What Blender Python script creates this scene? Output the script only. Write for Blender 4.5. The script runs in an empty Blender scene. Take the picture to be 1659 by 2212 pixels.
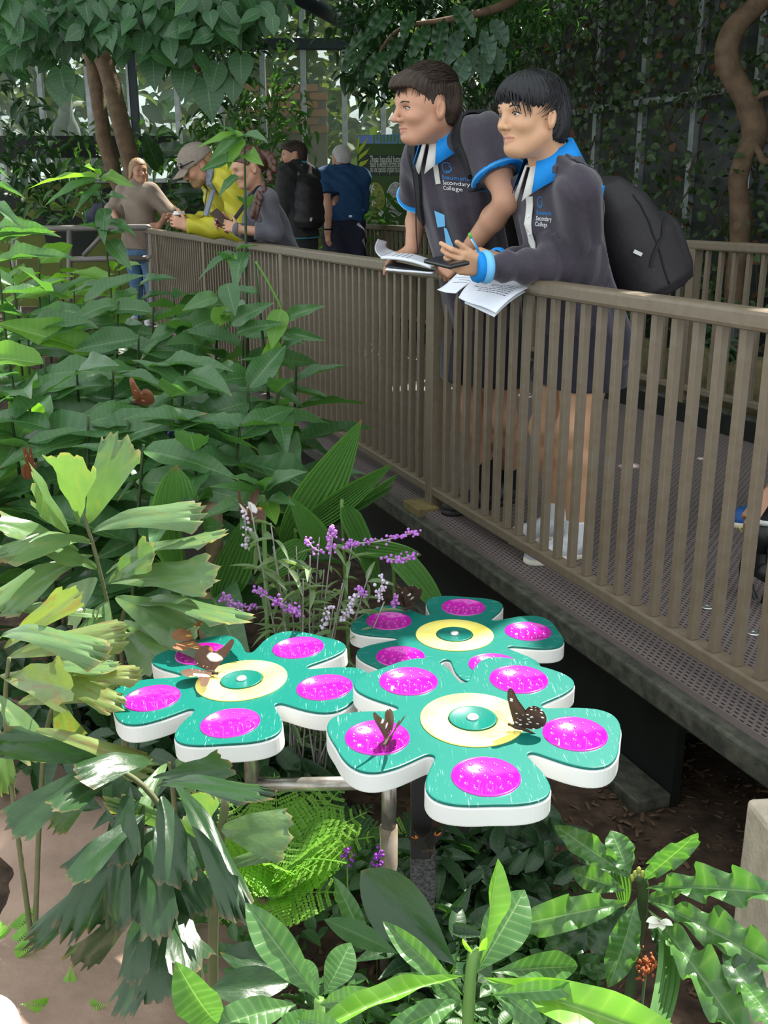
import bpy, bmesh, math, random
import numpy as np
from mathutils import Vector, Matrix, noise as mnoise
from mathutils.bvhtree import BVHTree

SC = bpy.context.scene
COL = SC.collection
# ------------------------------------------------------------------ camera
FPX = 2180.0
PITCH = math.atan(666.0 / FPX)
CAMZ = 1.24
cam_d = bpy.data.cameras.new('camera'); cam = bpy.data.objects.new('camera', cam_d); COL.objects.link(cam)
cam_d.sensor_fit = 'VERTICAL'; cam_d.sensor_height = 36.0; cam_d.sensor_width = 27.0
cam_d.lens = 36.0 * FPX / 2212.0
cam_d.clip_start = 0.05; cam_d.clip_end = 200
cam.location = (0, 0, CAMZ); cam.rotation_euler = (math.pi / 2 - PITCH, 0, 0)
SC.camera = cam
# ------------------------------------------------------------------ sky, sun, exposure
world = bpy.data.worlds.new('sky'); SC.world = world; world.use_nodes = True
wn = world.node_tree.nodes; bg = wn['Background']
bg.inputs['Color'].default_value = (0.90, 0.97, 1.0, 1); bg.inputs["Strength"].default_value = 1.7
sun_d = bpy.data.lights.new('sun', 'SUN'); sun = bpy.data.objects.new('sun', sun_d); COL.objects.link(sun)
SUN = Vector((0.32, 0.47, 0.82)).normalized()
sun_d.energy = 13.0; sun_d.angle = math.radians(0.55); sun_d.color = (1.0, 0.95, 0.86)
sun.rotation_euler = SUN.to_track_quat('Z', 'Y').to_euler(); sun.location = (6, 5, 12)
vs = SC.view_settings
vs.view_transform = 'Standard'; vs.look = 'None'; vs.gamma = 1.0; vs.use_curve_mapping = False
vs.exposure = 0.15
# ------------------------------------------------------------------ helpers
PF = np.array([0, math.cos(PITCH), -math.sin(PITCH)]); PU = np.array([0, math.sin(PITCH), math.cos(PITCH)])
def ray(x, y):
    return PF + np.array([1., 0, 0]) * (x - 829.5) / FPX - PU * (y - 1106) / FPX
def at(x, y, Y):
    d = ray(x, y); return Vector((0, 0, CAMZ)) + Vector(d * (Y / d[1]))
def atz(x, y, z):
    d = ray(x, y); return Vector((0, 0, CAMZ)) + Vector(d * ((z - CAMZ) / d[2]))
FO = Vector((0.2, 4.2, 0)); FD = Vector((-0.372, 0.928, 0)).normalized(); FN = Vector((FD.y, -FD.x, 0))
FANG = math.atan2(FD.y, FD.x)
def st(s, t, z=0.0):
    return FO + FD * s + FN * t + Vector((0, 0, z))
GZ = -0.45
rnd = random.Random(7)
def U(a, b): return rnd.uniform(a, b)

def tag(o, label=None, cat=None, group=None, kind=None):
    if label: o['label'] = label
    if cat: o['category'] = cat
    if group: o['group'] = group
    if kind: o['kind'] = kind
    return o
def empty(name, loc, label, cat, group=None):
    o = bpy.data.objects.new(name, None); COL.objects.link(o); o.location = loc; o.empty_display_size = 0.05
    return tag(o, label, cat, group)
def obj(name, me, mat=None, parent=None, M=None):
    """link a mesh; world-space matrix M kept when parented to an empty"""
    o = bpy.data.objects.new(name, me); COL.objects.link(o)
    if mat is not None:
        if not me.materials: me.materials.append(mat)
        elif me.materials[0] is not mat:
            o.material_slots[0].link = 'OBJECT'; o.material_slots[0].material = mat
    M = M if M is not None else Matrix()
    if parent is not None:
        o.parent = parent
        o.matrix_local = wm(parent).inverted() @ M
        WM[o.name] = M.copy()
    else:
        o.matrix_world = M; WM[o.name] = M.copy()
    return o
WM = {}
def wm(o):
    if o.name in WM: return WM[o.name]
    m = Matrix.LocRotScale(o.location, o.rotation_euler, o.scale)
    if o.parent: m = wm(o.parent) @ m
    return m
def me_from(name, v, f, uv=None, smooth=True):
    me = bpy.data.meshes.new(name)
    me.from_pydata([tuple(map(float, p)) for p in v], [], [tuple(map(int, q)) for q in f])
    if smooth: me.shade_smooth()
    if uv is not None:
        lay = me.uv_layers.new(name='UVMap')
        idx = np.empty(len(me.loops), dtype=np.int32); me.loops.foreach_get('vertex_index', idx)
        lay.data.foreach_set('uv', np.asarray(uv, dtype=np.float32)[idx].ravel())
    me.update()
    return me
def me_np(name, V, Q, uv=None, smooth=True, mats=None):
    """fast mesh from numpy arrays; Q is (n,4) or (n,3)"""
    me = bpy.data.meshes.new(name); V = np.asarray(V, dtype=np.float32); Q = np.asarray(Q, dtype=np.int32)
    n, k = Q.shape
    me.vertices.add(len(V)); me.vertices.foreach_set('co', V.ravel())
    me.loops.add(n * k); me.loops.foreach_set('vertex_index', Q.ravel())
    me.polygons.add(n); me.polygons.foreach_set('loop_start', np.arange(0, n * k, k, dtype=np.int32))
    me.polygons.foreach_set('loop_total', np.full(n, k, dtype=np.int32))
    if mats is not None: me.polygons.foreach_set('material_index', np.asarray(mats, dtype=np.int32))
    me.update(calc_edges=True); me.validate()
    if uv is not None:
        lay = me.uv_layers.new(name='UVMap'); lay.data.foreach_set('uv', np.asarray(uv, dtype=np.float32)[Q.ravel()].ravel())
    if smooth: me.shade_smooth()
    return me
def bm_me(bm, name, smooth=False):
    me = bpy.data.meshes.new(name); bmesh.ops.recalc_face_normals(bm, faces=bm.faces); bm.to_mesh(me); bm.free()
    if smooth: me.shade_smooth()
    return me
def bm_box(bm, c, size, M=None, bev=0.0):
    r = bmesh.ops.create_cube(bm, size=1.0)
    vs_ = r['verts']
    T = Matrix.Translation(Vector(c)) @ Matrix.Diagonal((size[0], size[1], size[2], 1))
    if M is not None: T = M @ T
    bmesh.ops.transform(bm, matrix=T, verts=vs_)
    if bev > 0:
        es = {e for v in vs_ for e in v.link_edges}
        bmesh.ops.bevel(bm, geom=list(es), offset=bev, segments=2, affect='EDGES', profile=0.5)
def box_me(name, size, bev=0.0, c=(0, 0, 0)):
    bm = bmesh.new(); bm_box(bm, c, size, None, bev); return bm_me(bm, name)
def tube_arrays(pts, rad, n=8, cap=True):
    pts = [Vector(p) for p in pts]; m = len(pts)
    if not hasattr(rad, '__len__'): rad = [rad] * m
    V = []; F = []
    t0 = (pts[1] - pts[0]).normalized()
    a = t0.orthogonal().normalized()
    for i in range(m):
        t = (pts[min(i + 1, m - 1)] - pts[max(i - 1, 0)]).normalized()
        a = (a - t * a.dot(t)).normalized(); b = t.cross(a)
        for k in range(n):
            an = 2 * math.pi * k / n
            V.append(pts[i] + (a * math.cos(an) + b * math.sin(an)) * rad[i])
    for i in range(m - 1):
        for k in range(n):
            k2 = (k + 1) % n
            F.append((i * n + k, i * n + k2, (i + 1) * n + k2, (i + 1) * n + k))
    if cap:
        F.append(tuple(range(n - 1, -1, -1))); F.append(tuple((m - 1) * n + k for k in range(n)))
    return V, F
def tube_me(name, pts, rad, n=8, cap=True):
    V, F = tube_arrays(pts, rad, n, cap); return me_from(name, V, F)
def smooth_path(pts, sub=6):
    pts = [Vector(p) for p in pts]; out = []
    for i in range(len(pts) - 1):
        p0 = pts[max(i - 1, 0)]; p1 = pts[i]; p2 = pts[i + 1]; p3 = pts[min(i + 2, len(pts) - 1)]
        for k in range(sub):
            t = k / sub
            out.append(0.5 * ((2 * p1) + (p2 - p0) * t + (2 * p0 - 5 * p1 + 4 * p2 - p3) * t * t + (3 * p1 - p0 - 3 * p2 + p3) * t ** 3))
    out.append(pts[-1]); return out
def lathe_me(name, prof, n=24):
    V = []; F = []
    for r, z in prof:
        for k in range(n):
            a = 2 * math.pi * k / n; V.append((r * math.cos(a), r * math.sin(a), z))
    m = len(prof)
    for i in range(m - 1):
        for k in range(n):
            k2 = (k + 1) % n; F.append((i * n + k, i * n + k2, (i + 1) * n + k2, (i + 1) * n + k))
    F.append(tuple(range(n - 1, -1, -1))); F.append(tuple((m - 1) * n + k for k in range(n)))
    return me_from(name, V, F)
def poly_prism(name, outline, z0, z1, bev=0.0):
    bm = bmesh.new()
    vs_ = [bm.verts.new((p[0], p[1], z0)) for p in outline]
    f = bm.faces.new(vs_)
    r = bmesh.ops.extrude_face_region(bm, geom=[f])
    nv = [g for g in r['geom'] if isinstance(g, bmesh.types.BMVert)]
    bmesh.ops.translate(bm, verts=nv, vec=(0, 0, z1 - z0))
    if bev > 0:
        es = [e for e in bm.edges if abs(e.verts[0].co.z - e.verts[1].co.z) < 1e-6]
        bmesh.ops.bevel(bm, geom=es, offset=bev, segments=2, affect='EDGES', profile=0.5)
    return bm_me(bm, name)
def frame(loc, x, zhint):
    x = Vector(x).normalized(); z = Vector(zhint); z = (z - x * z.dot(x))
    if z.length < 1e-5: z = x.orthogonal()
    z.normalize(); y = z.cross(x)
    M = Matrix((x, y, z)).transposed().to_4x4(); M.translation = Vector(loc); return M

# ------------------------------------------------------------------ materials
MATS = {}
def mat(name, col, rough=0.6, spec=0.4, metal=0.0, nscale=0, ncol=None, namt=0.5, bump=0.0, bscale=60, coat=0.0, sheen=0.0, sss=0.0, detail=4.0, rnd_obj=0.0):
    if name in MATS: return MATS[name]
    m = bpy.data.materials.new(name); m.use_nodes = True; nt = m.node_tree; N = nt.nodes; L = nt.links
    b = N['Principled BSDF']
    b.inputs['Roughness'].default_value = rough; b.inputs['Specular IOR Level'].default_value = spec
    b.inputs['Metallic'].default_value = metal; b.inputs['Coat Weight'].default_value = coat
    b.inputs['Sheen Weight'].default_value = sheen
    if sss: b.inputs['Subsurface Weight'].default_value = sss; b.inputs['Subsurface Radius'].default_value = (0.02, 0.008, 0.004); b.inputs['Subsurface Scale'].default_value = 0.6
    c4 = (*col, 1); b.inputs['Base Color'].default_value = c4
    tc = N.new('ShaderNodeTexCoord'); src = None
    if nscale:
        nz = N.new('ShaderNodeTexNoise'); nz.inputs['Scale'].default_value = nscale; nz.inputs['Detail'].default_value = detail
        L.new(tc.outputs['Object'], nz.inputs['Vector'])
        rp = N.new('ShaderNodeMapRange'); rp.inputs[1].default_value = 0.35; rp.inputs[2].default_value = 0.65; rp.inputs[3].default_value = 0; rp.inputs[4].default_value = namt
        L.new(nz.outputs['Fac'], rp.inputs[0])
        mx = N.new('ShaderNodeMix'); mx.data_type = 'RGBA'; mx.inputs[6].default_value = c4; mx.inputs[7].default_value = (*ncol, 1)
        L.new(rp.outputs[0], mx.inputs[0]); L.new(mx.outputs[2], b.inputs['Base Color']); src = mx.outputs[2]
    if bump:
        nb = N.new('ShaderNodeTexNoise'); nb.inputs['Scale'].default_value = bscale; nb.inputs['Detail'].default_value = 3
        L.new(tc.outputs['Object'], nb.inputs['Vector'])
        bp = N.new('ShaderNodeBump'); bp.inputs['Strength'].default_value = bump; bp.inputs['Distance'].default_value = 0.01
        L.new(nb.outputs['Fac'], bp.inputs['Height']); L.new(bp.outputs[0], b.inputs['Normal'])
    MATS[name] = m; return m
def leaf_mat(name, col, col2, rib=(0.25, 0.42, 0.12), trans=0.35, rough=0.38, veins=14, vein_amt=0.35, rib_w=0.05, tip=None, blotch=None, spec=0.5, var=0.25, tcol=None):
    """leaf: UV x = -1..1 across (0..1), y = along. midrib, side veins, per-object variation, translucency"""
    if name in MATS: return MATS[name]
    m = bpy.data.materials.new(name); m.use_nodes = True; nt = m.node_tree; N = nt.nodes; L = nt.links
    b = N['Principled BSDF']; out = N['Material Output']
    b.inputs['Roughness'].default_value = rough; b.inputs['Specular IOR Level'].default_value = spec
    uv = N.new('ShaderNodeUVMap'); sp = N.new('ShaderNodeSeparateXYZ'); L.new(uv.outputs[0], sp.inputs[0])
    def math_(op, a, b_=None):
        q = N.new('ShaderNodeMath'); q.operation = op
        for i, v in enumerate((a, b_)):
            if v is None: continue
            if isinstance(v, (int, float)): q.inputs[i].default_value = v
            else: L.new(v, q.inputs[i])
        return q.outputs[0]
    def mixc(f, a, c):
        q = N.new('ShaderNodeMix'); q.data_type = 'RGBA'
        if isinstance(f, (int, float)): q.inputs[0].default_value = f
        else: L.new(f, q.inputs[0])
        for i, v in ((6, a), (7, c)):
            if isinstance(v, tuple): q.inputs[i].default_value = (*v, 1)
            else: L.new(v, q.inputs[i])
        return q.outputs[2]
    au = math_('ABSOLUTE', math_('SUBTRACT', sp.outputs[0], 0.5))
    au = math_('MULTIPLY', au, 2.0)
    tc = N.new('ShaderNodeTexCoord'); geo = N.new('ShaderNodeObjectInfo')
    isl = N.new('ShaderNodeNewGeometry')
    nz = N.new('ShaderNodeTexNoise'); nz.inputs['Scale'].default_value = 9; nz.inputs['Detail'].default_value = 4
    L.new(tc.outputs['Generated'] if False else tc.outputs['Object'], nz.inputs['Vector'])
    rv = math_('ADD', math_('MULTIPLY', geo.outputs['Random'], 0.6), math_('MULTIPLY', isl.outputs['Random Per Island'], 0.4))
    f = math_('ADD', math_('MULTIPLY', nz.outputs['Fac'], 0.5), math_('MULTIPLY', rv, 0.6))
    f = math_('SUBTRACT', f, 0.15)
    c = mixc(f, col, col2)
    if veins:
        ph = math_('ADD', math_('MULTIPLY', sp.outputs[1], veins * 6.283), math_('MULTIPLY', au, -5.0))
        w = math_('POWER', math_('ABSOLUTE', math_('SINE', math_('MULTIPLY', ph, 0.5))), 0.35)
        w = math_('SUBTRACT', 1.0, w); w = math_('MULTIPLY', w, vein_amt)
        c = mixc(w, c, rib)
    if blotch:
        n2 = N.new('ShaderNodeTexNoise'); n2.inputs['Scale'].default_value = 5; n2.inputs['Detail'].default_value = 5
        L.new(tc.outputs['Object'], n2.inputs['Vector'])
        r2 = N.new('ShaderNodeMapRange'); r2.inputs[1].default_value = 0.55; r2.inputs[2].default_value = 0.62
        L.new(n2.outputs['Fac'], r2.inputs[0]); c = mixc(math_('MULTIPLY', r2.outputs[0], blotch[3]), c, blotch[:3])
    if rib_w:
        rr = N.new('ShaderNodeMapRange'); rr.inputs[1].default_value = rib_w; rr.inputs[2].default_value = rib_w * 0.5; rr.inputs[3].default_value = 0; rr.inputs[4].default_value = 0.8
        L.new(au, rr.inputs[0]); c = mixc(rr.outputs[0], c, rib)
    if tip:
        r3 = N.new('ShaderNodeMapRange'); r3.inputs[1].default_value = 0.955; r3.inputs[2].default_value = 1.0; r3.inputs[4].default_value = 0.9
        L.new(math_('ADD', sp.outputs[1], math_('MULTIPLY', math_('SUBTRACT', nz.outputs['Fac'], 0.5), 0.12)), r3.inputs[0]); c = mixc(r3.outputs[0], c, tip)
    L.new(c, b.inputs['Base Color'])
    tr = N.new('ShaderNodeBsdfTranslucent'); hs = N.new('ShaderNodeMix'); hs.data_type = 'RGBA'; hs.blend_type = 'MULTIPLY'; hs.inputs[0].default_value = 1.0
    L.new(c, hs.inputs[6]); hs.inputs[7].default_value = (*(tcol or (2.1, 2.3, 0.8)), 1); L.new(hs.outputs[2], tr.inputs['Color'])
    ms = N.new('ShaderNodeMixShader'); ms.inputs[0].default_value = trans
    L.new(b.outputs[0], ms.inputs[1]); L.new(tr.outputs[0], ms.inputs[2]); L.new(ms.outputs[0], out.inputs['Surface'])
    bp = N.new('ShaderNodeBump'); bp.inputs['Strength'].default_value = 0.25; bp.inputs['Distance'].default_value = 0.004
    if veins:
        L.new(w, bp.inputs['Height'])
    else:
        L.new(nz.outputs['Fac'], bp.inputs['Height'])
    L.new(bp.outputs[0], b.inputs['Normal'])
    MATS[name] = m; return m

# ------------------------------------------------------------------ leaves: unit length along +X, half-width 0.5 along Y, up +Z
def leaf_me(name, prof='lance', nl=12, nw=4, droop=0.25, fold=0.15, wave=0.0, wavef=3.0, twist=0.0, jag=0, seed=0, pleat=0):
    R = random.Random(seed)
    V = []; UVs = []; F = []
    for i in range(nl + 1):
        v = i / nl
        if prof == 'lance': w = math.sin(math.pi * min(1, v ** 0.75)) ** 0.85 * (1 - 0.25 * v)
        elif prof == 'obov': w = (math.sin(math.pi * min(1.0, v ** 1.35)) ** 0.8) * 1.0
        elif prof == 'heart': w = float(np.interp(v, [0, .08, .2, .35, .5, .65, .8, .9, 1], [.55, .86, 1, .97, .84, .60, .34, .14, .01]))
        elif prof == 'strap': w = min(1, v * 6) ** 0.6 * (1 - v ** 4) ** 0.7
        elif prof == 'wedge': w = 0.06 + 0.94 * v ** 0.8
        elif prof == 'oval': w = math.sin(math.pi * v) ** 0.6
        w = max(w, 0.012)
        for j in range(-nw, nw + 1):
            u = j / nw
            x = v; y = 0.5 * w * u
            if prof == 'wedge':
                x = v * (1 - 0.10 * u * u)
                if i == nl and jag: x += R.uniform(-jag, jag * 0.6)
            if prof == 'heart' and v < 0.3: x -= 0.13 * math.sin(abs(u) * math.pi * .8) * (1 - v / .3)
            z = -droop * v * v + fold * abs(u) * w * 0.5
            if wave: z += wave * math.sin(v * wavef * 6.283 + (1.7 if u > 0 else 0)) * u * u * w
            if pleat: z += pleat * (1 if j % 2 else -1) * w
            if twist:
                a = twist * v; y, z = y * math.cos(a) - z * math.sin(a), y * math.sin(a) + z * math.cos(a)
            V.append((x, y, z)); UVs.append(((u + 1) / 2, v))
    k = 2 * nw + 1
    for i in range(nl):
        for j in range(k - 1):
            F.append((i * k + j, i * k + j + 1, (i + 1) * k + j + 1, (i + 1) * k + j))
    return me_from(name, V, F, UVs, smooth=(pleat == 0))
def put_leaf(me, base, tip, width, up=(0, 0, 1), roll=0.0, parent=None, m=None, name='leaf', zs=None):
    base = Vector(base); tip = Vector(tip); L_ = (tip - base).length
    M = frame(base, tip - base, up) @ Matrix.Rotation(roll, 4, 'X') @ Matrix.Diagonal((L_, width, zs if zs else L_, 1))
    return obj(name, me, m, parent, M)
def leaves_np(name, base_me, mats_list, mat_, parent=None):
    """join many transformed copies of a small leaf mesh into one mesh (stuff)"""
    nv = len(base_me.vertices); co = np.empty(nv * 3); base_me.vertices.foreach_get('co', co); co = co.reshape(-1, 3)
    q = np.array([list(p.vertices) for p in base_me.polygons], dtype=np.int32)
    uvb = np.zeros((nv, 2)); lay = base_me.uv_layers[0].data
    for lp in base_me.loops: uvb[lp.vertex_index] = lay[lp.index].uv
    A = np.array([np.array(m) for m in mats_list])
    V = np.einsum('nij,vj->nvi', A[:, :3, :3], co) + A[:, None, :3, 3]
    Q = (q[None] + (np.arange(len(A)) * nv)[:, None, None]).reshape(-1, q.shape[1])
    me = me_np(name, V.reshape(-1, 3), Q, np.tile(uvb, (len(A), 1)))
    me.materials.append(mat_)
    return me
def rmat(loc, L_, W_, d=None, up=None, R=rnd):
    if d is None:
        d = Vector((R.gauss(0, 1), R.gauss(0, 1), R.gauss(-0.3, 0.7)))
    if up is None: up = Vector((R.gauss(0, .5), R.gauss(0, .5), 1))
    return frame(loc, d, up) @ Matrix.Diagonal((L_, W_, L_, 1))
# ------------------------------------------------------------------ setting materials
M_bronze = mat('bronze_paint', (0.138, 0.106, 0.070), 0.42, 0.45, 0.0, 30, (0.165, 0.135, 0.098), 0.7, bump=0.06, bscale=250)
M_soil = mat('soil', (0.030, 0.020, 0.014), 0.95, 0.2, 0, 16, (0.085, 0.055, 0.036), 0.9, bump=0.9, bscale=34, detail=8)
M_sand = mat('sand_path', (0.31, 0.215, 0.165), 0.95, 0.2, 0, 7, (0.21, 0.145, 0.11), 0.8, bump=0.35, bscale=40, detail=7)
M_black = mat('black_liner', (0.006, 0.008, 0.007), 0.35, 0.35, 0, 9, (0.012, 0.015, 0.012), 0.8)
M_kerb = mat('weathered_kerb', (0.030, 0.031, 0.024), 0.6, 0.4, 0, 26, (0.085, 0.085, 0.062), 0.8, bump=0.25, bscale=80)
M_conc = mat('concrete', (0.50, 0.43, 0.33), 0.9, 0.2, 0, 24, (0.36, 0.31, 0.24), 0.8, bump=0.3, bscale=120)
M_steel = mat('galvanised_steel', (0.50, 0.48, 0.44), 0.33, 0.5, 0.75, 40, (0.22, 0.18, 0.14), 0.6)
M_greytube = mat('grey_tube', (0.16, 0.15, 0.135), 0.45, 0.4, 0.1, 20, (0.20, 0.185, 0.17), 0.7)
M_ally = mat('grey_aluminium', (0.40, 0.43, 0.43), 0.4, 0.5, 0.35, 12, (0.22, 0.25, 0.25), 0.6)
M_darkframe = mat('dark_frame', (0.018, 0.030, 0.036), 0.5, 0.4)
M_olive = mat('olive_panel', (0.115, 0.135, 0.022), 0.7, 0.3, 0, 3, (0.075, 0.095, 0.02), 0.8)
M_darkpanel = mat('dark_panel', (0.012, 0.016, 0.012), 0.7, 0.3)
# deck mesh matting: rows of small dark holes
def deck_mat():
    m = bpy.data.materials.new('deck_matting'); m.use_nodes = True; N = m.node_tree.nodes; L = m.node_tree.links; b = N['Principled BSDF']
    tc = N.new('ShaderNodeTexCoord'); mp = N.new('ShaderNodeMapping'); L.new(tc.outputs['Object'], mp.inputs['Vector'])
    br = N.new('ShaderNodeTexBrick'); br.inputs['Scale'].default_value = 1.0
    br.inputs['Brick Width'].default_value = 0.026; br.inputs['Row Height'].default_value = 0.016; br.inputs['Mortar Size'].default_value = 0.0058; br.inputs['Mortar Smooth'].default_value = 0.15
    br.offset = 0.5
    br.inputs['Color1'].default_value = (0, 0, 0, 1); br.inputs['Color2'].default_value = (0, 0, 0, 1); br.inputs['Mortar'].default_value = (1, 1, 1, 1)
    L.new(mp.outputs[0], br.inputs['Vector'])
    nz = N.new('ShaderNodeTexNoise'); nz.inputs['Scale'].default_value = 3; nz.inputs['Detail'].default_value = 6; L.new(tc.outputs['Object'], nz.inputs['Vector'])
    mx = N.new('ShaderNodeMix'); mx.data_type = 'RGBA'; mx.inputs[6].default_value = (0.105, 0.082, 0.078, 1); mx.inputs[7].default_value = (0.155, 0.122, 0.115, 1); L.new(nz.outputs['Fac'], mx.inputs[0])
    m2 = N.new('ShaderNodeMix'); m2.data_type = 'RGBA'; m2.inputs[6].default_value = (0.008, 0.007, 0.007, 1); L.new(br.outputs['Color'], m2.inputs[0]); L.new(mx.outputs[2], m2.inputs[7])
    L.new(m2.outputs[2], b.inputs['Base Color']); b.inputs['Roughness'].default_value = 0.75
    bp = N.new('ShaderNodeBump'); bp.inputs['Strength'].default_value = 0.6; bp.inputs['Distance'].default_value = 0.006; L.new(br.outputs['Color'], bp.inputs['Height']); L.new(bp.outputs[0], b.inputs['Normal'])
    return m
M_deck = deck_mat()
FM = lambda s, t, z=0: Matrix.Translation(st(s, t, z)) @ Matrix.Rotation(FANG, 4, 'Z')   # local x runs along the fence, local y = -t
# ground: gently lumpy soil, sand path at front left
def ground():
    nx, ny = 120, 150; V = []; F = []
    for j in range(ny + 1):
        for i in range(nx + 1):
            x = -9 + 20 * i / nx; y = 0.3 + 24 * (j / ny) ** 1.5
            z = GZ + 0.03 * mnoise.noise((x * 1.3, y * 1.3, 0)) + 0.012 * mnoise.noise((x * 6, y * 6, 3))
            V.append((x, y, z))
    k = nx + 1
    for j in range(ny):
        for i in range(nx): F.append((j * k + i, j * k + i + 1, (j + 1) * k + i + 1, (j + 1) * k + i))
    o = obj('ground', me_from('ground', V, F), M_soil); tag(o, 'dark mulched garden soil', None, None, 'structure')
ground()
def path():
    pts = []
    cl = [(-1.35, 0.2), (-1.05, 0.9), (-0.80, 1.5), (-0.62, 2.0), (-0.75, 2.5), (-1.4, 2.9), (-2.4, 3.1)]
    cl = smooth_path([(x, y, 0) for x, y in cl], 6); V = []; F = []; nw = 8
    for i, p in enumerate(cl):
        t = (cl[min(i + 1, len(cl) - 1)] - cl[max(i - 1, 0)]).normalized(); n_ = Vector((-t.y, t.x, 0))
        for j in range(nw + 1):
            u = j / nw * 2 - 1; q = p + n_ * u * 0.36 * (1 + 0.12 * mnoise.noise((i * .4, u, 5)))
            V.append((q.x, q.y, GZ + 0.035 + 0.03 * (1 - u * u) + 0.012 * mnoise.noise((q.x * 7, q.y * 7, 1)) - (0.05 if abs(u) == 1 else 0)))
    for i in range(len(cl) - 1):
        for j in range(nw): F.append((i * (nw + 1) + j, i * (nw + 1) + j + 1, (i + 1) * (nw + 1) + j + 1, (i + 1) * (nw + 1) + j))
    o = obj('path', me_from('path', V, F), M_sand); tag(o, 'pale sandy footpath at the front left', None, None, 'structure')
path()
# deck
def deck():
    bm = bmesh.new(); bm_box(bm, (3.25, -1.02, -0.02), (18.5, 2.2, 0.04)); o = obj('deck', bm_me(bm, 'deck'), M_deck, None, FM(0, 0)); tag(o, 'grey perforated walkway deck', None, None, 'structure')
    bm = bmesh.new(); bm_box(bm, (9.9, -3.2, -0.03), (5.2, 7.0, 0.04)); o = obj('deck', bm_me(bm, 'deck_far'), M_deck, None, FM(0, 0)); tag(o, 'far landing of the walkway deck', None, None, 'structure')
    bm = bmesh.new(); bm_box(bm, (3.25, 0.075, -0.055), (18.5, 0.10, 0.07), None, 0.008); o = obj('trim_1', bm_me(bm, 'trim_1'), M_kerb, None, FM(0, 0)); tag(o, 'weathered deck edge beam', None, None, 'structure')
    bm = bmesh.new(); bm_box(bm, (5.05, 0.0, -0.27), (13.6, 0.03, 0.40)); o = obj('trim_2', bm_me(bm, 'trim_2'), M_black, None, FM(0, 0)); tag(o, 'black fascia under the deck', None, None, 'structure')
    bm = bmesh.new(); bm_box(bm, (5.05, 0.075, -0.425), (13.6, 0.12, 0.045), Matrix.Rotation(0, 4, 'X'), 0.006); o = obj('trim_3', bm_me(bm, 'trim_3'), M_kerb, None, FM(0, 0)); tag(o, 'weathered kerb along the foot of the deck', None, None, 'structure')
    bm = bmesh.new(); bm_box(bm, (3.25, -2.10, 0.055), (18.5, 0.03, 0.11)); o = obj('trim_4', bm_me(bm, 'trim_4'), M_black, None, FM(0, 0)); tag(o, 'black kick board along the far deck edge', None, None, 'structure')
    bm = bmesh.new(); bm_box(bm, (3.25, -2.14, 0.115), (18.5, 0.07, 0.02)); o = obj('trim_5', bm_me(bm, 'trim_5'), M_kerb, None, FM(0, 0)); tag(o, 'ledge on the far deck edge', None, None, 'structure')
deck()
# railings
def railing(label, t, s0, s1, posts, top, bz, pitch=0.0893, off=0.0, w=0.025):
    root = empty('railing', st(s0, t), label, 'railing', 'walkway railings')
    L_ = s1 - s0
    bm = bmesh.new(); bm_box(bm, (0, 0, 0), (L_, 0.066, 0.052), None, 0.012)
    obj('top_rail', bm_me(bm, 'top_rail'), M_bronze, root, FM((s0 + s1) / 2, t, top - 0.026))
    bm = bmesh.new(); bm_box(bm, (0, 0, 0), (L_, 0.052, 0.038), None, 0.006)
    obj('bottom_rail', bm_me(bm, 'bottom_rail'), M_bronze, root, FM((s0 + s1) / 2, t, bz - 0.019))
    hb = top - 0.05 - bz
    bme = box_me('baluster', (w, w, hb), 0.002)
    n = int(L_ / pitch) + 1
    for i in range(n):
        s = s0 + off + i * pitch
        if s > s1 - 0.02 or any(abs(s - p) < 0.05 for p in posts): continue
        obj('baluster', bme, M_bronze, root, FM(s, t, bz + hb / 2))
    pz0 = -0.10
    pme = box_me('post', (0.062, 0.062, top - 0.01 - pz0), 0.004)
    for p in posts: obj('post', pme, M_bronze, root, FM(p, t, (top - 0.01 + pz0) / 2))
    return root
railing('long brown metal railing that the two students lean on', 0.0, -5.0, 7.85, (-4.36, -2.2, -0.04, 2.12, 4.28, 6.44, 7.82), 1.0, 0.09, off=0.0275)
railing('brown metal railing on the far side of the walkway behind the backpack', 2.13, -5.0, 7.0, (-3.65, -1.3, 1.05, 3.4, 5.75, 6.97), 1.04, 0.215, pitch=0.112)
o = obj('timber_block', box_me('timber_block', (0.16, 0.10, 0.035), 0.004), mat('old_timber', (0.20, 0.15, 0.06), 0.8, 0.3, 0, 20, (0.10, 0.09, 0.04), 0.7), None, FM(-0.04, -0.06, -0.005)); tag(o, 'small weathered timber block under the railing post', 'block')
# loose washers on the deck
wme = lathe_me('washer', [(0.007, 0), (0.020, 0), (0.022, 0.002), (0.020, 0.004), (0.009, 0.005), (0.007, 0.003)], 20)
for (x, y), lb in (((1528, 1312), 'shiny round metal washer on the deck, left one of two'), ((1627, 1368), 'shiny round metal washer on the deck, right one nearest the corner')):
    p = atz(x, y, 0.001); o = obj('deck_washer', wme, mat('bright_steel', (0.75, 0.75, 0.75), 0.25, 0.5, 0.9), None, Matrix.Translation(p)); tag(o, lb, 'washer', 'washers on the deck')
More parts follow.
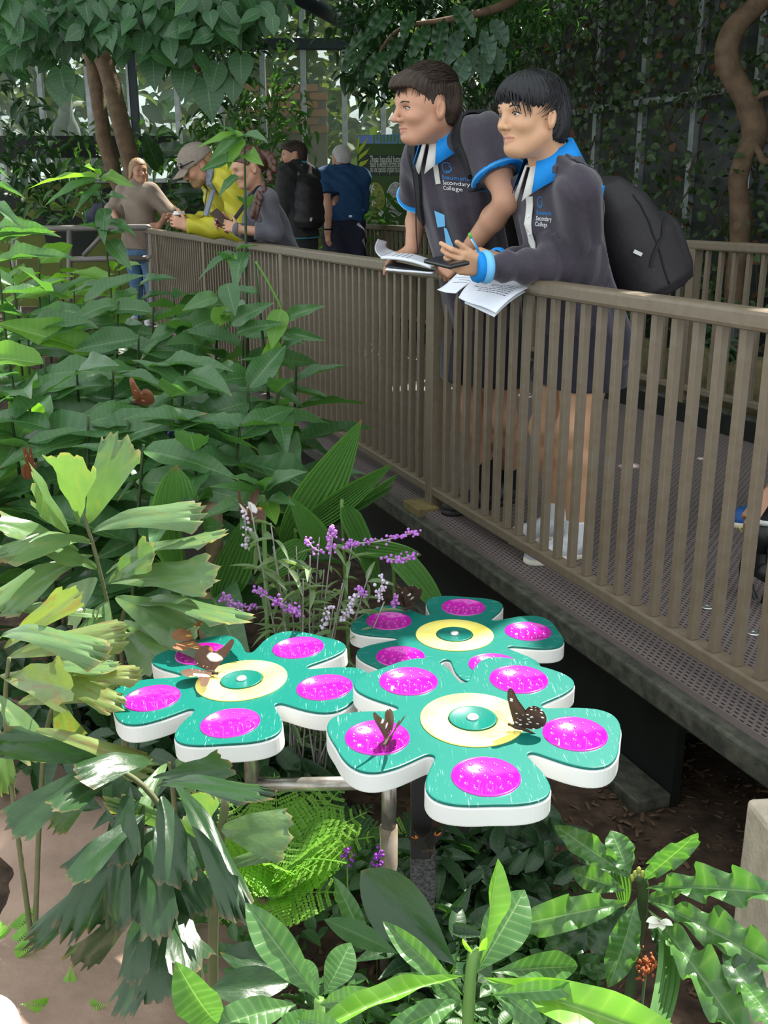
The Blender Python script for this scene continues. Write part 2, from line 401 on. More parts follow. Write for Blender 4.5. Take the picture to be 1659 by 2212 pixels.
# concrete post and dark plank lower right
bt = at(1640, 1795, 1.62).z; o = obj('concrete_bollard', box_me('concrete_bollard', (0.16, 0.16, bt - GZ), 0.012), M_conc, None, Matrix.Translation((at(1640, 1900, 1.62).x + .09, 1.66, (GZ + bt) / 2)) @ Matrix.Rotation(0.1, 4, 'Z')); tag(o, 'pale rough concrete bollard at the right edge', 'bollard')
o = obj('dark_plank', box_me('dark_plank', (0.9, 0.14, 0.03), 0.004), M_kerb, None, Matrix.Translation(atz(1640, 1690, GZ + 0.06) + Vector((0.25, -0.1, 0))) @ Matrix.Rotation(FANG + 0.1, 4, 'Z')); tag(o, 'dark weathered plank lying beside the deck foot', 'plank')
# grey tube barrier at the left
def tube_rail():
    root = empty('tube_barrier', at(150, 640, 10.5), 'grey round-tube barrier with curved corners at the left', 'barrier')
    Y = 10.6
    a = [at(-60, 496, Y), at(120, 494, Y), at(300, 491, Y), at(322, 495, Y), at(327, 520, Y), at(328, 600, Y), at(330, 700, Y)]
    obj('top_tube', tube_me('top_tube', smooth_path(a, 5), 0.032, 10), M_greytube, root)
    obj('mid_tube', tube_me('mid_tube', [at(150, 560, Y), at(325, 558, Y)], 0.030, 10), M_greytube, root)
    obj('brace_tube', tube_me('brace_tube', [at(180, 552, Y), at(232, 497, Y)], 0.022, 8), M_greytube, root)
    obj('elbow', tube_me('elbow', [at(318, 559, Y), at(330, 553, Y)], 0.036, 10), M_greytube, root)
    for x in (30, 150): obj('post', tube_me('post', [at(x, 495, Y), at(x, 720, Y)], 0.03, 8), M_greytube, root)
tube_rail()
# ------------------------------------------------------------------ flower shaped butterfly feeders
def plastic_scratch(name, col, amt=0.38):
    m = bpy.data.materials.new(name); m.use_nodes = True; N = m.node_tree.nodes; L = m.node_tree.links; b = N['Principled BSDF']
    tc = N.new('ShaderNodeTexCoord'); acc = None
    for i, (ang, sc) in enumerate(((0.5, 44), (1.9, 56), (2.7, 38), (1.2, 62))):
        mp = N.new('ShaderNodeMapping'); mp.inputs['Rotation'].default_value = (0, 0, ang); mp.inputs['Scale'].default_value = (sc * 0.22, sc * 3.0, 1); L.new(tc.outputs['Object'], mp.inputs['Vector'])
        nz = N.new('ShaderNodeTexNoise'); nz.inputs['Scale'].default_value = 1.6; nz.inputs['Detail'].default_value = 6; nz.inputs['Distortion'].default_value = 0.5; L.new(mp.outputs[0], nz.inputs['Vector'])
        r = N.new('ShaderNodeMapRange'); r.inputs[1].default_value = 0.655; r.inputs[2].default_value = 0.72; L.new(nz.outputs['Fac'], r.inputs[0])
        if acc is None: acc = r.outputs[0]
        else:
            a = N.new('ShaderNodeMath'); a.operation = 'MAXIMUM'; L.new(acc, a.inputs[0]); L.new(r.outputs[0], a.inputs[1]); acc = a.outputs[0]
    # wear is heavier out on the petals
    ln = N.new('ShaderNodeVectorMath'); ln.operation = 'LENGTH'; L.new(tc.outputs['Object'], ln.inputs[0])
    rr = N.new('ShaderNodeMapRange'); rr.inputs[1].default_value = 0.13; rr.inputs[2].default_value = 0.25; rr.inputs[3].default_value = 0.05; rr.inputs[4].default_value = amt; L.new(ln.outputs['Value'], rr.inputs[0])
    ml = N.new('ShaderNodeMath'); ml.operation = 'MULTIPLY'; L.new(acc, ml.inputs[0]); L.new(rr.outputs[0], ml.inputs[1])
    mx = N.new('ShaderNodeMix'); mx.data_type = 'RGBA'; mx.inputs[6].default_value = (*col, 1); mx.inputs[7].default_value = (0.62, 0.85, 0.80, 1); L.new(ml.outputs[0], mx.inputs[0])
    L.new(mx.outputs[2], b.inputs['Base Color']); b.inputs['Roughness'].default_value = 0.38; b.inputs['Specular IOR Level'].default_value = 0.25
    return m
M_teal = plastic_scratch('teal_plastic', (0.002, 0.130, 0.102))
M_white = mat('white_plastic', (0.72, 0.72, 0.70), 0.45, 0.4, 0, 8, (0.62, 0.62, 0.60), 0.5)
M_mag = mat('magenta_plastic', (0.46, 0.006, 0.34), 0.22, 0.5, 0, 14, (0.38, 0.003, 0.28), 0.7, coat=0.4)
M_yel = mat('yellow_plastic', (0.98, 0.82, 0.14), 0.30, 0.5, 0, 10, (1.0, 0.90, 0.30), 0.7, coat=0.5)
M_bolt = mat('bolt_metal', (0.7, 0.7, 0.7), 0.3, 0.5, 0.8)
def flower_outline(scale=1.0):
    half = [(0.271, 0), (0.274, 8), (0.2745, 15), (0.267, 20.8), (0.248, 25.2), (0.218, 28.3), (0.190, 30.2), (0.166, 31.8), (0.152, 33.4), (0.1475, 36)]
    pts = []
    for k in range(5):
        seq = [(r, -a) for r, a in half[::-1]] + [(r, a) for r, a in half[1:-1]]
        for r, a in seq:
            an = math.radians(k * 72 + a); pts.append(Vector((r * math.cos(an), r * math.sin(an), 0)) * scale)
    n = len(pts); out = []
    for i in range(n):
        p0, p1, p2, p3 = pts[i - 1], pts[i], pts[(i + 1) % n], pts[(i + 2) % n]
        for k in range(3):
            t = k / 3; out.append(0.5 * ((2 * p1) + (p2 - p0) * t + (2 * p0 - 5 * p1 + 4 * p2 - p3) * t * t + (3 * p1 - p0 - 3 * p2 + p3) * t ** 3))
    return [(p.x, p.y) for p in out]
OUTL = flower_outline()
def inset(o, d):
    n = len(o); r = []
    for i in range(n):
        a = Vector(o[i - 1]); b = Vector(o[(i + 1) % n]); t = (b - a).normalized(); r.append((o[i][0] - t.y * d, o[i][1] + t.x * d))
    return r
me_base = poly_prism('base_plate', OUTL, -0.042, -0.006, 0.003)
me_top = poly_prism('top_plate', inset(OUTL, 0.0015), -0.006, 0.0, 0.0025)
def disc_dimple():
    bm = bmesh.new(); n = 40
    def ring(r, z): return [bm.verts.new((r * math.cos(2 * math.pi * k / n), r * math.sin(2 * math.pi * k / n), z)) for k in range(n)]
    rs = [ring(0.0595, -0.001), ring(0.0585, 0.0022), ring(0.0555, 0.0022), ring(0.0545, 0.0006)]
    for a, b in zip(rs, rs[1:]):
        for k in range(n): bm.faces.new((a[k], a[(k + 1) % n], b[(k + 1) % n], b[k]))
    bm.faces.new(rs[-1])
    spots = [(0, 0)] + [(0.021 * math.cos(a), 0.021 * math.sin(a)) for a in [2 * math.pi * k / 6 + .3 for k in range(6)]] + [(0.042 * math.cos(a), 0.042 * math.sin(a)) for a in [2 * math.pi * k / 12 for k in range(12)]]
    for x, y in spots:
        m = 10; pr = [(0.0047, 0.0006), (0.0040, 0.0018), (0.0030, 0.0018), (0.0016, 0.0002)]
        rr = [[bm.verts.new((x + r * math.cos(2 * math.pi * k / m), y + r * math.sin(2 * math.pi * k / m), z)) for k in range(m)] for r, z in pr]
        for a, b in zip(rr, rr[1:]):
            for k in range(m): bm.faces.new((a[k], a[(k + 1) % m], b[(k + 1) % m], b[k]))
        bm.faces.new(rr[-1])
    return bm_me(bm, 'nectar_disc', True)
me_disc = disc_dimple()
me_ring = lathe_me('yellow_ring', [(0.047, 0.0), (0.047, 0.0022), (0.049, 0.003), (0.096, 0.003), (0.0985, 0.0018), (0.0985, 0.0)], 56)
me_hub = lathe_me('hub', [(0.0005, 0.0012), (0.044, 0.0012), (0.0455, 0.0035), (0.0425, 0.0045), (0.0405, 0.0032), (0.0005, 0.0032)], 48)
me_boltm = lathe_me('bolt', [(0.0118, 0.002), (0.0118, 0.005), (0.010, 0.008), (0.006, 0.0095), (0.0005, 0.010)], 24)
def feeder(px_, dist, ang, tilt, taz, label):
    d = Vector(ray(*px_)).normalized(); c = Vector((0, 0, CAMZ)) + d * dist
    ax = Vector((-math.sin(taz), math.cos(taz), 0))
    M = Matrix.Translation(c) @ Matrix.Rotation(tilt, 4, ax) @ Matrix.Rotation(math.radians(ang), 4, 'Z')
    root = empty('butterfly_feeder', c, label, 'feeder', 'flower feeders')
    obj('base_plate', me_base, M_white, root, M)
    obj('top_plate', me_top, M_teal, root, M)
    obj('ring', me_ring, M_yel, root, M); obj('hub', me_hub, M_teal, root, M); obj('bolt', me_boltm, M_bolt, root, M)
    for k in range(5):
        obj('nectar_disc', me_disc, M_mag, root, M @ Matrix.Rotation(k * 2 * math.pi / 5, 4, 'Z') @ Matrix.Translation((0.19, 0, 0.0)) @ Matrix.Rotation(k * 1.3, 4, 'Z'))
    return c, M, root
F_near = feeder((1021, 1554), 1.94, -88, math.radians(1.5), -math.pi / 2, 'teal flower feeder nearest the camera with two butterflies on it')
F_left = feeder((522, 1470), 2.22, -89, math.radians(3.5), math.pi * 0.95, 'teal flower feeder on the left, yellow ring partly in shadow')
F_far = feeder((982, 1372), 2.58, 7, math.radians(0.3), math.pi / 2, 'teal flower feeder at the back, its front petals overlapped')
def stand():
    root = empty('feeder_stand', at(845, 2080, 1.92), 'welded steel pipe stand carrying the left flower feeder', 'stand')
    r = 0.0165
    a = at(545, 1640, 1.97); b = at(545, 1697, 1.97); c = at(840, 1690, 1.92)
    top = F_left[0] + Vector((0.02, 0, -0.04))
    obj('riser_pipe', tube_me('riser', [Vector((b.x, b.y, b.z - 0.02)), Vector((b.x, b.y, top.z))], r, 14), M_steel, root)
    obj('cross_pipe', tube_me('cross', [b + Vector((-.01, 0, 0)), c], r * .95, 14), M_steel, root)
    obj('upright_pipe', tube_me('upright', [Vector((c.x, c.y, c.z + 0.03)), Vector((c.x, c.y, c.z - 0.12))], r, 14), M_steel, root)
    obj('upright_sleeve', tube_me('sleeve', [Vector((c.x, c.y, c.z - 0.11)), Vector((c.x, c.y, GZ))], r * 1.2, 14), mat('rusty_steel', (0.20, 0.15, 0.10), 0.6, 0.4, 0.4, 30, (0.33, 0.29, 0.24), 0.8), root)
    obj('weld', tube_me('weld', [b + Vector((-.012, 0, 0)), b + Vector((.035, 0, 0))], [r * 1.05, r * 1.25], 12), M_steel, root)
    r2 = empty('feeder_post', Vector((0.115, 1.76, GZ)), 'black square post under the nearest flower feeder', 'post')
    bm = bmesh.new(); bm_box(bm, (0, 0, 0), (0.042, 0.05, 0.30), None, 0.003); obj('upper_post', bm_me(bm, 'upper_post'), mat('black_post', (0.012, 0.012, 0.012), 0.5, 0.4), r2, Matrix.Translation((0.075, 1.78, 0.115)))
    bm = bmesh.new(); bm_box(bm, (0, 0, 0), (0.05, 0.055, 0.44), None, 0.003); obj('lower_post', bm_me(bm, 'lower_post'), mat('speckled_black', (0.02, 0.02, 0.02), 0.7, 0.3, 0, 200, (0.10, 0.10, 0.10), 0.8), r2, Matrix.Translation((0.08, 1.79, -0.235)))
    bm = bmesh.new(); bm_box(bm, (0, 0, 0), (0.22, 0.05, 0.012), None, 0.002); obj('bracket', bm_me(bm, 'bracket'), MATS['black_post'], r2, Matrix.Translation((0.14, 1.74, 0.267)))
    r3 = empty('feeder_post', Vector((F_far[0].x, F_far[0].y, GZ)), 'dark post under the back flower feeder', 'post')
    obj('upright', tube_me('upright', [Vector((F_far[0].x, F_far[0].y, GZ)), Vector((F_far[0].x, F_far[0].y, F_far[0].z - 0.04))], 0.02, 12), MATS['black_post'], r3)
    obj('foot_plate', box_me('foot_plate', (0.14, 0.14, 0.01)), MATS['black_post'], r3, Matrix.Translation((F_far[0].x, F_far[0].y, GZ + 0.03)))
stand()
# white feeder corner at bottom left of frame
# ------------------------------------------------------------------ butterflies
def wing_mat(name, base, spot, sscale, thr, patches=(), edge=None):
    m = bpy.data.materials.new(name); m.use_nodes = True; N = m.node_tree.nodes; L = m.node_tree.links; b = N['Principled BSDF']; out = N['Material Output']
    uv = N.new('ShaderNodeUVMap')
    vo = N.new('ShaderNodeTexVoronoi'); vo.inputs['Scale'].default_value = sscale; L.new(uv.outputs[0], vo.inputs['Vector'])
    r = N.new('ShaderNodeMapRange'); r.inputs[1].default_value = thr; r.inputs[2].default_value = thr * 0.75; L.new(vo.outputs['Distance'], r.inputs[0])
    nz = N.new('ShaderNodeTexNoise'); nz.inputs['Scale'].default_value = 6; L.new(uv.outputs[0], nz.inputs['Vector'])
    c0 = N.new('ShaderNodeMix'); c0.data_type = 'RGBA'; c0.inputs[6].default_value = (*base, 1); c0.inputs[7].default_value = (*[x * 2.2 + .01 for x in base], 1); L.new(nz.outputs['Fac'], c0.inputs[0])
    mx = N.new('ShaderNodeMix'); mx.data_type = 'RGBA'; mx.inputs[7].default_value = (*spot, 1); L.new(c0.outputs[2], mx.inputs[6]); L.new(r.outputs[0], mx.inputs[0]); c = mx.outputs[2]
    for (u, v, rad, col) in patches:
        dv = N.new('ShaderNodeVectorMath'); dv.operation = 'DISTANCE'; dv.inputs[1].default_value = (u, v, 0); L.new(uv.outputs[0], dv.inputs[0])
        ad = N.new('ShaderNodeMath'); ad.operation = 'ADD'; L.new(dv.outputs['Value'], ad.inputs[0])
        n2 = N.new('ShaderNodeMath'); n2.operation = 'MULTIPLY'; n2.inputs[1].default_value = 0.10; L.new(nz.outputs['Fac'], n2.inputs[0]); L.new(n2.outputs[0], ad.inputs[1])
        r2 = N.new('ShaderNodeMapRange'); r2.inputs[1].default_value = rad + 0.06; r2.inputs[2].default_value = rad + 0.02; L.new(ad.outputs[0], r2.inputs[0])
        m2 = N.new('ShaderNodeMix'); m2.data_type = 'RGBA'; m2.inputs[7].default_value = (*col, 1); L.new(c, m2.inputs[6]); L.new(r2.outputs[0], m2.inputs[0]); c = m2.outputs[2]
    L.new(c, b.inputs['Base Color']); b.inputs['Roughness'].default_value = 0.6
    tr = N.new('ShaderNodeBsdfTranslucent'); L.new(c, tr.inputs['Color']); ms = N.new('ShaderNodeMixShader'); ms.inputs[0].default_value = 0.2
    L.new(b.outputs[0], ms.inputs[1]); L.new(tr.outputs[0], ms.inputs[2]); L.new(ms.outputs[0], out.inputs['Surface'])
    return m
W_egg = wing_mat('wing_brown_white', (0.030, 0.014, 0.008), (0.75, 0.70, 0.66), 9, 0.13, ((0.55, 0.62, 0.07, (0.85, 0.82, 0.8)), (0.42, 0.35, 0.05, (0.85, 0.8, 0.78))))
W_tan = wing_mat('wing_tan_white', (0.055, 0.022, 0.010), (0.8, 0.7, 0.55), 8, 0.12, ((0.5, 0.42, 0.13, (0.85, 0.80, 0.76)), (0.45, 0.65, 0.08, (0.55, 0.22, 0.05))))
W_tiger = wing_mat('wing_spotted', (0.028, 0.012, 0.006), (0.78, 0.80, 0.82), 12, 0.30)
W_org = wing_mat('wing_orange', (0.13, 0.045, 0.018), (0.55, 0.36, 0.20), 5, 0.22, ((0.5, 0.9, 0.12, (0.04, 0.02, 0.01)),))
W_blk = wing_mat('wing_black_orange', (0.012, 0.010, 0.010), (0.05, 0.04, 0.03), 5, 0.1, ((0.5, 0.62, 0.10, (0.80, 0.22, 0.03)),))
W_yel = wing_mat('wing_amber', (0.14, 0.055, 0.02), (0.55, 0.33, 0.08), 4, 0.28, ((0.55, 0.75, 0.10, (0.8, 0.5, 0.12)),))
M_bfly = mat('butterfly_body', (0.035, 0.022, 0.015), 0.7, 0.3, 0, 90, (0.08, 0.055, 0.035), 0.8)
def wing_me(name, pts, cen):
    pts = [p.to_2d() for p in smooth_path([(x, y, 0) for x, y in pts + [pts[0]]], 4)][:-1]
    n = len(pts); V = []; UVs = []
    for t in (0.0, 0.0):
        pass
    rings = (1.0, 0.66, 0.33)
    for s in rings:
        for p in pts:
            x = cen[0] + (p.x - cen[0]) * s; y = cen[1] + (p.y - cen[1]) * s
            V.append((x, 0.03 * math.sin(y * 3.0) + 0.015 * math.sin(x * 9), y)); UVs.append((x * 0.5 + 0.5, y))
    V.append((cen[0], 0.03 * math.sin(cen[1] * 3), cen[1])); UVs.append((cen[0] * .5 + .5, cen[1]))
    F = []
    for i in range(2):
        for k in range(n): F.append((i * n + k, i * n + (k + 1) % n, (i + 1) * n + (k + 1) % n, (i + 1) * n + k))
    for k in range(n): F.append((2 * n + k, 2 * n + (k + 1) % n, 3 * n))
    me = me_from(name, V, F, UVs)
    return me
me_fw = wing_me('forewing', [(0.10, 0.02), (0.28, 0.35), (0.50, 0.80), (0.52, 1.0), (0.40, 1.02), (0.22, 0.80), (0.02, 0.62), (-0.10, 0.45), (-0.04, 0.05)], (0.18, 0.55))
me_hw = wing_me('hindwing', [(0.04, 0.0), (-0.02, 0.35), (-0.12, 0.62), (-0.30, 0.72), (-0.52, 0.66), (-0.68, 0.46), (-0.66, 0.24), (-0.45, 0.06), (-0.15, 0.0)], (-0.3, 0.35))
def bfly_body():
    V, F = tube_arrays([(0.30, 0, 0.03), (0.26, 0, 0.03), (0.20, 0, 0.02), (0.08, 0, 0.02), (-0.06, 0, 0.0), (-0.10, 0, 0.0), (-0.30, 0, -0.02), (-0.52, 0, -0.05)], [0.008, 0.05, 0.035, 0.075, 0.06, 0.045, 0.045, 0.008], 10)
    return me_from('bfly_body', V, F)
me_bb = bfly_body()
def bfly_ant():
    V = []; F = []
    for s in (-1, 1):
        v, f = tube_arrays([(0.28, 0.02 * s, 0.05), (0.45, 0.10 * s, 0.16), (0.62, 0.18 * s, 0.22), (0.66, 0.19 * s, 0.23)], [0.006, 0.006, 0.007, 0.014], 5)
        k = len(V); V += v; F += [tuple(i + k for i in q) for q in f]
    return me_from('antennae', V, F)
me_ant = bfly_ant()
def bfly_legs():
    V = []; F = []
    for s in (-1, 1):
        for x0, x1 in ((0.16, 0.24), (0.08, 0.06), (0.0, -0.14)):
            v, f = tube_arrays([(x0, 0.03 * s, 0.0), (x0 + (x1 - x0) * .5, 0.13 * s, 0.04), (x1, 0.19 * s, -0.17)], [0.009, 0.007, 0.005], 5)
            k = len(V); V += v; F += [tuple(i + k for i in q) for q in f]
    return me_from('legs', V, F)
me_bl = bfly_legs()
def butterfly(loc, head, la, ra, size, m, label, pitch=0.0, roll=0.0, m2=None):
    """loc = body centre; head = heading (radians, xy); la/ra = wing angle from horizontal"""
    M = Matrix.Translation(loc) @ Matrix.Rotation(head, 4, 'Z') @ Matrix.Rotation(-pitch, 4, 'Y') @ Matrix.Rotation(roll, 4, 'X') @ Matrix.Scale(size, 4)
    root = empty('butterfly', loc, label, 'butterfly', 'butterflies in the garden')
    obj('body', me_bb, M_bfly, root, M); obj('antennae', me_ant, M_bfly, root, M); obj('legs', me_bl, M_bfly, root, M)
    for a, s in ((la, 1), (ra, -1)):
        W = M @ Matrix.Translation((0, 0.02 * s, 0.04)) @ Matrix.Rotation(s * (-(math.pi / 2 - a)), 4, 'X')
        for nm, wme_, mm in (('forewing', me_fw, m), ('hindwing', me_hw, m2 or m)):
            o = bpy.data.objects.new(nm, wme_); COL.objects.link(o); o.parent = root; o.matrix_local = wm(root).inverted() @ W
            if not wme_.materials: wme_.materials.append(mm)
            o.material_slots[0].link = 'OBJECT'; o.material_slots[0].material = mm
R_ = math.radians
def on_feeder(F, x, y, h=0.010):
    c, M, r = F; n_ = M.to_3x3() @ Vector((0, 0, 1)); d = Vector(ray(x, y)); o_ = Vector((0, 0, CAMZ)); t = (c - o_).dot(n_) / d.dot(n_); return o_ + d * t + n_ * h
butterfly(on_feeder(F_near, 836, 1612), R_(-110), R_(62), R_(80), 0.066, W_egg, 'dark brown butterfly with half-open wings on the left petal of the nearest feeder')
butterfly(on_feeder(F_near, 1118, 1582), R_(172), R_(84), R_(88), 0.066, W_tiger, 'white-spotted butterfly with closed wings on the yellow ring of the nearest feeder', pitch=R_(12))
butterfly(on_feeder(F_left, 455, 1462), R_(-25), R_(58), R_(6), 0.074, W_tan, 'brown and white butterfly on the yellow ring of the left feeder')
butterfly(on_feeder(F_left, 415, 1412, 0.03), R_(15), R_(12), R_(6), 0.06, W_yel, 'amber butterfly hovering over the upper left disc of the left feeder', roll=R_(10))
butterfly(on_feeder(F_far, 878, 1322), R_(-130), R_(75), R_(84), 0.075, W_egg, 'dark brown butterfly with two white spots on the back feeder')
butterfly(at(524, 1112, 2.55), R_(140), R_(70), R_(40), 0.07, W_tan, 'brown banded butterfly clinging to the purple sage', pitch=R_(40))
butterfly(at(294, 872, 3.3), R_(200), R_(60), R_(75), 0.075, W_org, 'orange-brown butterfly on a ginger leaf', pitch=R_(20))
butterfly(at(77, 1012, 2.9), R_(80), R_(80), R_(85), 0.07, W_org, 'small brown butterfly at the left edge above the palm', pitch=R_(50))
butterfly(at(925, 1838, 1.70), R_(-60), R_(40), R_(55), 0.06, W_blk, 'black and orange butterfly beside the black feeder post', pitch=R_(30))
butterfly(at(362, 955, 3.2), R_(10), R_(70), R_(60), 0.05, wing_mat('wing_blue', (0.03, 0.03, 0.10), (0.5, 0.5, 0.8), 6, 0.25), 'tiny blue butterfly in the shade of the ginger leaves')
# ------------------------------------------------------------------ signed distance figures
A3 = lambda p: np.array(p, dtype=np.float32)
class Cone:
    def __init__(s, a, b, ra, rb, k=0.02, sub=False):
        s.a = A3(a); s.b = A3(b); s.ra = ra; s.rb = rb; s.k = k; s.sub = sub
        s.c = (s.a + s.b) / 2; s.r = float(np.linalg.norm(s.b - s.a)) / 2 + max(ra, rb)
    def d(s, P):
        ba = s.b - s.a; q = P - s.a; h = np.clip(q @ ba / max(1e-9, float(ba @ ba)), 0, 1)
        return np.linalg.norm(q - h[:, None] * ba, axis=1) - (s.ra + (s.rb - s.ra) * h)
class Ell:
    def __init__(s, c, r, R=None, k=0.02, sub=False):
        s.c = A3(c); s.rr = A3(r); s.R = np.eye(3, dtype=np.float32) if R is None else np.array(R, dtype=np.float32); s.k = k; s.sub = sub; s.r = float(max(r))
    def d(s, P):
        q = (P - s.c) @ s.R; a = np.linalg.norm(q / s.rr, axis=1); b = np.linalg.norm(q / (s.rr * s.rr), axis=1)
        return a * (a - 1.0) / np.maximum(b, 1e-6)
class Loft:
    """elliptic sections along an axis: prof rows (h, a, b, off_lateral, off_depth)"""
    def __init__(s, o, R, prof, k=0.02, n=2.3, sub=False):
        s.o = A3(o); s.R = np.array(R, dtype=np.float32); s.p = np.array(prof, dtype=np.float32); s.k = k; s.n = n; s.sub = sub
        hm = (s.p[0, 0] + s.p[-1, 0]) / 2; s.c = s.o + s.R[:, 2] * hm
        s.r = float(math.hypot((s.p[-1, 0] - s.p[0, 0]) / 2, s.p[:, 1:3].max()) + abs(s.p[:, 3:]).max())
    def d(s, P):
        q = (P - s.o) @ s.R; h = q[:, 2]; hc = np.clip(h, s.p[0, 0], s.p[-1, 0])
        a = np.interp(hc, s.p[:, 0], s.p[:, 1]); b = np.interp(hc, s.p[:, 0], s.p[:, 2])
        u = q[:, 0] - np.interp(hc, s.p[:, 0], s.p[:, 3]); w = q[:, 1] - np.interp(hc, s.p[:, 0], s.p[:, 4])
        m = ((np.abs(u) / a) ** s.n + (np.abs(w) / b) ** s.n) ** (1 / s.n)
        dr = (m - 1) * np.minimum(a, b); dh = np.abs(h - hc)
        return np.where(dh > 0, np.sqrt(np.maximum(dr, 0) ** 2 + dh ** 2) + np.minimum(dr, 0) * 0, dr)
class Clip:
    """keep the side where (p-o).n < 0"""
    def __init__(s, o, n): s.o = A3(o); s.n = A3(n); s.n = s.n / np.linalg.norm(s.n)
    def d(s, P): return (P - s.o) @ s.n
def smin(a, b, k):
    h = np.maximum(k - np.abs(a - b), 0) / k; return np.minimum(a, b) - h * h * k * 0.25
def field(prims, P, sel=None, clips=(), disp=None):
    D = None
    for i, p in enumerate(prims):
        if sel is not None and not sel[i]: continue
        x = p.d(P)
        if D is None: D = x if not p.sub else np.full(len(P), 1.0, dtype=np.float32); continue
        if p.sub: D = -smin(-D, x, p.k)
        else: D = smin(D, x, p.k)
    if D is None: D = np.full(len(P), 0.5, dtype=np.float32)
    if disp is not None: D = D + disp(P)
    for c in clips: D = np.maximum(D, c.d(P))
    return D
def sdf_mesh(prims, vox, lo=None, hi=None, clips=(), disp=None, excl=()):
    if lo is None:
        lo = np.min([p.c - p.r for p in prims if not p.sub], axis=0); hi = np.max([p.c + p.r for p in prims if not p.sub], axis=0)
    lo = np.array(lo, dtype=np.float32) - 2 * vox; hi = np.array(hi, dtype=np.float32) + 2 * vox
    B = 12; n = np.ceil((hi - lo) / vox / B).astype(int) * B + 1; nb = (n - 1) // B
    G = np.full(n, 1.0, dtype=np.float32)
    bi = np.stack(np.meshgrid(*[np.arange(k) for k in nb], indexing='ij'), -1).reshape(-1, 3)
    cen = lo + (bi * B + B / 2) * vox; br = B / 2 * vox * 1.7321
    dp = np.stack([np.linalg.norm(cen - p.c, axis=1) - p.r - getattr(p, 'k', 0) * 1.0 for p in prims], 1)
    near = dp < br + 0.01
    solid = np.array([not p.sub for p in prims])
    any_ = (near & solid).any(1)
    ii = np.stack(np.meshgrid(*[np.arange(B + 1)] * 3, indexing='ij'), -1).reshape(-1, 3)
    for j in np.nonzero(any_)[0]:
        sel = near[j]
        c1 = cen[j:j + 1].astype(np.float32)
        d0 = field(prims, c1, sel, clips)[0]
        b = bi[j] * B; sl = tuple(slice(b[q], b[q] + B + 1) for q in range(3))
        if abs(d0) > br * 1.9 + 0.03:
            if d0 < 0: G[sl] = -1.0
            continue
        P = (lo + (b + ii) * vox).astype(np.float32)
        G[sl] = field(prims, P, sel, clips, disp).reshape(B + 1, B + 1, B + 1)
    S = G < 0
    cells = np.zeros(n - 1, dtype=np.int8)
    for dx in (0, 1):
        for dy in (0, 1):
            for dz in (0, 1): cells += S[dx:n[0] - 1 + dx, dy:n[1] - 1 + dy, dz:n[2] - 1 + dz]
    act = np.argwhere((cells > 0) & (cells < 8))
    idx = np.full(n - 1, -1, dtype=np.int32); idx[act[:, 0], act[:, 1], act[:, 2]] = np.arange(len(act))
    acc = np.zeros((len(act), 3), dtype=np.float32); cnt = np.zeros(len(act), dtype=np.float32)
    cor = [(x, y, z) for x in (0, 1) for y in (0, 1) for z in (0, 1)]
    for a in cor:
        for ax in range(3):
            if a[ax]: continue
            b_ = list(a); b_[ax] = 1
            va = G[act[:, 0] + a[0], act[:, 1] + a[1], act[:, 2] + a[2]]; vb = G[act[:, 0] + b_[0], act[:, 1] + b_[1], act[:, 2] + b_[2]]
            m = (va < 0) != (vb < 0); t = np.where(m, va / np.where(m, va - vb, 1), 0)
            pt = np.array(a, dtype=np.float32)[None].repeat(len(act), 0); pt[:, ax] = t
            acc += pt * m[:, None]; cnt += m
    V = lo + (act + acc / np.maximum(cnt, 1)[:, None]) * vox
    quads = []
    for ax in range(3):
        o1, o2 = [(1, 2), (2, 0), (0, 1)][ax]
        sa = [slice(None)] * 3; sb = [slice(None)] * 3; sa[ax] = slice(0, -1); sb[ax] = slice(1, None)
        e = np.argwhere(S[tuple(sa)] != S[tuple(sb)])
        ok = (e[:, o1] > 0) & (e[:, o2] > 0) & (e[:, o1] < n[o1] - 1) & (e[:, o2] < n[o2] - 1); e = e[ok]
        def cid(d1, d2):
            q = e.copy(); q[:, o1] -= d1; q[:, o2] -= d2; return idx[q[:, 0], q[:, 1], q[:, 2]]
        Q = np.stack([cid(1, 1), cid(0, 1), cid(0, 0), cid(1, 0)], 1)
        fl = ~S[e[:, 0], e[:, 1], e[:, 2]]; Q[fl] = Q[fl][:, ::-1]
        quads.append(Q)
    Q = np.concatenate(quads); Q = Q[(Q >= 0).all(1)]
    if len(excl):
        c = V[Q].mean(1); keep = np.ones(len(Q), bool)
        for l, h in excl: keep &= ~(((c > A3(l) + 0.003) & (c < A3(h) - 0.003)).all(1))
        Q = Q[keep]
    return V, Q
def sdf_obj(name, prims, vox, m, parent, clips=(), disp=None, paint=None, boxes=(), smooth=True):
    """boxes: (lo,hi,vox) regions meshed finer, all in ONE mesh"""
    parts = [sdf_mesh(prims, vox, None, None, clips, disp, [(b[0], b[1]) for b in boxes])]
    for lo, hi, v in boxes: parts.append(sdf_mesh(prims, v, lo, hi, clips, disp))
    V = np.concatenate([p[0] for p in parts]); off = 0; Qs = []
    for v, q in parts: Qs.append(q + off); off += len(v)
    Q = np.concatenate(Qs)
    mi = None
    if paint:
        c = V[Q].mean(1); mi = np.zeros(len(Q), dtype=np.int32)
        for k, (pr, thr) in enumerate(paint): mi[pr.d(c) < thr] = k + 1
    used = np.unique(Q); mp = np.full(len(V), -1, dtype=np.int32); mp[used] = np.arange(len(used))
    me = me_np(name, V[used], mp[Q], None, smooth, mi)
    for x in (m if isinstance(m, (list, tuple)) else [m]): me.materials.append(x)
    o = obj(name, me, None, parent)
    return o
def V3(*a): return Vector(a)
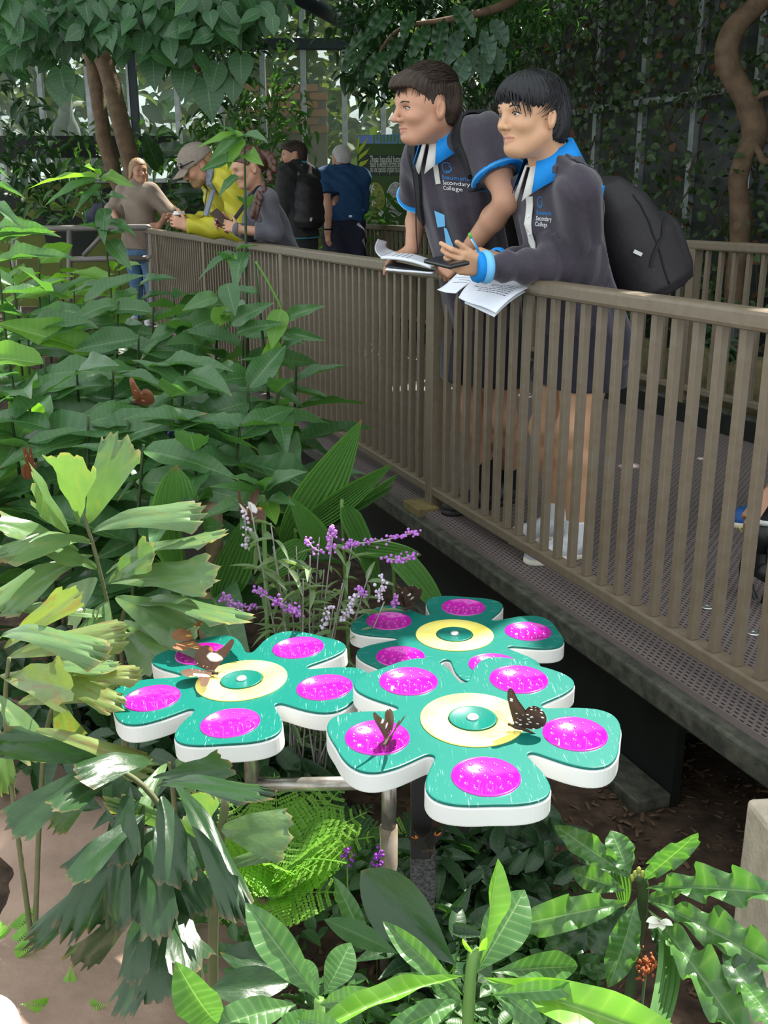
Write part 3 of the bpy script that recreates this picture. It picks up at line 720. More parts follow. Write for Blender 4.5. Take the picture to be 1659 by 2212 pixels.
def crumple(amp, f=9.0, d=(0.3, 0.2, 1.0), seed=0.0):
    d = A3(d); d = d / np.linalg.norm(d)
    e1 = A3((0.7, -0.5, 0.2)); e2 = A3((-0.2, 0.8, 0.5))
    def fn(P):
        u = P @ d; v = P @ e1; w = P @ e2
        a = np.sin(f * 6.28 * u * 0.5 + 2.2 * np.sin(7 * v + seed) + 1.6 * np.sin(5 * w + seed * 2))
        b = np.sin(f * 6.28 * v * 0.6 + 2.0 * np.sin(8 * u + 1.3 + seed) + seed)
        return (amp * (0.65 * a * np.abs(a) ** 0.5 + 0.35 * b * (0.5 + 0.5 * np.sin(4 * u + 3 * w + seed)))).astype(np.float32)
    return fn
# ---- anatomy
def head_prims(F, s=1.0, nose=1.0, jaw=1.0, brow=1.0, sc=(1, 1, 1)):
    """F = 4x4 frame: x forward, y left, z up, origin between the ears"""
    R = np.array(F.to_3x3()); o = np.array(F.translation)
    sc = np.array(sc); w = lambda x, y, z: o + R @ (np.array((x, y, z if z > 0 else z * .85)) * s * sc)
    C = lambda a, b, ra, rb, k=.012, sub=False: Cone(w(*a), w(*b), ra * s, rb * s, k * s, sub)
    E = lambda c, r, k=.015, sub=False: Ell(w(*c), np.array(r) * s * sc, R, k * s, sub)
    P = [E((-.012, 0, .040), (.097, .075, .085)), E((.022, 0, -.028), (.066, .057 * jaw, .084), .03),
         E((.040, 0, .030), (.050, .058, .050), .03), E((.068, 0, -.096), (.020, .022 * jaw, .017), .025),
         C((.002, -.046 * jaw, -.050), (.052, -.018, -.098), .015, .014, .03), C((.002, .046 * jaw, -.050), (.052, .018, -.098), .015, .014, .03),
         E((.058, .038, -.020), (.026, .022, .020), .02), E((.058, -.038, -.020), (.026, .022, .020), .02),
         C((.077, -.030, .032), (.081, 0, .030), .011 * brow, .011 * brow, .014), C((.077, .030, .032), (.081, 0, .030), .011 * brow, .011 * brow, .014),
         E((.096, .034, .010), (.016, .018, .011), .014, True), E((.096, -.034, .010), (.016, .018, .011), .014, True),
         C((.086, 0, .020), (.086 + .024 * nose, 0, -.022), .0080, .0095, .010), E((.088 + .020 * nose, 0, -.024), (.0125, .0105, .0095), .008),
         E((.095, .0125, -.028), (.011, .0075, .0080), .006), E((.095, -.0125, -.028), (.011, .0075, .0080), .006),
         E((.100, .007, -.035), (.005, .0035, .004), .004, True), E((.100, -.007, -.035), (.005, .0035, .004), .004, True),
         C((.076, -.020, -.0615), (.0845, -.006, -.0575), .006, .0070, .006), C((.076, .020, -.0615), (.0845, .006, -.0575), .006, .0070, .006), C((.0845, -.006, -.0575), (.0845, .006, -.0575), .0070, .0070, .006),
         C((.077, -.017, -.0655), (.0835, 0, -.0715), .006, .0078, .006), C((.077, .017, -.0655), (.0835, 0, -.0715), .006, .0078, .006),
         C((.080, -.023, -.0645), (.095, 0, -.0640), .0022, .0022, .003, True), C((.080, .023, -.0645), (.095, 0, -.0640), .0022, .0022, .003, True),
         ]
    for sd in (-1, 1):
        P += [Ell(w(-.014, .075 * sd, -.004), np.array((.019, .0095, .030)) * s, R @ np.array(Matrix.Rotation(-.20, 3, 'Y') @ Matrix.Rotation(sd * .30, 3, 'Z')), .006 * s),
              Ell(w(-.007, .085 * sd, .002), np.array((.0110, .006, .020)) * s, R @ np.array(Matrix.Rotation(-.20, 3, 'Y') @ Matrix.Rotation(sd * .30, 3, 'Z')), .004 * s, True)]
    return P, w
def hand_prims(W, fwd, up, side, curl=(25, 30, 35, 40), thumb=(0.55, 0.75, -0.25), tcurl=20, s=1.0, spread=1.0):
    """side=+1: thumb lies towards fwd x up ... lateral = side * up.cross(fwd)"""
    W = Vector(W); f = Vector(fwd).normalized(); u = Vector(up); u = (u - f * u.dot(f)).normalized(); l = u.cross(f) * side
    P = []; K = .010 * s
    lens = ((.043, .026, .021), (.047, .030, .022), (.043, .028, .021), (.034, .021, .019)); off = (.029, .0095, -.0105, -.029); kn = (.084, .088, .083, .074)
    for i in range(4):
        b = W + (f * kn[i] + l * off[i] * 1.0) * s
        P.append(Cone(W + (l * off[i] * .6 + f * .006) * s, b, .0155 * s, .0115 * s, .014 * s))
        dirv = (f + l * off[i] * 2.5 * spread).normalized(); p = b; r = .0098 - .0008 * (i == 3)
        for j, L_ in enumerate(lens[i]):
            a = math.radians(curl[i] * (0.9, 1.15, 0.8)[j])
            dirv = Matrix.Rotation(a, 3, l * side) @ dirv
            q = p + dirv * L_ * s; P.append(Cone(p, q, (r - .0007 * j) * s, (r - .0007 * (j + 1)) * s, .004 * s if j == 0 else .003 * s)); p = q
    b = W + (f * .022 + l * .022) * s; d = (f * thumb[0] + l * thumb[1] + u * thumb[2]).normalized()
    p = b
    for j, L_ in enumerate((.046, .033, .027)):
        q = p + d * L_ * s; P.append(Cone(p, q, (.0150, .0112, .0098)[j] * s, (.0112, .0098, .0078)[j] * s, (.014, .004, .003)[j] * s)); p = q
        a = math.radians(tcurl); d = (d * math.cos(a) + f * math.sin(a)).normalized()
    return P
def limb(a, b, c, r, k=.02):
    """two-segment limb with taper and a muscle bulge; r = (top, mid, joint, bulge, end)"""
    a, b, c = Vector(a), Vector(b), Vector(c)
    m = b + (c - b) * 0.30
    return [Cone(a, b, r[0], r[2], k), Cone(a + (b - a) * .25, a + (b - a) * .6, r[1], r[1] * .95, k), Cone(b, m, r[2], r[3], k), Cone(m, c, r[3], r[4], k)]
def eye_parts(F, s, parent, iris=(0.03, 0.018, 0.01), open_=1.0, ew=0.0115):
    me = bpy.data.meshes.get('eyeball')
    if not me:
        V = []; Fc = []; n = 16; mi = []
        prof = [(0.001, 1.0), (0.16, 0.985), (0.19, 0.98), (0.45, 0.89), (0.50, 0.866), (0.8, 0.6), (1.0, 0.0), (0.6, -0.8), (0.001, -1.0)]
        for r, x in prof:
            for k in range(n): V.append((x, r * math.cos(2 * math.pi * k / n), r * math.sin(2 * math.pi * k / n)))
        for i in range(len(prof) - 1):
            for k in range(n): Fc.append((i * n + k, i * n + (k + 1) % n, (i + 1) * n + (k + 1) % n, (i + 1) * n + k)); mi.append(2 if i < 1 else (1 if i < 3 else 0))
        me = me_np('eyeball', V, Fc, None, True, mi)
        for q in (mat('eye_white', (0.55, 0.52, 0.50), 0.25), mat('eye_iris', (0.035, 0.020, 0.012), 0.2), mat('eye_pupil', (0.004, 0.004, 0.004), 0.15)): me.materials.append(q)
    for sd in (-1, 1):
        M = F @ Matrix.Translation(Vector((.0735, .033 * sd, .0105)) * s) @ Matrix.Diagonal((ew * s, ew * s * 1.15, ew * s * open_, 1))
        obj('eye', me, None, parent, M)
def brow_lash(F, s, parent, m, thick=1.0, lift=0.0):
    for sd in (-1, 1):
        pts = [(.0905, .014, .027 + lift), (.0915, .024, .0305 + lift), (.087, .036, .032 + lift), (.077, .049, .028 + lift)]
        P = [F @ (Vector((x, y * sd, z)) * s) for x, y, z in pts]
        obj('eyebrow', tube_me('eyebrow', smooth_path(P, 4), [.0022 * s * thick] + [.0032 * s * thick] * 8 + [.0028 * s * thick] * 3 + [.0010 * s], 6), m, parent)
        pts = [(.0840, .020, .0135), (.0868, .030, .0170), (.0835, .040, .0155), (.076, .048, .0110)]
        P = [F @ (Vector((x, y * sd, z)) * s) for x, y, z in pts]
        obj('eyelid', tube_me('eyelid', smooth_path(P, 4), .0014 * s, 5), m, parent)
def strands(name, F, s, ells, n, flow, lenr, m, parent, keep, seed=1, rad=0.0016, lift=0.004, segs=5):
    """hair locks laid over an ellipsoid skull (centre, radii) following a combing direction"""
    R = random.Random(seed); V = []; Fc = []
    c, rr = Vector(ells[0]), Vector(ells[1])
    cnt = 0; tries = 0
    while cnt < n and tries < n * 20:
        tries += 1
        d = Vector((R.gauss(0, 1), R.gauss(0, 1), R.gauss(0, 1))).normalized()
        p = Vector((c.x + d.x * rr.x, c.y + d.y * rr.y, c.z + d.z * rr.z))
        if not keep(p, d): continue
        cnt += 1
        L_ = R.uniform(*lenr); pts = []; q = p.copy(); lf = R.uniform(0.1, 1.0) * lift
        jit = Vector((R.gauss(0, .12), R.gauss(0, .12), R.gauss(0, .08)))
        for j in range(segs + 1):
            t = j / segs
            e = Vector(((q.x - c.x) / rr.x, (q.y - c.y) / rr.y, (q.z - c.z) / rr.z)); el = e.length
            nrm = Vector((e.x / rr.x, e.y / rr.y, e.z / rr.z)).normalized()
            pts.append(q + nrm * lf * math.sin(min(1, t * 1.3) * math.pi * .6))
            fl = flow(q, d) + jit; fl = fl - nrm * fl.dot(nrm)
            if fl.length < 1e-4: fl = nrm.orthogonal()
            q = q + fl.normalized() * L_ / segs
            e = Vector(((q.x - c.x) / rr.x, (q.y - c.y) / rr.y, (q.z - c.z) / rr.z)); e = e / max(e.length, 1e-6)
            q = Vector((c.x + e.x * rr.x, c.y + e.y * rr.y, c.z + e.z * rr.z))
        P = [F @ (x * s) for x in pts]
        r0 = rad * s * R.uniform(.7, 1.3)
        v, f = tube_arrays(P, [r0 * (1 - .85 * (j / segs) ** 1.5) for j in range(segs + 1)], 3, False)
        k = len(V); V += v; Fc += [tuple(i + k for i in t_) for t_ in f]
    me = me_np(name, [tuple(v) for v in V], Fc); me.materials.append(m)
    return obj(name, me, None, parent)
def skin(name, c, c2=None):
    return mat(name, c, 0.5, 0.35, 0, 25, c2 or tuple(x * .86 for x in c), 0.5, sss=0.10, bump=0.04, bscale=300)
def axes(up, left):
    """rotation with columns lateral(left), depth(back), up"""
    z = Vector(up).normalized(); x = Vector(left); x = (x - z * x.dot(z)).normalized(); y = z.cross(x)
    return np.array(Matrix((x, y, z)).transposed()), x, y, z
def text_me(txt, size, align='LEFT', extrude=0.0, sp=1.0):
    cu = bpy.data.curves.new('txt', 'FONT'); cu.body = txt; cu.size = size; cu.align_x = align; cu.extrude = extrude; cu.space_line = sp; cu.resolution_u = 2
    o = bpy.data.objects.new('txt', cu); COL.objects.link(o)
    dg = bpy.context.evaluated_depsgraph_get(); me = bpy.data.meshes.new_from_object(o.evaluated_get(dg))
    bpy.data.objects.remove(o); bpy.data.curves.remove(cu); return me
def decal(name, me, M, target, m, parent, off=0.0015, sub=0):
    """lay a flat mesh (in frame M, facing +z of M) on the target surface by ray casting along -z"""
    bm = bmesh.new(); bm.from_mesh(me); bmesh.ops.triangulate(bm, faces=bm.faces)
    if sub: bmesh.ops.subdivide_edges(bm, edges=bm.edges, cuts=sub, use_grid_fill=True)
    tm = target.data; T = wm(target)
    key = target.name
    if key not in BV: BV[key] = BVHTree.FromPolygons([T @ v.co for v in tm.vertices], [tuple(p.vertices) for p in tm.polygons])
    z = (M.to_3x3() @ Vector((0, 0, 1))).normalized()
    for v in bm.verts:
        w = M @ v.co; h = BV[key].ray_cast(w + z * 0.12, -z, 0.3)
        v.co = (h[0] + z * off) if h[0] is not None else w
    out = bpy.data.meshes.new(name); bm.to_mesh(out); bm.free()
    return obj(name, out, m, parent)
BV = {}
def ribbon_me(name, pts, ups, w, th=0.004):
    """flat strap: centre points with surface normals"""
    pts = [Vector(p) for p in pts]; V = []; F = []; n = len(pts)
    if not hasattr(w, '__len__'): w = [w] * n
    for i in range(n):
        t = (pts[min(i + 1, n - 1)] - pts[max(i - 1, 0)]).normalized(); u = Vector(ups[i]); u = (u - t * u.dot(t)).normalized(); l = t.cross(u)
        for a, b in ((-1, 0), (1, 0), (1, 1), (-1, 1)): V.append(pts[i] + l * a * w[i] / 2 + u * b * th)
    for i in range(n - 1):
        for k in range(4): F.append((i * 4 + k, i * 4 + (k + 1) % 4, (i + 1) * 4 + (k + 1) % 4, (i + 1) * 4 + k))
    F.append((3, 2, 1, 0)); F.append(tuple((n - 1) * 4 + k for k in range(4)))
    return me_from(name, V, F, smooth=False)
def drape(target, pts, normals_from, off=0.004):
    """push strap points onto the target surface from outside"""
    T = wm(target); tm = target.data; key = target.name
    if key not in BV: BV[key] = BVHTree.FromPolygons([T @ v.co for v in tm.vertices], [tuple(p.vertices) for p in tm.polygons])
    out = []; nn = []
    for p in pts:
        loc, nrm, i, d = BV[key].find_nearest(Vector(p))
        if nrm.dot(Vector(p) - Vector(normals_from)) < 0: nrm = -nrm
        out.append(loc + nrm * off); nn.append(nrm)
    return out, nn
# ------------------------------------------------------------------ people
M_navy = mat('navy_polo', (0.036, 0.029, 0.042), 0.75, 0.25, 0, 60, (0.048, 0.039, 0.054), 0.6, sheen=0.25, bump=0.05, bscale=500)
M_blue = mat('blue_trim', (0.004, 0.21, 0.62), 0.7, 0.3, 0, 80, (0.008, 0.25, 0.68), 0.6)
M_ltblue = mat('light_blue_trim', (0.16, 0.48, 0.82), 0.7, 0.3)
M_polowhite = mat('polo_white', (0.62, 0.61, 0.58), 0.8, 0.2)
M_logow = mat('logo_white', (0.72, 0.74, 0.76), 0.7, 0.2)
M_logob = mat('logo_blue', (0.03, 0.22, 0.55), 0.7, 0.2)
M_short = mat('navy_shorts', (0.018, 0.017, 0.026), 0.8, 0.2, sheen=0.2)
M_pack = mat('black_nylon', (0.012, 0.010, 0.012), 0.6, 0.35, 0, 90, (0.020, 0.017, 0.020), 0.6, bump=0.08, bscale=600)
M_strap = mat('black_strap', (0.010, 0.010, 0.012), 0.7, 0.3, bump=0.1, bscale=900)
M_paper = mat('white_paper', (0.72, 0.75, 0.82), 0.85, 0.2)
M_ink = mat('ink', (0.03, 0.04, 0.07), 0.8, 0.2)
M_dkhair = mat('dark_brown_hair', (0.026, 0.016, 0.011), 0.6, 0.3, 0, 40, (0.05, 0.032, 0.022), 0.6)
M_bkhair = mat('black_hair', (0.007, 0.007, 0.009), 0.52, 0.35, 0, 40, (0.014, 0.014, 0.018), 0.6)
S_a = skin('skin_light', (0.50, 0.265, 0.17)); S_b = skin('skin_warm', (0.56, 0.32, 0.19))
M_lip = mat('lips', (0.44, 0.20, 0.145), 0.4, 0.4); M_lip2 = mat('lips_b', (0.47, 0.22, 0.15), 0.4, 0.4)

def collar(name, F, m, parent, rt=.064, ro=.098, zt=.045, zb=.004, a0=28, point=.045, tilt=.25):
    V = []; Fc = []; n = 36
    for side in (0, 1):
        for i in range(n + 1):
            th = math.radians(a0 + (360 - 2 * a0) * i / n); c, s_ = math.cos(th), math.sin(th)
            e = min(i, n - i) / n; fr = max(0, 1 - e * 6) ** 1.5
            dz = -tilt * (c + 1) * .06
            o_ = .003 * side
            V.append(F @ Vector(((rt + o_) * c, (rt + o_) * s_ * .95, zt + dz + .012 * (1 - c) * .5)))
            V.append(F @ Vector(((rt + .012 + o_) * c, (rt + .012 + o_) * s_ * .98, zt + dz + .012 * (1 - c) * .5 + .003)))
            V.append(F @ Vector(((ro + o_ + .01 * fr) * c + .01 * fr, (ro + o_ + .012) * s_, zb + dz * 1.25 - point * fr)))
    k = 3; half = (n + 1) * 3
    for sd in (0, 1):
        for i in range(n):
            for j in range(2):
                a = sd * half + i * 3 + j; q = (a, a + 1, a + 4, a + 3); Fc.append(q if sd else q[::-1])
    for i in range(n):
        for j in (0, 2):
            a = i * 3 + j; Fc.append((a, a + 3, a + 3 + half, a + half))
    return obj(name, me_from(name, V, Fc), m, parent)
def swirl_me():
    V = []; F = []
    for (r, w, a0, a1, cx, cy) in ((1.0, .22, 40, 300, 0, 0), (.58, .20, 200, 430, .12, -.12)):
        n = 20; b = len(V)
        for i in range(n + 1):
            t = i / n; a = math.radians(a0 + (a1 - a0) * t); ww = w * math.sin(math.pi * (0.12 + .76 * t))
            for q in (-.5, .5): V.append((cx + (r + q * ww) * math.cos(a), cy + (r + q * ww) * math.sin(a), 0))
        for i in range(n): F.append((b + 2 * i, b + 2 * i + 1, b + 2 * i + 3, b + 2 * i + 2))
    return me_from('swirl', V, F)
def logo(F, target, parent, s=1.0):
    """F: origin at top-left of the emblem, x along text, y up, z out of the chest"""
    decal('emblem', swirl_me(), F @ Matrix.Translation((.022 * s, -.016 * s, 0)) @ Matrix.Scale(.016 * s, 4), target, M_logob, parent)
    decal('lettering', text_me('Beaumaris', .019 * s), F @ Matrix.Translation((0, -.052 * s, 0)), target, M_logob, parent)
    decal('lettering', text_me('Secondary', .019 * s), F @ Matrix.Translation((0, -.069 * s, 0)), target, M_logow, parent)
    decal('lettering', text_me('College', .019 * s), F @ Matrix.Translation((0, -.086 * s, 0)), target, M_logow, parent)
def cuff(name, a, b, ra, rb, t0, t1, m, parent, ex=.003, vox=.004):
    """band round a sleeve between parameters t0..t1 of the segment a-b"""
    a, b = Vector(a), Vector(b); d = b - a; q0 = a + d * t0; q1 = a + d * t1; r0 = ra + (rb - ra) * t0; r1 = ra + (rb - ra) * t1
    n = d.normalized(); e = .01
    V = []; F = []; x = n.orthogonal().normalized(); y = n.cross(x); N_ = 28
    for (q, r) in ((q0, r0 * .8), (q0, r0 + ex), (q0 + (q1 - q0) * .5, (r0 + r1) / 2 + ex * 1.5), (q1, r1 + ex), (q1, r1 * .8)):
        for k in range(N_): an = 2 * math.pi * k / N_; V.append(q + (x * math.cos(an) + y * math.sin(an)) * r)
    for i in range(4):
        for k in range(N_): F.append((i * N_ + k, i * N_ + (k + 1) % N_, (i + 1) * N_ + (k + 1) % N_, (i + 1) * N_ + k))
    return obj(name, me_from(name, V, F), m, parent)
def shoe(parent, heel, toe, h, mats, w=.05, name='shoe', up=(0, 0, 1)):
    heel, toe = Vector(heel), Vector(toe); f = (toe - heel); L_ = f.length; f.normalize(); l = Vector((0, 0, 1)).cross(f); z = Vector((0, 0, 1))
    P = [Cone(heel + f * .045 + z * .042, heel + f * .12 + z * .045, .042, .040, .03), Cone(heel + f * .10 + z * .04, toe - f * .045 + z * .034, .042, .034, .03),
         Cone(heel + f * .055 + z * .05, heel + f * .06 + z * h, .040, .040, .03), Ell(toe - f * .06 + z * .032, (.060, .046, .034), np.array(Matrix((f, l, z)).transposed()), .02)]
    o = sdf_obj(name, P, .005, mats[0], parent, [Clip(heel + z * .016, -z), Clip(heel + f * .06 + z * (h + .0), z)])
    # sole
    V = []; F = []; n = 28
    for zz, ex in ((0.0, 0.0), (0.006, 0.004), (0.022, 0.003), (0.024, -0.004)):
        for k in range(n):
            a = 2 * math.pi * k / n; c, s_ = math.cos(a), math.sin(a)
            x = L_ / 2 + (L_ / 2 + ex) * abs(c) ** .75 * (1 if c > 0 else -1); wd = (w * (0.80 + .22 * (x / L_)) + ex) * abs(s_) ** .8 * (1 if s_ > 0 else -1)
            V.append(heel + f * x + l * wd + z * zz)
    for i in range(3):
        for k in range(n): F.append((i * n + k, i * n + (k + 1) % n, (i + 1) * n + (k + 1) % n, (i + 1) * n + k))
    F.append(tuple(range(n - 1, -1, -1))); F.append(tuple(3 * n + k for k in range(n)))
    obj('sole', me_from('sole', V, F), mats[1], o)
    for i in range(4):
        t = .10 + i * .022; p = heel + f * (t + .01) + z * (.086 - .010 * i)
        obj('lace', tube_me('lace', [p - l * .024 - z * .008, p + z * .003, p + l * .024 - z * .008], .0028, 5), mats[2], o)
    return o
def person_empty(p, label): return empty('person', Vector((p.x, p.y, 0)), label, 'person', None)
Zv = Vector((0, 0, 1))
BACKREG = {}
# ======================= student with black hair, long dark sleeves (nearer) =======================
def student_b():
    hip = at(1258, 690, 3.62); root = person_empty(hip, 'student with straight black hair in a long-sleeved navy shirt resting forearms on the railing')
    nk = at(1184, 354, 3.50); lf = Vector((.40, -.916, 0)).normalized(); fw = Vector((-.916, -.40, 0))
    shL = nk + lf * .170 + Vector((.015, 0, -.085)); shR = nk - lf * .165 + Vector((.02, 0, -.085))
    elL = at(1246, 574, 3.46); wrL = at(1040, 577, 3.36); elR = at(1165, 572, 3.72); wrR = at(1078, 561, 3.56)
    hc = at(1147, 258, 3.42); hf = Vector((-.84, -.54, -.03)).normalized(); hup = (Zv + fw * .14).normalized()
    HF = frame(hc, hf, hup); hs = 1.08
    HP, w = head_prims(HF, hs, nose=.72, jaw=1.0, sc=(1.05, 1, 1))
    spine = (nk - hip); R, L, Bk, Up = axes(spine, lf); H = spine.length
    skinp = HP + [Cone(w(-.022, 0, -.045), nk + Vector((.0, 0, .0)) + Bk * .012, .054 * hs, .060, .03), Cone(nk + Bk * .015, nk - Up * .12 + Bk * .01, .064, .07, .04)]
    torso = Loft(hip, R, [(-.02, .12, .075, 0, 0), (H * .5, .12, .075, 0, 0.01), (H * .8, .13, .08, 0, .01), (H * .93, .07, .05, 0, .015)], .04)
    skinp += [torso] + limb(shL, elL, wrL, (.05, .046, .040, .040, .027)) + limb(shR, elR, wrR, (.05, .046, .040, .040, .027))
    # hands: near hand palm in, thumb on top, fingers under the phone; far hand loosely holds the pen
    hfL = (at(975, 562, 3.30) - wrL).normalized()
    hl = hand_prims(wrL, hfL, Vector((.25, -.85, -.25)), -1, (26, 42, 50, 56), (0.93, 0.36, -.10), 4, .98, .3)
    hr = hand_prims(wrR, (at(1035, 540, 3.46) - wrR).normalized(), Vector((.1, -.35, .95)), -1, (42, 50, 60, 62), (0.85, 0.45, -.35), 10, 1.0)
    hipL = hip + lf * .085 - Up * .02; hipR = hip - lf * .085 - Up * .02
    anL = at(1246, 1128, 3.50); anR = at(1206, 1085, 3.72); knL = at(1236, 930, 3.47); knR = at(1178, 925, 3.66)
    skinp += hl + hr + limb(hipL, knL, anL, (.088, .080, .055, .054, .036), .03) + limb(hipR, knR, anR, (.088, .080, .055, .054, .036), .03)
    skinp += [Cone(anL, anL - Zv * .06, .036, .034, .01), Cone(anR, anR - Zv * .06, .036, .034, .01)]
    boxes = [(np.array(hc) - .16 * hs, np.array(hc) + .16 * hs, .0026)]
    for pr in (hl, hr):
        lo = np.min([p.c - p.r for p in pr], axis=0) - .004; hi = np.max([p.c + p.r for p in pr], axis=0) + .004; boxes.append((lo, hi, .0028))
    lipc = [(Cone(w(.079, -.018, -.0640), w(.079, .018, -.0640), .0085 * hs, .0085 * hs), 0.0), (Cone(w(.085, -.009, -.0645), w(.085, .009, -.0645), .0105 * hs, .0105 * hs), 0.0)]
    body = sdf_obj('body', skinp, .006, [S_b, M_lip2, M_lip2], root, paint=lipc, boxes=boxes)
    HS = HF @ Matrix.Diagonal((1.05, 1, 1, 1)); eye_parts(HS, hs, root, open_=.60); brow_lash(HS, hs, root, M_bkhair, 1.1, .002)
    # shirt
    sw = [Loft(hip, R, [(-.15, .195, .150, 0, .0), (0, .178, .140, 0, 0), (H * .25, .158, .118, 0, 0), (H * .5, .160, .116, 0, 0), (H * .72, .168, .120, 0, 0), (H * .86, .150, .105, 0, .01), (H * .97, .080, .072, 0, .015)], .06, 2.2),
          Cone(nk + lf * .05 - Up * .03 + Bk * .01, shL, .060, .066, .05), Cone(nk - lf * .05 - Up * .03 + Bk * .01, shR, .060, .062, .05),
          Cone(shL, elL, .074, .064, .022), Cone(elL, elL + (wrL - elL) * .35, .064, .060, .03), Cone(elL + (wrL - elL) * .35, wrL, .060, .040, .03),
          Cone(shR, elR, .064, .058, .03), Cone(elR, wrR, .062, .040, .03)]
    dL = (wrL - elL).normalized(); dR = (wrR - elR).normalized()
    cw, cf1 = crumple(.010, 22, (.8, .3, .45), 1.0), crumple(.011, 30, tuple(dL), 2.0)
    cl_ = A3(elL); cd = A3(dL)
    def dsp(P):
        t = np.clip(((P - cl_) @ cd + .05) / .18, 0, 1); near = np.linalg.norm(P - cl_ - np.clip((P - cl_) @ cd, 0, .3)[:, None] * cd, axis=1) < .11
        return np.where(near, cf1(P) * (.25 + .75 * t), cw(P))
    # sleeves end at the wrists
    class CutHands:
        def d(s, P):
            a = np.minimum(-((P - A3(wrL + dL * .005)) @ A3(dL)), 9); r1 = np.linalg.norm(P - A3(wrL + dL * .06), axis=1) - .10
            c = (P - A3(wrL + dL * .0)) @ A3(dL); m1 = np.where(np.linalg.norm(P - A3(wrL), axis=1) < .12, c, -1.0)
            c2 = (P - A3(wrR)) @ A3(dR); m2 = np.where(np.linalg.norm(P - A3(wrR), axis=1) < .10, c2, -1.0)
            return np.maximum(m1, m2)
    shirt = sdf_obj('shirt', sw, .006, M_navy, root, [CutHands(), Clip(hip - Up * .14, -Up)], dsp)
    cuff('cuff', elL, wrL, .055, .040, .92, 1.0, M_ltblue, root, .009); cuff('cuff', elL, wrL, .055, .039, .995, 1.075, M_blue, root, .008)
    cuff('cuff', elR, wrR, .055, .039, .99, 1.08, M_blue, root, .002)
    NF = frame(nk - Up * .012 + Bk * .005, fw + Zv * -.15, (Zv + fw * .28).normalized())
    collar('collar', NF, M_blue, root, .066, .110, .066, -.002, 30, .030)
    collar('inner_collar', NF @ Matrix.Translation((.010, 0, -.008)), M_polowhite, root, .058, .098, .046, .0, 9, .045)
    chest = nk - Up * .06 - Bk * .13
    dn = [chest + lf * .004 - Up * (.0 + .032 * i) for i in range(7)]
    pts, nn = drape(shirt, dn, hip + Up * .2, .003); obj('placket', ribbon_me('placket', pts, nn, .034, .003), M_polowhite, root)
    for i in (2, 4): obj('button', lathe_me('button', [(.005, 0), (.0055, .001), (.004, .002), (.001, .0015)], 12), M_logow, root, frame(pts[i] + nn[i] * .003, nn[i].orthogonal(), nn[i]))
    xo = (lf * .97 - Bk * .10).normalized()
    LFm = frame(nk - Up * .115 - Bk * .12 + lf * .045, xo, Vector((0, 0, 1))); zz = (fw * .75 + lf * .5).normalized(); yy = zz.cross(xo).normalized()
    M = Matrix((xo, yy, zz)).transposed().to_4x4(); M.translation = nk - Up * .110 + fw * .10 + lf * .040
    logo(M, shirt, root, 1.08)
    # small blue flash on the shoulder blade
    fl = me_from('flash', [(0, 0, 0), (.010, 0, 0), (.022, .05, 0), (.012, .055, 0), (-.004, .03, 0)], [(0, 1, 2, 3, 4)])
    Ms = frame(shL + Vector((.06, -.03, -.04)), Vector((.8, -.1, .2)), Vector((.45, -.9, .2))); decal('shoulder_flash', fl, Ms, shirt, M_logob, root)
    # shorts
    sp = [Loft(hip, axes(Zv, lf)[0], [(-.24, .190, .145, 0, 0), (-.1, .185, .142, 0, 0), (.05, .15, .115, 0, 0)], .03), Cone(hipL - Up * .05, knL + (hipL - knL) * .30, .105, .096, .03), Cone(hipR - Up * .05, knR + (hipR - knR) * .30, .105, .096, .03)]
    class CutLegs:
        def d(s, P):
            z0 = (knL.z + (hipL.z - knL.z) * .40); return z0 - P[:, 2]
    sh = sdf_obj('shorts', sp, .008, M_short, root, [CutLegs()], crumple(.005, 20, (1, 0, .3), 3))
    zl = frame(at(1218, 830, 3.36), Vector((.9, -.2, 0)), Vector((-.3, -.95, 0))); Mz = Matrix((Vector((.95, -.3, 0)), Vector((0, 0, 1)), Vector((-.3, -.95, 0)))).transposed().to_4x4(); Mz.translation = at(1219, 830, 3.38)
    decal('shorts_emblem', swirl_me(), Mz @ Matrix.Scale(.016, 4), sh, M_ltblue, root, .003)
    # socks and shoes
    Msock = mat('white_sock', (0.66, 0.67, 0.70), 0.9, 0.2, bump=.2, bscale=300)
    Mshoe = (mat('white_trainer', (0.56, 0.58, 0.62), 0.6, 0.3, 0, 38, (0.20, 0.22, 0.26), 0.5), mat('cream_sole', (0.62, 0.59, 0.50), 0.6), mat('white_lace', (0.7, 0.7, 0.7), 0.8))
    for an in (anL, anR):
        sdf_obj('sock', [Cone(an - Zv * .09, an + Zv * .01, .042, .041, .01)], .005, Msock, root, [Clip(an + Zv * .012, Zv)])
        hl_ = Vector((an.x + .06, an.y + .03, 0.0)); shoe(root, hl_, hl_ + Vector((-.24, -.11, 0)) * 1.05, .085, Mshoe)
    # hair
    hp = [Ell(w(-.016, 0, .048), np.array((.110, .083, .088)) * hs, np.array(HF.to_3x3()), .02), Ell(w(-.060, 0, -.012), np.array((.062, .078, .085)) * hs, np.array(HF.to_3x3()), .03), Ell(w(.033, 0, .064), np.array((.070, .078, .056)) * hs, np.array(HF.to_3x3()), .03)]
    Ri = np.array(HF.to_3x3()); ho = np.array(HF.translation)
    class Face:
        def d(s, P):
            q = ((P - ho) @ Ri) / hs
            th = np.arctan2(np.abs(q[:, 1]), q[:, 0])             # 0 = front
            line = np.interp(th, [0, .45, .75, 1.0, 1.30, 1.55, 1.85, 2.1, 3.14], [.082, .060, .036, .028, .028, .046, .044, -.055, -.075])
            line = line + .004 * np.sin(th * 40 + q[:, 0] * 90)
            return (line - q[:, 2]) * hs
    e1 = A3(HF.to_3x3() @ Vector((.55, .25, -.8)))
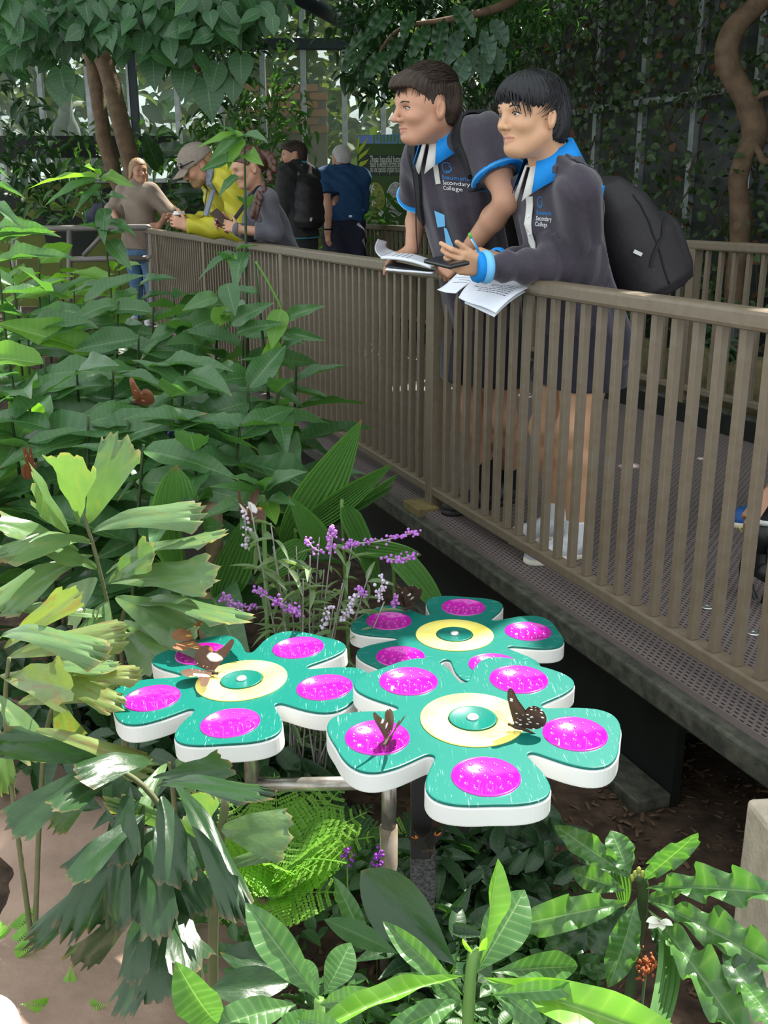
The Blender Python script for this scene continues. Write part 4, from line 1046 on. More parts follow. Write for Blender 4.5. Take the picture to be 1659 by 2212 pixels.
    def hd(P):
        q = (P - ho) @ Ri; th = np.arctan2(q[:, 1], q[:, 0] - .02); return (.0016 * np.sin(th * 62 + 5 * np.sin(q[:, 2] * 25)) + .0012 * np.sin(th * 31 + q[:, 2] * 30)).astype(np.float32)
    hair = sdf_obj('hair', hp, .0032, M_bkhair, root, [Face()], hd)
    def keep(p, d):
        th = math.atan2(abs(p.y), p.x); line = float(np.interp(th, [0, .75, 1.3, 1.6, 1.9, 3.14], [.075, .072, .068, .085, .04, -.02])); return p.z > line
    def flow(q, d):
        r = Vector((q.x + .045, q.y, 0)); r = r.normalized() if r.length > 1e-4 else Vector((1, 0, 0))
        return Vector((r.x * 1.0 + .30, r.y * .9 + .05, -.9))
    strands('hair_locks', HF, hs, ((-.012, 0, .048), (.110, .084, .088)), 1500, flow, (.05, .09), M_bkhair, hair, keep, 3, .0015, .004)
    # fringe locks falling on the forehead
    V = []; Fc = []; R2 = random.Random(5)
    for i in range(90):
        y = R2.uniform(-.072, .072); sd = -1 if y < .0 else 1
        ex = .099 - 7.5 * y * y
        yy = y + .012; e = .066 - .62 * abs(yy) + R2.uniform(-.012, .010)
        pts = [(ex - .020, y * .75, .100), (ex + .002, y * .92, .080), (ex + .006, y * 1.02 + R2.gauss(0, .003), (.075 + e) / 2), (ex - .001, y * 1.06 + R2.gauss(0, .005), e - .012)]
        v, f = tube_arrays(smooth_path([HF @ (Vector(p) * hs) for p in pts], 3), [.0042 * hs * (1 - .9 * (j / 9) ** 1.6) for j in range(10)], 4, False)
        k = len(V); V += v; Fc += [tuple(a + k for a in q) for q in f]
    me = me_np('fringe', [tuple(v) for v in V], Fc); me.materials.append(M_bkhair); obj('fringe', me, None, hair)
    # backpack
    bp = empty('backpack', hip + Vector((.2, .1, 0)), 'large black backpack on the back of the black-haired student', 'backpack')
    c = at(1333, 512, 3.64)
    upb = (at(1290, 380, 3.62) - at(1385, 640, 3.62)).normalized(); bkd = Vector((.86, .40, .25)); Rb, xb, yb, zb = axes(upb, Vector((.42, -.9, 0)))
    P = [Loft(c, Rb, [(-.235, .145, .105, 0, .03), (-.20, .165, .128, 0, .03), (-.05, .168, .128, 0, .015), (.10, .16, .108, 0, 0), (.185, .125, .075, 0, -.02), (.21, .09, .045, 0, -.03)], .03, 2.8), Loft(c + yb * .13 - zb * .08, Rb, [(-.15, .13, .045, 0, 0), (-.1, .14, .055, 0, 0), (.05, .13, .05, 0, 0), (.10, .10, .03, 0, 0)], .025, 3)]
    bag = sdf_obj('bag', P, .007, M_pack, bp, (), crumple(.006, 6, (.4, .2, 1), 4))
    zp = [c + yb * .10 + xb * .16 + zb * (.17 - i * .05) for i in range(4)]
    pts, nn = drape(bag, [c + xb * (.26) + yb * (-.05 + .22 * t_) + zb * (-.12 + .16 * t_) for t_ in [i / 8 for i in range(9)]], c, .001); obj('zip', ribbon_me('zip', pts, nn, .012, .003), M_strap, bp)
    pts, nn = drape(bag, [c + xb * .26 + yb * .02 + zb * (-.22 + .40 * i / 10) for i in range(11)], c, .0); obj('piping', tube_me('piping', pts, .004, 6), M_strap, bp)
    pt, nm = drape(bag, [at(1388, 552, 3.40)], c, .002); obj('badge', ribbon_me('badge', [pt[0] - Vector((.014, 0, -.004)), pt[0] + Vector((.014, 0, -.008))], [nm[0], nm[0]], .012, .003), mat('silver_badge', (.65, .65, .66), .3, .5, .3), bp)
    obj('grab_loop', tube_me('grab_loop', smooth_path([c + zb * .215 - yb * .05 + xb * .04, c + zb * .255 - yb * .045 + xb * .02, c + zb * .255 - yb * .045 - xb * .02, c + zb * .215 - yb * .05 - xb * .04], 4), .006, 6), M_strap, bp)
    sp_ = [c + zb * .17 - yb * .07 + lf * .06, shL + Vector((.06, .05, .05)), shL - lf * .09 + Vector((.02, .01, .09)), shL - lf * .085 + fw * .05 + Zv * .05]
    pts, nn = drape(shirt, smooth_path(sp_[1:], 5), hip + Up * .25, .002); obj('shoulder_strap', ribbon_me('shoulder_strap', pts, nn, .048, .006), M_navy, bp)
    return root, wrL, wrR, hfL
SB = student_b()

# ======================= student with brown hair, short-sleeved polo =======================
def student_a():
    hip = at(1045, 690, 4.10); root = person_empty(hip, 'tall student with short brown hair in a short-sleeved navy polo leaning over the railing')
    nk = at(962, 296, 3.86); lf = Vector((.60, -.80, 0)).normalized(); fw = Vector((-.80, -.60, 0))
    shL = at(1042, 300, 3.72); shR = at(908, 345, 4.02)
    elL = at(1097, 432, 3.62); wrL = at(1000, 555, 3.88); elR = at(903, 455, 4.24); wrR = at(890, 538, 4.10)
    hc = at(920, 238, 3.78); hf = Vector((-.90, -.42, -.10)).normalized(); hup = (Zv + fw * .16).normalized()
    HF = frame(hc, hf, hup); hs = 1.08; sc = (1.06, 1, .96)
    HP, w = head_prims(HF, hs, nose=1.0, jaw=1.0, sc=sc)
    spine = (nk - hip); R, L, Bk, Up = axes(spine, lf); H = spine.length
    skinp = HP + [Cone(w(-.026, 0, -.045), nk + Bk * .005 - Up * .02, .054 * hs, .060, .03), Cone(nk + Bk * .01, nk - Up * .12 + Bk * .01, .062, .07, .04)]
    skinp += [Loft(hip, R, [(-.02, .12, .075, 0, 0), (H * .5, .12, .075, 0, 0), (H * .8, .13, .08, 0, .01), (H * .93, .07, .05, 0, .01)], .04)]
    skinp += limb(shL, elL, wrL, (.052, .050, .042, .043, .029)) + limb(shR, elR, wrR, (.050, .046, .040, .041, .028))
    fistdir = (at(958, 585, 3.90) - wrL).normalized()
    hl = hand_prims(wrL, fistdir, Vector((-.25, -.80, .50)), -1, (60, 66, 72, 75), (0.75, 0.50, -.45), 35, 1.05, .3)
    hr = hand_prims(wrR, (at(850, 556, 4.16) - wrR).normalized(), Vector((.1, -.2, .95)), -1, (12, 14, 18, 20), (0.75, 0.55, -.1), 8, 1.0)
    hipL = hip + lf * .085 - Up * .02; hipR = hip - lf * .085 - Up * .02
    knL = at(1085, 905, 4.02); anL = at(1102, 1010, 4.22); knR = at(1018, 880, 4.10); anR = at(1046, 1020, 4.12)
    skinp += hl + hr + limb(hipL, knL, anL, (.088, .078, .056, .058, .040), .03) + limb(hipR, knR, anR, (.088, .078, .056, .058, .040), .03)
    skinp += [Cone(anL, anL - Zv * .06, .038, .034, .01), Cone(anR, anR - Zv * .06, .038, .034, .01)]
    boxes = [(np.array(hc) - .16 * hs, np.array(hc) + .16 * hs, .0026)]
    for pr in (hl, hr):
        lo = np.min([p.c - p.r for p in pr], axis=0) - .004; hi = np.max([p.c + p.r for p in pr], axis=0) + .004; boxes.append((lo, hi, .003))
    lipc = [(Cone(w(.079, -.018, -.0640), w(.079, .018, -.0640), .0075 * hs, .0075 * hs), 0.0), (Cone(w(.085, -.009, -.0645), w(.085, .009, -.0645), .0095 * hs, .0095 * hs), 0.0)]
    sdf_obj('body', skinp, .006, [S_a, M_lip, M_lip], root, paint=lipc, boxes=boxes)
    eye_parts(HF @ Matrix.Diagonal((sc[0], 1, sc[2], 1)), hs, root, open_=.55); brow_lash(HF @ Matrix.Diagonal((sc[0], 1, sc[2], 1)), hs, root, M_dkhair, 1.0)
    seL = shL + (elL - shL) * .62; seR = shR + (elR - shR) * .72; dL = (elL - shL).normalized(); dR = (elR - shR).normalized()
    sw = [Loft(hip, R, [(-.12, .190, .145, 0, 0), (0, .175, .135, 0, 0), (H * .25, .160, .122, 0, 0), (H * .5, .165, .122, 0, -.005), (H * .72, .180, .125, 0, 0), (H * .87, .155, .10, 0, .01), (H * .97, .08, .07, 0, .01)], .06, 2.2),
          Cone(nk + lf * .05 - Up * .03, shL, .066, .078, .05), Cone(nk - lf * .05 - Up * .03, shR, .060, .066, .05),
          Cone(shL, seL, .084, .084, .03), Cone(shR, seR, .074, .074, .03)]
    class Cut:
        def d(s, P):
            a = (P - A3(seL)) @ A3(dL); a = np.where(np.linalg.norm(P - A3(seL), axis=1) < .115, a, -1.0)
            b = (P - A3(seR)) @ A3(dR); b = np.where(np.linalg.norm(P - A3(seR), axis=1) < .11, b, -1.0); return np.maximum(a, b)
    shirt = sdf_obj('shirt', sw, .006, M_navy, root, [Cut(), Clip(hip - Up * .11, -Up)], crumple(.009, 22, (.9, .2, .3), 5.0))
    cuff('cuff', shL, elL, .084, .083, .56, .62, M_blue, root, .008); cuff('cuff', shL, elL, .084, .083, .585, .605, M_ltblue, root, .0095)
    cuff('cuff', shR, elR, .074, .074, .66, .72, M_blue, root, .008); cuff('cuff', shR, elR, .074, .074, .68, .70, M_ltblue, root, .0095)
    NF = frame(nk - Up * .014, fw - Zv * .18, (Zv + fw * .34).normalized())
    collar('collar', NF, M_blue, root, .066, .110, .064, -.002, 30, .032)
    collar('inner_collar', NF @ Matrix.Translation((.010, 0, -.008)), M_polowhite, root, .058, .100, .046, .0, 8, .048)
    pts, nn = drape(shirt, [nk - Up * (.055 + .025 * i) + fw * .13 + lf * (.006 * i) for i in range(6)], hip + Up * .2, .003); obj('placket', ribbon_me('placket', pts, nn, .032, .003), M_polowhite, root)
    xo = (lf * .95 + fw * .12).normalized(); zz = (fw * .80 + lf * .45 + Zv * .1).normalized(); zz = (zz - xo * zz.dot(xo)).normalized(); yy = zz.cross(xo).normalized()
    M = Matrix((xo, yy, zz)).transposed().to_4x4(); M.translation = nk - Up * .095 + fw * .10 + lf * .045
    logo(M, shirt, root, 1.05)
    # light blue side panels at the waist
    pan = [me_from('panel', [(-.022, .05, 0), (.018, .035, 0), (.018, -.005, 0), (-.012, -.01, 0)], [(0, 3, 2, 1)]), me_from('panel', [(-.012, .06, 0), (.0, .055, 0), (.032, -.03, 0), (.04, -.09, 0), (.004, -.09, 0)], [(0, 4, 3, 2, 1)])]
    Mp = Matrix((Vector((.95, -.2, 0)), Vector((0, 0, 1)), Vector((-.2, -.97, 0)))).transposed().to_4x4()
    for k, (x, y) in enumerate(((941, 487), (955, 530))):
        Mp.translation = at(x, y, 3.75); decal('side_panel', pan[k], Mp.copy(), shirt, M_ltblue, root, .003, 3)
    sp = [Loft(hip, axes(Zv, lf)[0], [(-.24, .190, .145, 0, 0), (-.1, .185, .142, 0, 0), (.05, .15, .115, 0, 0)], .03), Cone(hipL - Up * .05, knL + (hipL - knL) * .30, .108, .10, .03), Cone(hipR - Up * .05, knR + (hipR - knR) * .30, .108, .10, .03)]
    class CutLegs:
        def d(s, P): return (knL.z + (hipL.z - knL.z) * .36) - P[:, 2]
    sdf_obj('shorts', sp, .009, M_short, root, [CutLegs()], crumple(.005, 20, (1, 0, .3), 3))
    Msock = mat('black_sock', (0.010, 0.011, 0.012), 0.9, 0.2); Mboot = (mat('black_boot', (0.010, 0.011, 0.012), 0.5, 0.4, 0, 30, (.03, .032, .035), .5), mat('black_rubber', (0.012, 0.012, 0.012), 0.6), mat('grey_lace', (0.12, 0.12, 0.12), 0.8))
    for an in (anL, anR):
        sdf_obj('sock', [Cone(an - Zv * .10, an + Zv * .06, .046, .052, .01)], .006, Msock, root, [Clip(an + Zv * .06, Zv)])
        hl_ = Vector((an.x + .06, an.y + .04, 0.0)); shoe(root, hl_, hl_ + Vector((-.235, -.15, 0)), .12, Mboot, .052)
    # hair: short back and sides, swept quiff
    Ri = np.array(HF.to_3x3()); ho = np.array(HF.translation)
    hp = [Ell(w(-.018, 0, .046), np.array((.106, .079, .090)) * hs, Ri, .02), Ell(w(-.062, 0, -.005), np.array((.052, .070, .070)) * hs, Ri, .03), Ell(w(.030, 0, .078), np.array((.078, .074, .048)) * hs, Ri, .03), Ell(w(.070, 0, .080), np.array((.038, .062, .030)) * hs, Ri, .03)]
    class Face:
        def d(s, P):
            q = ((P - ho) @ Ri) / hs; th = np.arctan2(np.abs(q[:, 1]), q[:, 0])
            line = np.interp(th, [0, .40, .65, .85, 1.05, 1.25, 1.42, 1.62, 1.95, 2.15, 3.14], [.074, .073, .070, .058, .042, .024, .012, .042, .040, -.045, -.062]); return (line + .003 * np.sin(th * 50) - q[:, 2]) * hs
    def hd(P):
        q = (P - ho) @ Ri; th = np.arctan2(q[:, 1], q[:, 0] + .05); return (.0016 * np.sin(th * 58 + 5 * np.sin(q[:, 2] * 25)) + .0014 * np.sin(q[:, 1] * 220 + q[:, 2] * 40)).astype(np.float32)
    hair = sdf_obj('hair', hp, .0032, M_dkhair, root, [Face()], hd)
    def keep(p, d): return p.z > float(np.interp(math.atan2(abs(p.y), p.x), [0, .5, 1.0, 1.5, 2.0, 3.14], [.075, .075, .068, .075, .06, -.02]))
    def flow(q, d):
        if q.z > .075: return Vector((1.0, .25 + q.y * 3, .15))
        return Vector((.25, 0, -1))
    strands('hair_locks', HF, hs, ((-.014, 0, .050), (.108, .081, .092)), 1300, flow, (.03, .055), M_dkhair, hair, keep, 9, .0014, .008)
    # backpack of this student: straps and the bag behind
    bp = empty('backpack', hip + Vector((.15, .15, 0)), 'black backpack with padded strap on the brown-haired student', 'backpack')
    c = (nk + hip) / 2 + Vector((.19, .14, .10)); upb = (Up + Bk * .12).normalized(); Rb, xb, yb, zb = axes(upb, lf)
    bag = sdf_obj('bag', [Loft(c + yb * .02, Rb, [(-.24, .14, .08, 0, .02), (-.19, .155, .10, 0, .02), (.05, .15, .095, 0, .01), (.17, .12, .07, 0, 0), (.21, .09, .04, 0, 0)], .03, 2.8)], .009, M_pack, bp, (), crumple(.004, 6, (.4, .2, 1), 4))
    for sd, sh in ((1, shL), (-1, shR)):
        path_ = [sh - lf * sd * .035 + Bk * .09 + Zv * .03, sh - lf * sd * .045 + Zv * .085, sh - lf * sd * .055 + fw * .08 + Zv * .03, sh - lf * sd * .050 + fw * .13 - Zv * .08, sh - lf * sd * .035 + fw * .12 - Zv * .17, sh - lf * sd * .0 + fw * .09 - Zv * .25]
        pts, nn = drape(shirt, smooth_path(path_, 5), hip + Up * .25, .003); obj('shoulder_strap', ribbon_me('shoulder_strap', pts, nn, .058, .010), M_strap, bp)
        if sd == 1:
            obj('buckle', box_me('buckle', (.045, .03, .012), .003), mat('black_buckle', (.015, .015, .015), .35), bp, frame(pts[20] + nn[20] * .012, pts[21] - pts[20], nn[20]))
            q = pts[20]; obj('webbing', ribbon_me('webbing', [q + nn[20] * .012, q - Zv * .05 + nn[20] * .016, q - Zv * .10 + nn[20] * .012], [nn[20]] * 3, .016, .002), M_strap, bp)
    # thin cord hanging from the neck
    cd = [nk - lf * .08 + fw * .10 - Zv * .06, at(897, 420, 3.86), at(899, 500, 3.84), at(903, 548, 3.84)]
    lc = obj('lanyard_cord', tube_me('lanyard_cord', smooth_path(cd, 6), .0022, 5), M_strap); tag(lc, 'thin black cord hanging in front of the brown-haired student', 'cord')
    return root
student_a()
# ---------- things in their hands
def sheet_me(name, w, h, bend, nx=14, ny=6):
    V = []; F = []
    for j in range(ny + 1):
        for i in range(nx + 1):
            u = i / nx; v = j / ny; V.append((u * w, (v - .5) * h, bend(u, v)))
    for j in range(ny):
        for i in range(nx): a = j * (nx + 1) + i; F.append((a, a + 1, a + nx + 2, a + nx + 1))
    me = me_from(name, V, F)
    return me
def page(name, corners, sag, th, m, parent, nx=14, ny=8, off=0.0):
    """quad page between four 3D corners (a->b one short edge, d->c the other) with a sag profile along its length, given thickness"""
    a, b, c, d = [Vector(q) for q in corners]; nrm = (b - a).cross(d - a).normalized()
    if nrm.z < 0: nrm = -nrm
    V = []; F = []
    for lay in (0, 1):
        for j in range(ny + 1):
            for i in range(nx + 1):
                u, v = i / nx, j / ny; p = a.lerp(b, v).lerp(d.lerp(c, v), u); V.append(p + nrm * (sag(u, v) + off - lay * th))
    k = (nx + 1) * (ny + 1)
    for lay in (0, 1):
        for j in range(ny):
            for i in range(nx):
                q = j * (nx + 1) + i + lay * k; f = (q, q + 1, q + nx + 2, q + nx + 1); F.append(f if lay else f[::-1])
    bd = [i for i in range(nx + 1)] + [j * (nx + 1) + nx for j in range(1, ny + 1)] + [ny * (nx + 1) + i for i in range(nx - 1, -1, -1)] + [j * (nx + 1) for j in range(ny - 1, 0, -1)]
    for i in range(len(bd)): p, q = bd[i], bd[(i + 1) % len(bd)]; F.append((p, q, q + k, p + k))
    return obj(name, me_from(name, V, F), m, parent), V, nx, nrm
def print_lines(V, nx, nrm, rows, parent, u0, u1, jitter=3, th=.0035):
    """rows of small printed dashes following the page grid"""
    R = random.Random(jitter); ny = 8
    def P(u, v):
        i = min(int(u * nx), nx - 1); j = min(int(v * ny), ny - 1); fu, fv = u * nx - i, v * ny - j; g = lambda a, b: V[b * (nx + 1) + a]
        return g(i, j).lerp(g(i + 1, j), fu).lerp(g(i, j + 1).lerp(g(i + 1, j + 1), fu), fv) + nrm * .0012
    VV = []; FF = []
    for r in rows:
        v = .1; end = R.uniform(.5, .92)
        while v < end:
            L_ = R.uniform(.03, .09); q = [P(r, v), P(r + .012, v), P(r + .012, v + L_), P(r, v + L_)]; k = len(VV); VV += q; FF.append((k, k + 1, k + 2, k + 3)); v += L_ + .02
    obj('printed_text', me_from('printed_text', VV, FF, smooth=False), M_ink, parent)
wp = empty('worksheet', at(1070, 610, 3.58), 'stack of white printed worksheets draped over the railing under the long sleeve', 'worksheet')
o_, V_, nx_, nr_ = page('top_sheet', (at(1165, 611, 3.46), at(1040, 600, 3.62), at(992, 648, 3.50), at(1072, 682, 3.33)), lambda u, v: .022 * math.sin(u * 2.6) + .004 * math.sin(v * 6), .0035, M_paper, wp)
print_lines(V_, nx_, nr_, [.34, .40, .46, .52, .58, .64], wp, 0, 1)
o_, V_, nx_, nr_ = page('folded_sheet', (at(1062, 594, 3.62), at(1000, 588, 3.76), at(942, 619, 3.70), at(985, 634, 3.58)), lambda u, v: .012 * math.sin(u * 3.0 + 2 * v), .002, M_paper, wp)
print_lines(V_, nx_, nr_, [.3, .4, .5, .6], wp, 0, 1, 4)
page('bottom_sheet', (at(1160, 614, 3.47), at(1038, 604, 3.63), at(1004, 656, 3.50), at(1068, 686, 3.35)), lambda u, v: .018 * math.sin(u * 2.6) - .006, .002, M_paper, wp)
nb = empty('notebook', at(875, 565, 3.95), 'open notebook with curling white pages held over the railing', 'notebook')
o_, V_, nx_, nr_ = page('page_block', (at(822, 560, 4.02), at(850, 548, 4.16), at(945, 572, 4.0), at(930, 580, 3.86)), lambda u, v: .020 * math.sin(u * 2.2 + .5), .010, M_paper, nb)
print_lines(V_, nx_, nr_, [.2, .3, .4, .5], nb, 0, 1, 6)
page('curled_page', (at(822, 556, 4.02), at(852, 542, 4.18), at(838, 522, 4.20), at(817, 516, 4.04)), lambda u, v: -.018 * math.sin(u * 3.1), .0012, M_paper, nb)
page('cover', (at(832, 566, 4.0), at(850, 556, 4.14), at(940, 576, 4.0), at(934, 580, 3.88)), lambda u, v: -.002, .004, mat('notebook_cover', (0.02, 0.022, 0.03), .5), nb, off=-.012)
page('lower_pages', (at(832, 572, 3.98), at(850, 558, 4.12), at(940, 576, 3.99), at(934, 579, 3.86)), lambda u, v: -.004, .006, M_paper, nb, off=-.012)
wrLb = SB[1]
ph = empty('calculator', at(965, 566, 3.30), 'black handheld device held in the near hand of the black-haired student', 'device')
pa, pb = at(937, 560, 3.40), at(992, 573, 3.27)
Mph = frame((pa + pb) / 2, pb - pa, Vector((-.12, -.12, 1)))
obj('case', box_me('case', ((pb - pa).length * 1.05, .078, .013), .005), mat('black_device', (.012, .013, .015), .3, .5), ph, Mph)
obj('screen', box_me('screen', ((pb - pa).length * .9, .064, .002), .0), mat('device_screen', (.02, .022, .026), .1, .6), ph, Mph @ Matrix.Translation((0, 0, .0072)))
for i in range(3): obj('lens', lathe_me('lens', [(.005, 0), (.0055, .002), (.003, .003)], 12), mat('lens_grey', (.25, .26, .28), .2), ph, Mph @ Matrix.Translation((.03 + .012 * i, -.02, -.0065)) @ Matrix.Rotation(math.pi, 4, 'X'))
pn = empty('pen', at(1022, 520, 3.46), 'blue and white pen with green cap held upright', 'pen')
p0_, p1_, p2_, p3_ = at(1013, 503, 3.46), at(1018, 514, 3.46), at(1030, 535, 3.47), at(1036, 548, 3.47)
obj('cap', tube_me('cap', [p0_, p0_.lerp(p1_, .1), p1_], [.002, .0048, .0048], 10), mat('pen_green', (.12, .50, .06), .35), pn)
obj('barrel', tube_me('barrel', [p1_, p2_, p3_], .0042, 10), mat('pen_blue', (.05, .33, .62), .3), pn)
obj('stripe', tube_me('stripe', [p1_.lerp(p2_, .1) + Vector((-.003, -.003, 0)), p2_ + Vector((-.003, -.003, 0))], .0022, 6), M_logow, pn)
# ------------------------------------------------------------------ visitors further back
M_hairG = mat('grey_hair', (0.45, 0.43, 0.41), .6, .4, 0, 60, (.30, .29, .28), .6)
M_hairBl = mat('blond_hair', (0.26, 0.15, 0.07), .5, .4, 0, 60, (.38, .24, .12), .7)
M_hairAu = mat('auburn_hair', (0.055, 0.020, 0.013), .45, .5, 0, 60, (.10, .04, .025), .7)
def bg_head(root, hc, hf, hs, sk, hairm, style, up=Zv, vox=.006, face=True, nk=None, extra=None):
    HF = frame(hc, hf, up); HP, w = head_prims(HF, hs); R = np.array(HF.to_3x3()); ho = np.array(HF.translation)
    hair = None
    if style:
        prof = {'short': [.062, .060, .045, .020, .036, .036, -.045, -.06], 'long': [.068, .060, .040, .0, -.05, -.10, -.12, -.13], 'tied': [.068, .060, .045, .022, .040, .040, .0, -.04], 'bald': [.20, .2, .2, .05, .04, .04, -.03, -.045]}[style]
        hp = [Ell(w(-.016, 0, .044), np.array((.108, .084, .092)) * hs, R, .02), Ell(w(-.058, 0, -.005), np.array((.058, .072, .075)) * hs, R, .03)]
        if style == 'short': hp.append(Ell(w(.03, 0, .07), np.array((.075, .076, .05)) * hs, R, .03))
        if style == 'long': hp += [Ell(w(-.022, .066, -.05), np.array((.045, .028, .095)) * hs, R, .02), Ell(w(-.022, -.066, -.05), np.array((.045, .028, .095)) * hs, R, .02), Ell(w(-.035, .0, -.06), np.array((.065, .082, .085)) * hs, R, .03)]
        class Fc:
            def d(s, P):
                q = ((P - ho) @ R) / hs; th = np.arctan2(np.abs(q[:, 1]), q[:, 0]); return (np.interp(th, [0, .6, .95, 1.3, 1.6, 2.0, 2.2, 3.14], prof) - q[:, 2]) * hs
        def hd(P):
            q = (P - ho) @ R; th = np.arctan2(q[:, 1], q[:, 0]); return (.003 * np.sin(th * 34 + 12 * np.sin(q[:, 2] * 30))).astype(np.float32)
        hair = sdf_obj('hair', hp, vox * .8, hairm, root, [Fc()], hd)
    if face:
        eye_parts(HF, hs, root, open_=.55); brow_lash(HF, hs, root, hairm, .9)
    return HP, w, HF, hair
def bgp(label, x): return empty('person', Vector((x.x, x.y, 0)), label, 'person')
# ---- man in a cap and yellow jacket, leaning on the railing with a coffee
def cap_man():
    Y = 7.25; nk = at(468, 372, Y); hip = at(562, 540, Y + .35); root = bgp('bearded man in a grey cap and yellow rain jacket leaning on the railing', hip)
    lf = Vector((.45, -.89, 0)); fw = Vector((-.89, -.45, 0)); sk = S_a
    HP, w, HF, _ = bg_head(root, at(427, 362, Y - .05), Vector((-.80, -.35, -.50)), 1.08, sk, M_hairBl, 'tied', (Zv + fw * .6), .007)
    spine = nk - hip; R, L, Bk, Up = axes(spine, lf); H = spine.length
    shL = nk + lf * .17 - Up * .06; shR = nk - lf * .17 - Up * .06
    elL = at(535, 496, Y - .12); wrL = at(405, 489, Y - .12); elR = at(478, 474, Y + .22); wrR = at(402, 482, Y + .0)
    hl = hand_prims(wrL, (at(383, 480, Y - .12) - wrL), Vector((.3, -.85, .1)), -1, (40, 42, 45, 45), (.6, .6, -.2), 10); hr = hand_prims(wrR, (at(384, 474, Y + .05) - wrR), Vector((0, .8, .2)), 1, (40, 42, 45, 45), (.6, .6, -.2), 10)
    lo = [p for p in hl + hr]
    sk_ = HP + [Cone(w(-.02, 0, -.04), nk - Up * .03, .06, .065, .03), Loft(hip, R, [(0, .12, .08, 0, 0), (H * .9, .10, .07, 0, 0)], .03)] + hl + hr + limb(shL, elL, wrL, (.045, .042, .038, .038, .03)) + limb(shR, elR, wrR, (.045, .042, .038, .038, .03))
    knL = Vector((hip.x + .02, hip.y - .1, .45)); anL = Vector((hip.x + .05, hip.y - .1, .08)); knR = knL - lf * .2; anR = anL - lf * .22
    sk_ += limb(hip + lf * .09, knL, anL, (.08, .075, .05, .05, .035)) + limb(hip - lf * .09, knR, anR, (.08, .075, .05, .05, .035))
    # beard painted as part of the skin mesh faces round the jaw
    paint = [(Ell(w(.05, 0, -.085), np.array((.060, .062, .045)) * 1.08, np.array(HF.to_3x3())), 0.0)]
    sdf_obj('body', sk_, .009, [sk, M_hairBl], root, paint=paint, boxes=[(np.array(HF.translation) - .17, np.array(HF.translation) + .17, .005)] + [(np.min([p.c - p.r for p in lo], axis=0), np.max([p.c + p.r for p in lo], axis=0), .005)])
    My = mat('yellow_jacket', (0.42, 0.38, 0.022), .55, .35, 0, 20, (.50, .46, .04), .6)
    dL = (wrL - elL).normalized(); dR = (wrR - elR).normalized()
    class Cut:
        def d(s, P):
            a = np.where(np.linalg.norm(P - A3(wrL), axis=1) < .12, (P - A3(wrL)) @ A3(dL), -1.0); return np.maximum(a, np.where(np.linalg.norm(P - A3(wrR), axis=1) < .12, (P - A3(wrR)) @ A3(dR), -1.0))
    jk = sdf_obj('jacket', [Loft(hip, R, [(-.1, .19, .15, 0, 0), (H * .4, .185, .15, 0, 0), (H * .75, .19, .14, 0, 0), (H * .9, .15, .11, 0, 0), (H * .99, .10, .09, 0, 0)], .05), Cone(nk, shL, .08, .085, .05), Cone(nk, shR, .08, .08, .05), Cone(shL, elL, .10, .085, .03), Cone(elL, wrL, .085, .055, .03), Cone(shR, elR, .09, .08, .03), Cone(elR, wrR, .08, .052, .03)], .009, My, root, [Cut()], crumple(.014, 22, (.6, .3, .7), 2))
    collar('hood_collar', frame(nk, fw - Zv * .5, Zv + fw * .5), My, root, .075, .115, .06, -.01, 35, .02)
    pts, nn = drape(jk, smooth_path([nk + Bk * .1 + lf * .06 + Up * .03, nk + lf * .08 + Up * .06, nk + lf * .09 + fw * .12 - Zv * .05, nk + lf * .09 + fw * .13 - Zv * .2], 5), hip + Up * .3, .004); obj('pack_strap', ribbon_me('pack_strap', pts, nn, .055, .012), mat('grey_blue_strap', (.16, .19, .24), .7), root)
    pts, nn = drape(jk, smooth_path([nk + fw * .12 - Zv * .03 - lf * .02, nk + fw * .14 - Zv * .2, nk + fw * .14 - Zv * .4], 5), hip + Up * .3, .003); obj('zip', ribbon_me('zip', pts, nn, .02, .004), mat('zip_brown', (.05, .04, .02), .6), root)
    for k in (knL, knR): pass
    sdf_obj('trousers', [Loft(hip, axes(Zv, lf)[0], [(-.2, .18, .14, 0, 0), (.05, .16, .13, 0, 0)], .03), Cone(hip + lf * .09, knL, .11, .085, .03), Cone(knL, anL, .085, .065, .03), Cone(hip - lf * .09, knR, .11, .085, .03), Cone(knR, anR, .085, .065, .03)], .014, mat('dark_trousers', (.02, .02, .022), .8), root)
    # cap
    Mc = mat('cap_fabric', (0.22, 0.18, 0.15), .85, .2, 0, 40, (.28, .23, .19), .6); Rh = np.array(HF.to_3x3()); ho = np.array(HF.translation)
    class CC:
        def d(s, P): q = (P - ho) @ Rh; return .038 + .10 * (q[:, 0] > 9) - q[:, 2] - .12 * q[:, 0]
    cp = sdf_obj('cap', [Ell(w(-.012, 0, .042), np.array((.122, .098, .110)) * 1.06, Rh)], .006, Mc, root, [CC()])
    V = []; F = []
    for lay in (0, .004):
        for i in range(9):
            a = -.95 + 1.9 * i / 8
            for r in (0, .5, 1): V.append(HF @ Vector((.105 * math.cos(a) + r * .085 * math.cos(a) ** .5, .088 * math.sin(a), .046 - .03 * r - .018 * math.sin(a) ** 2 + lay)))
    for lay in (0, 27):
        for i in range(8):
            for j in range(2): q = lay + i * 3 + j; F.append((q, q + 1, q + 4, q + 3))
    obj('cap_brim', me_from('brim', V, F), Mc, cp)
    sgm = mat('black_lens', (.004, .004, .005), .12, .6)
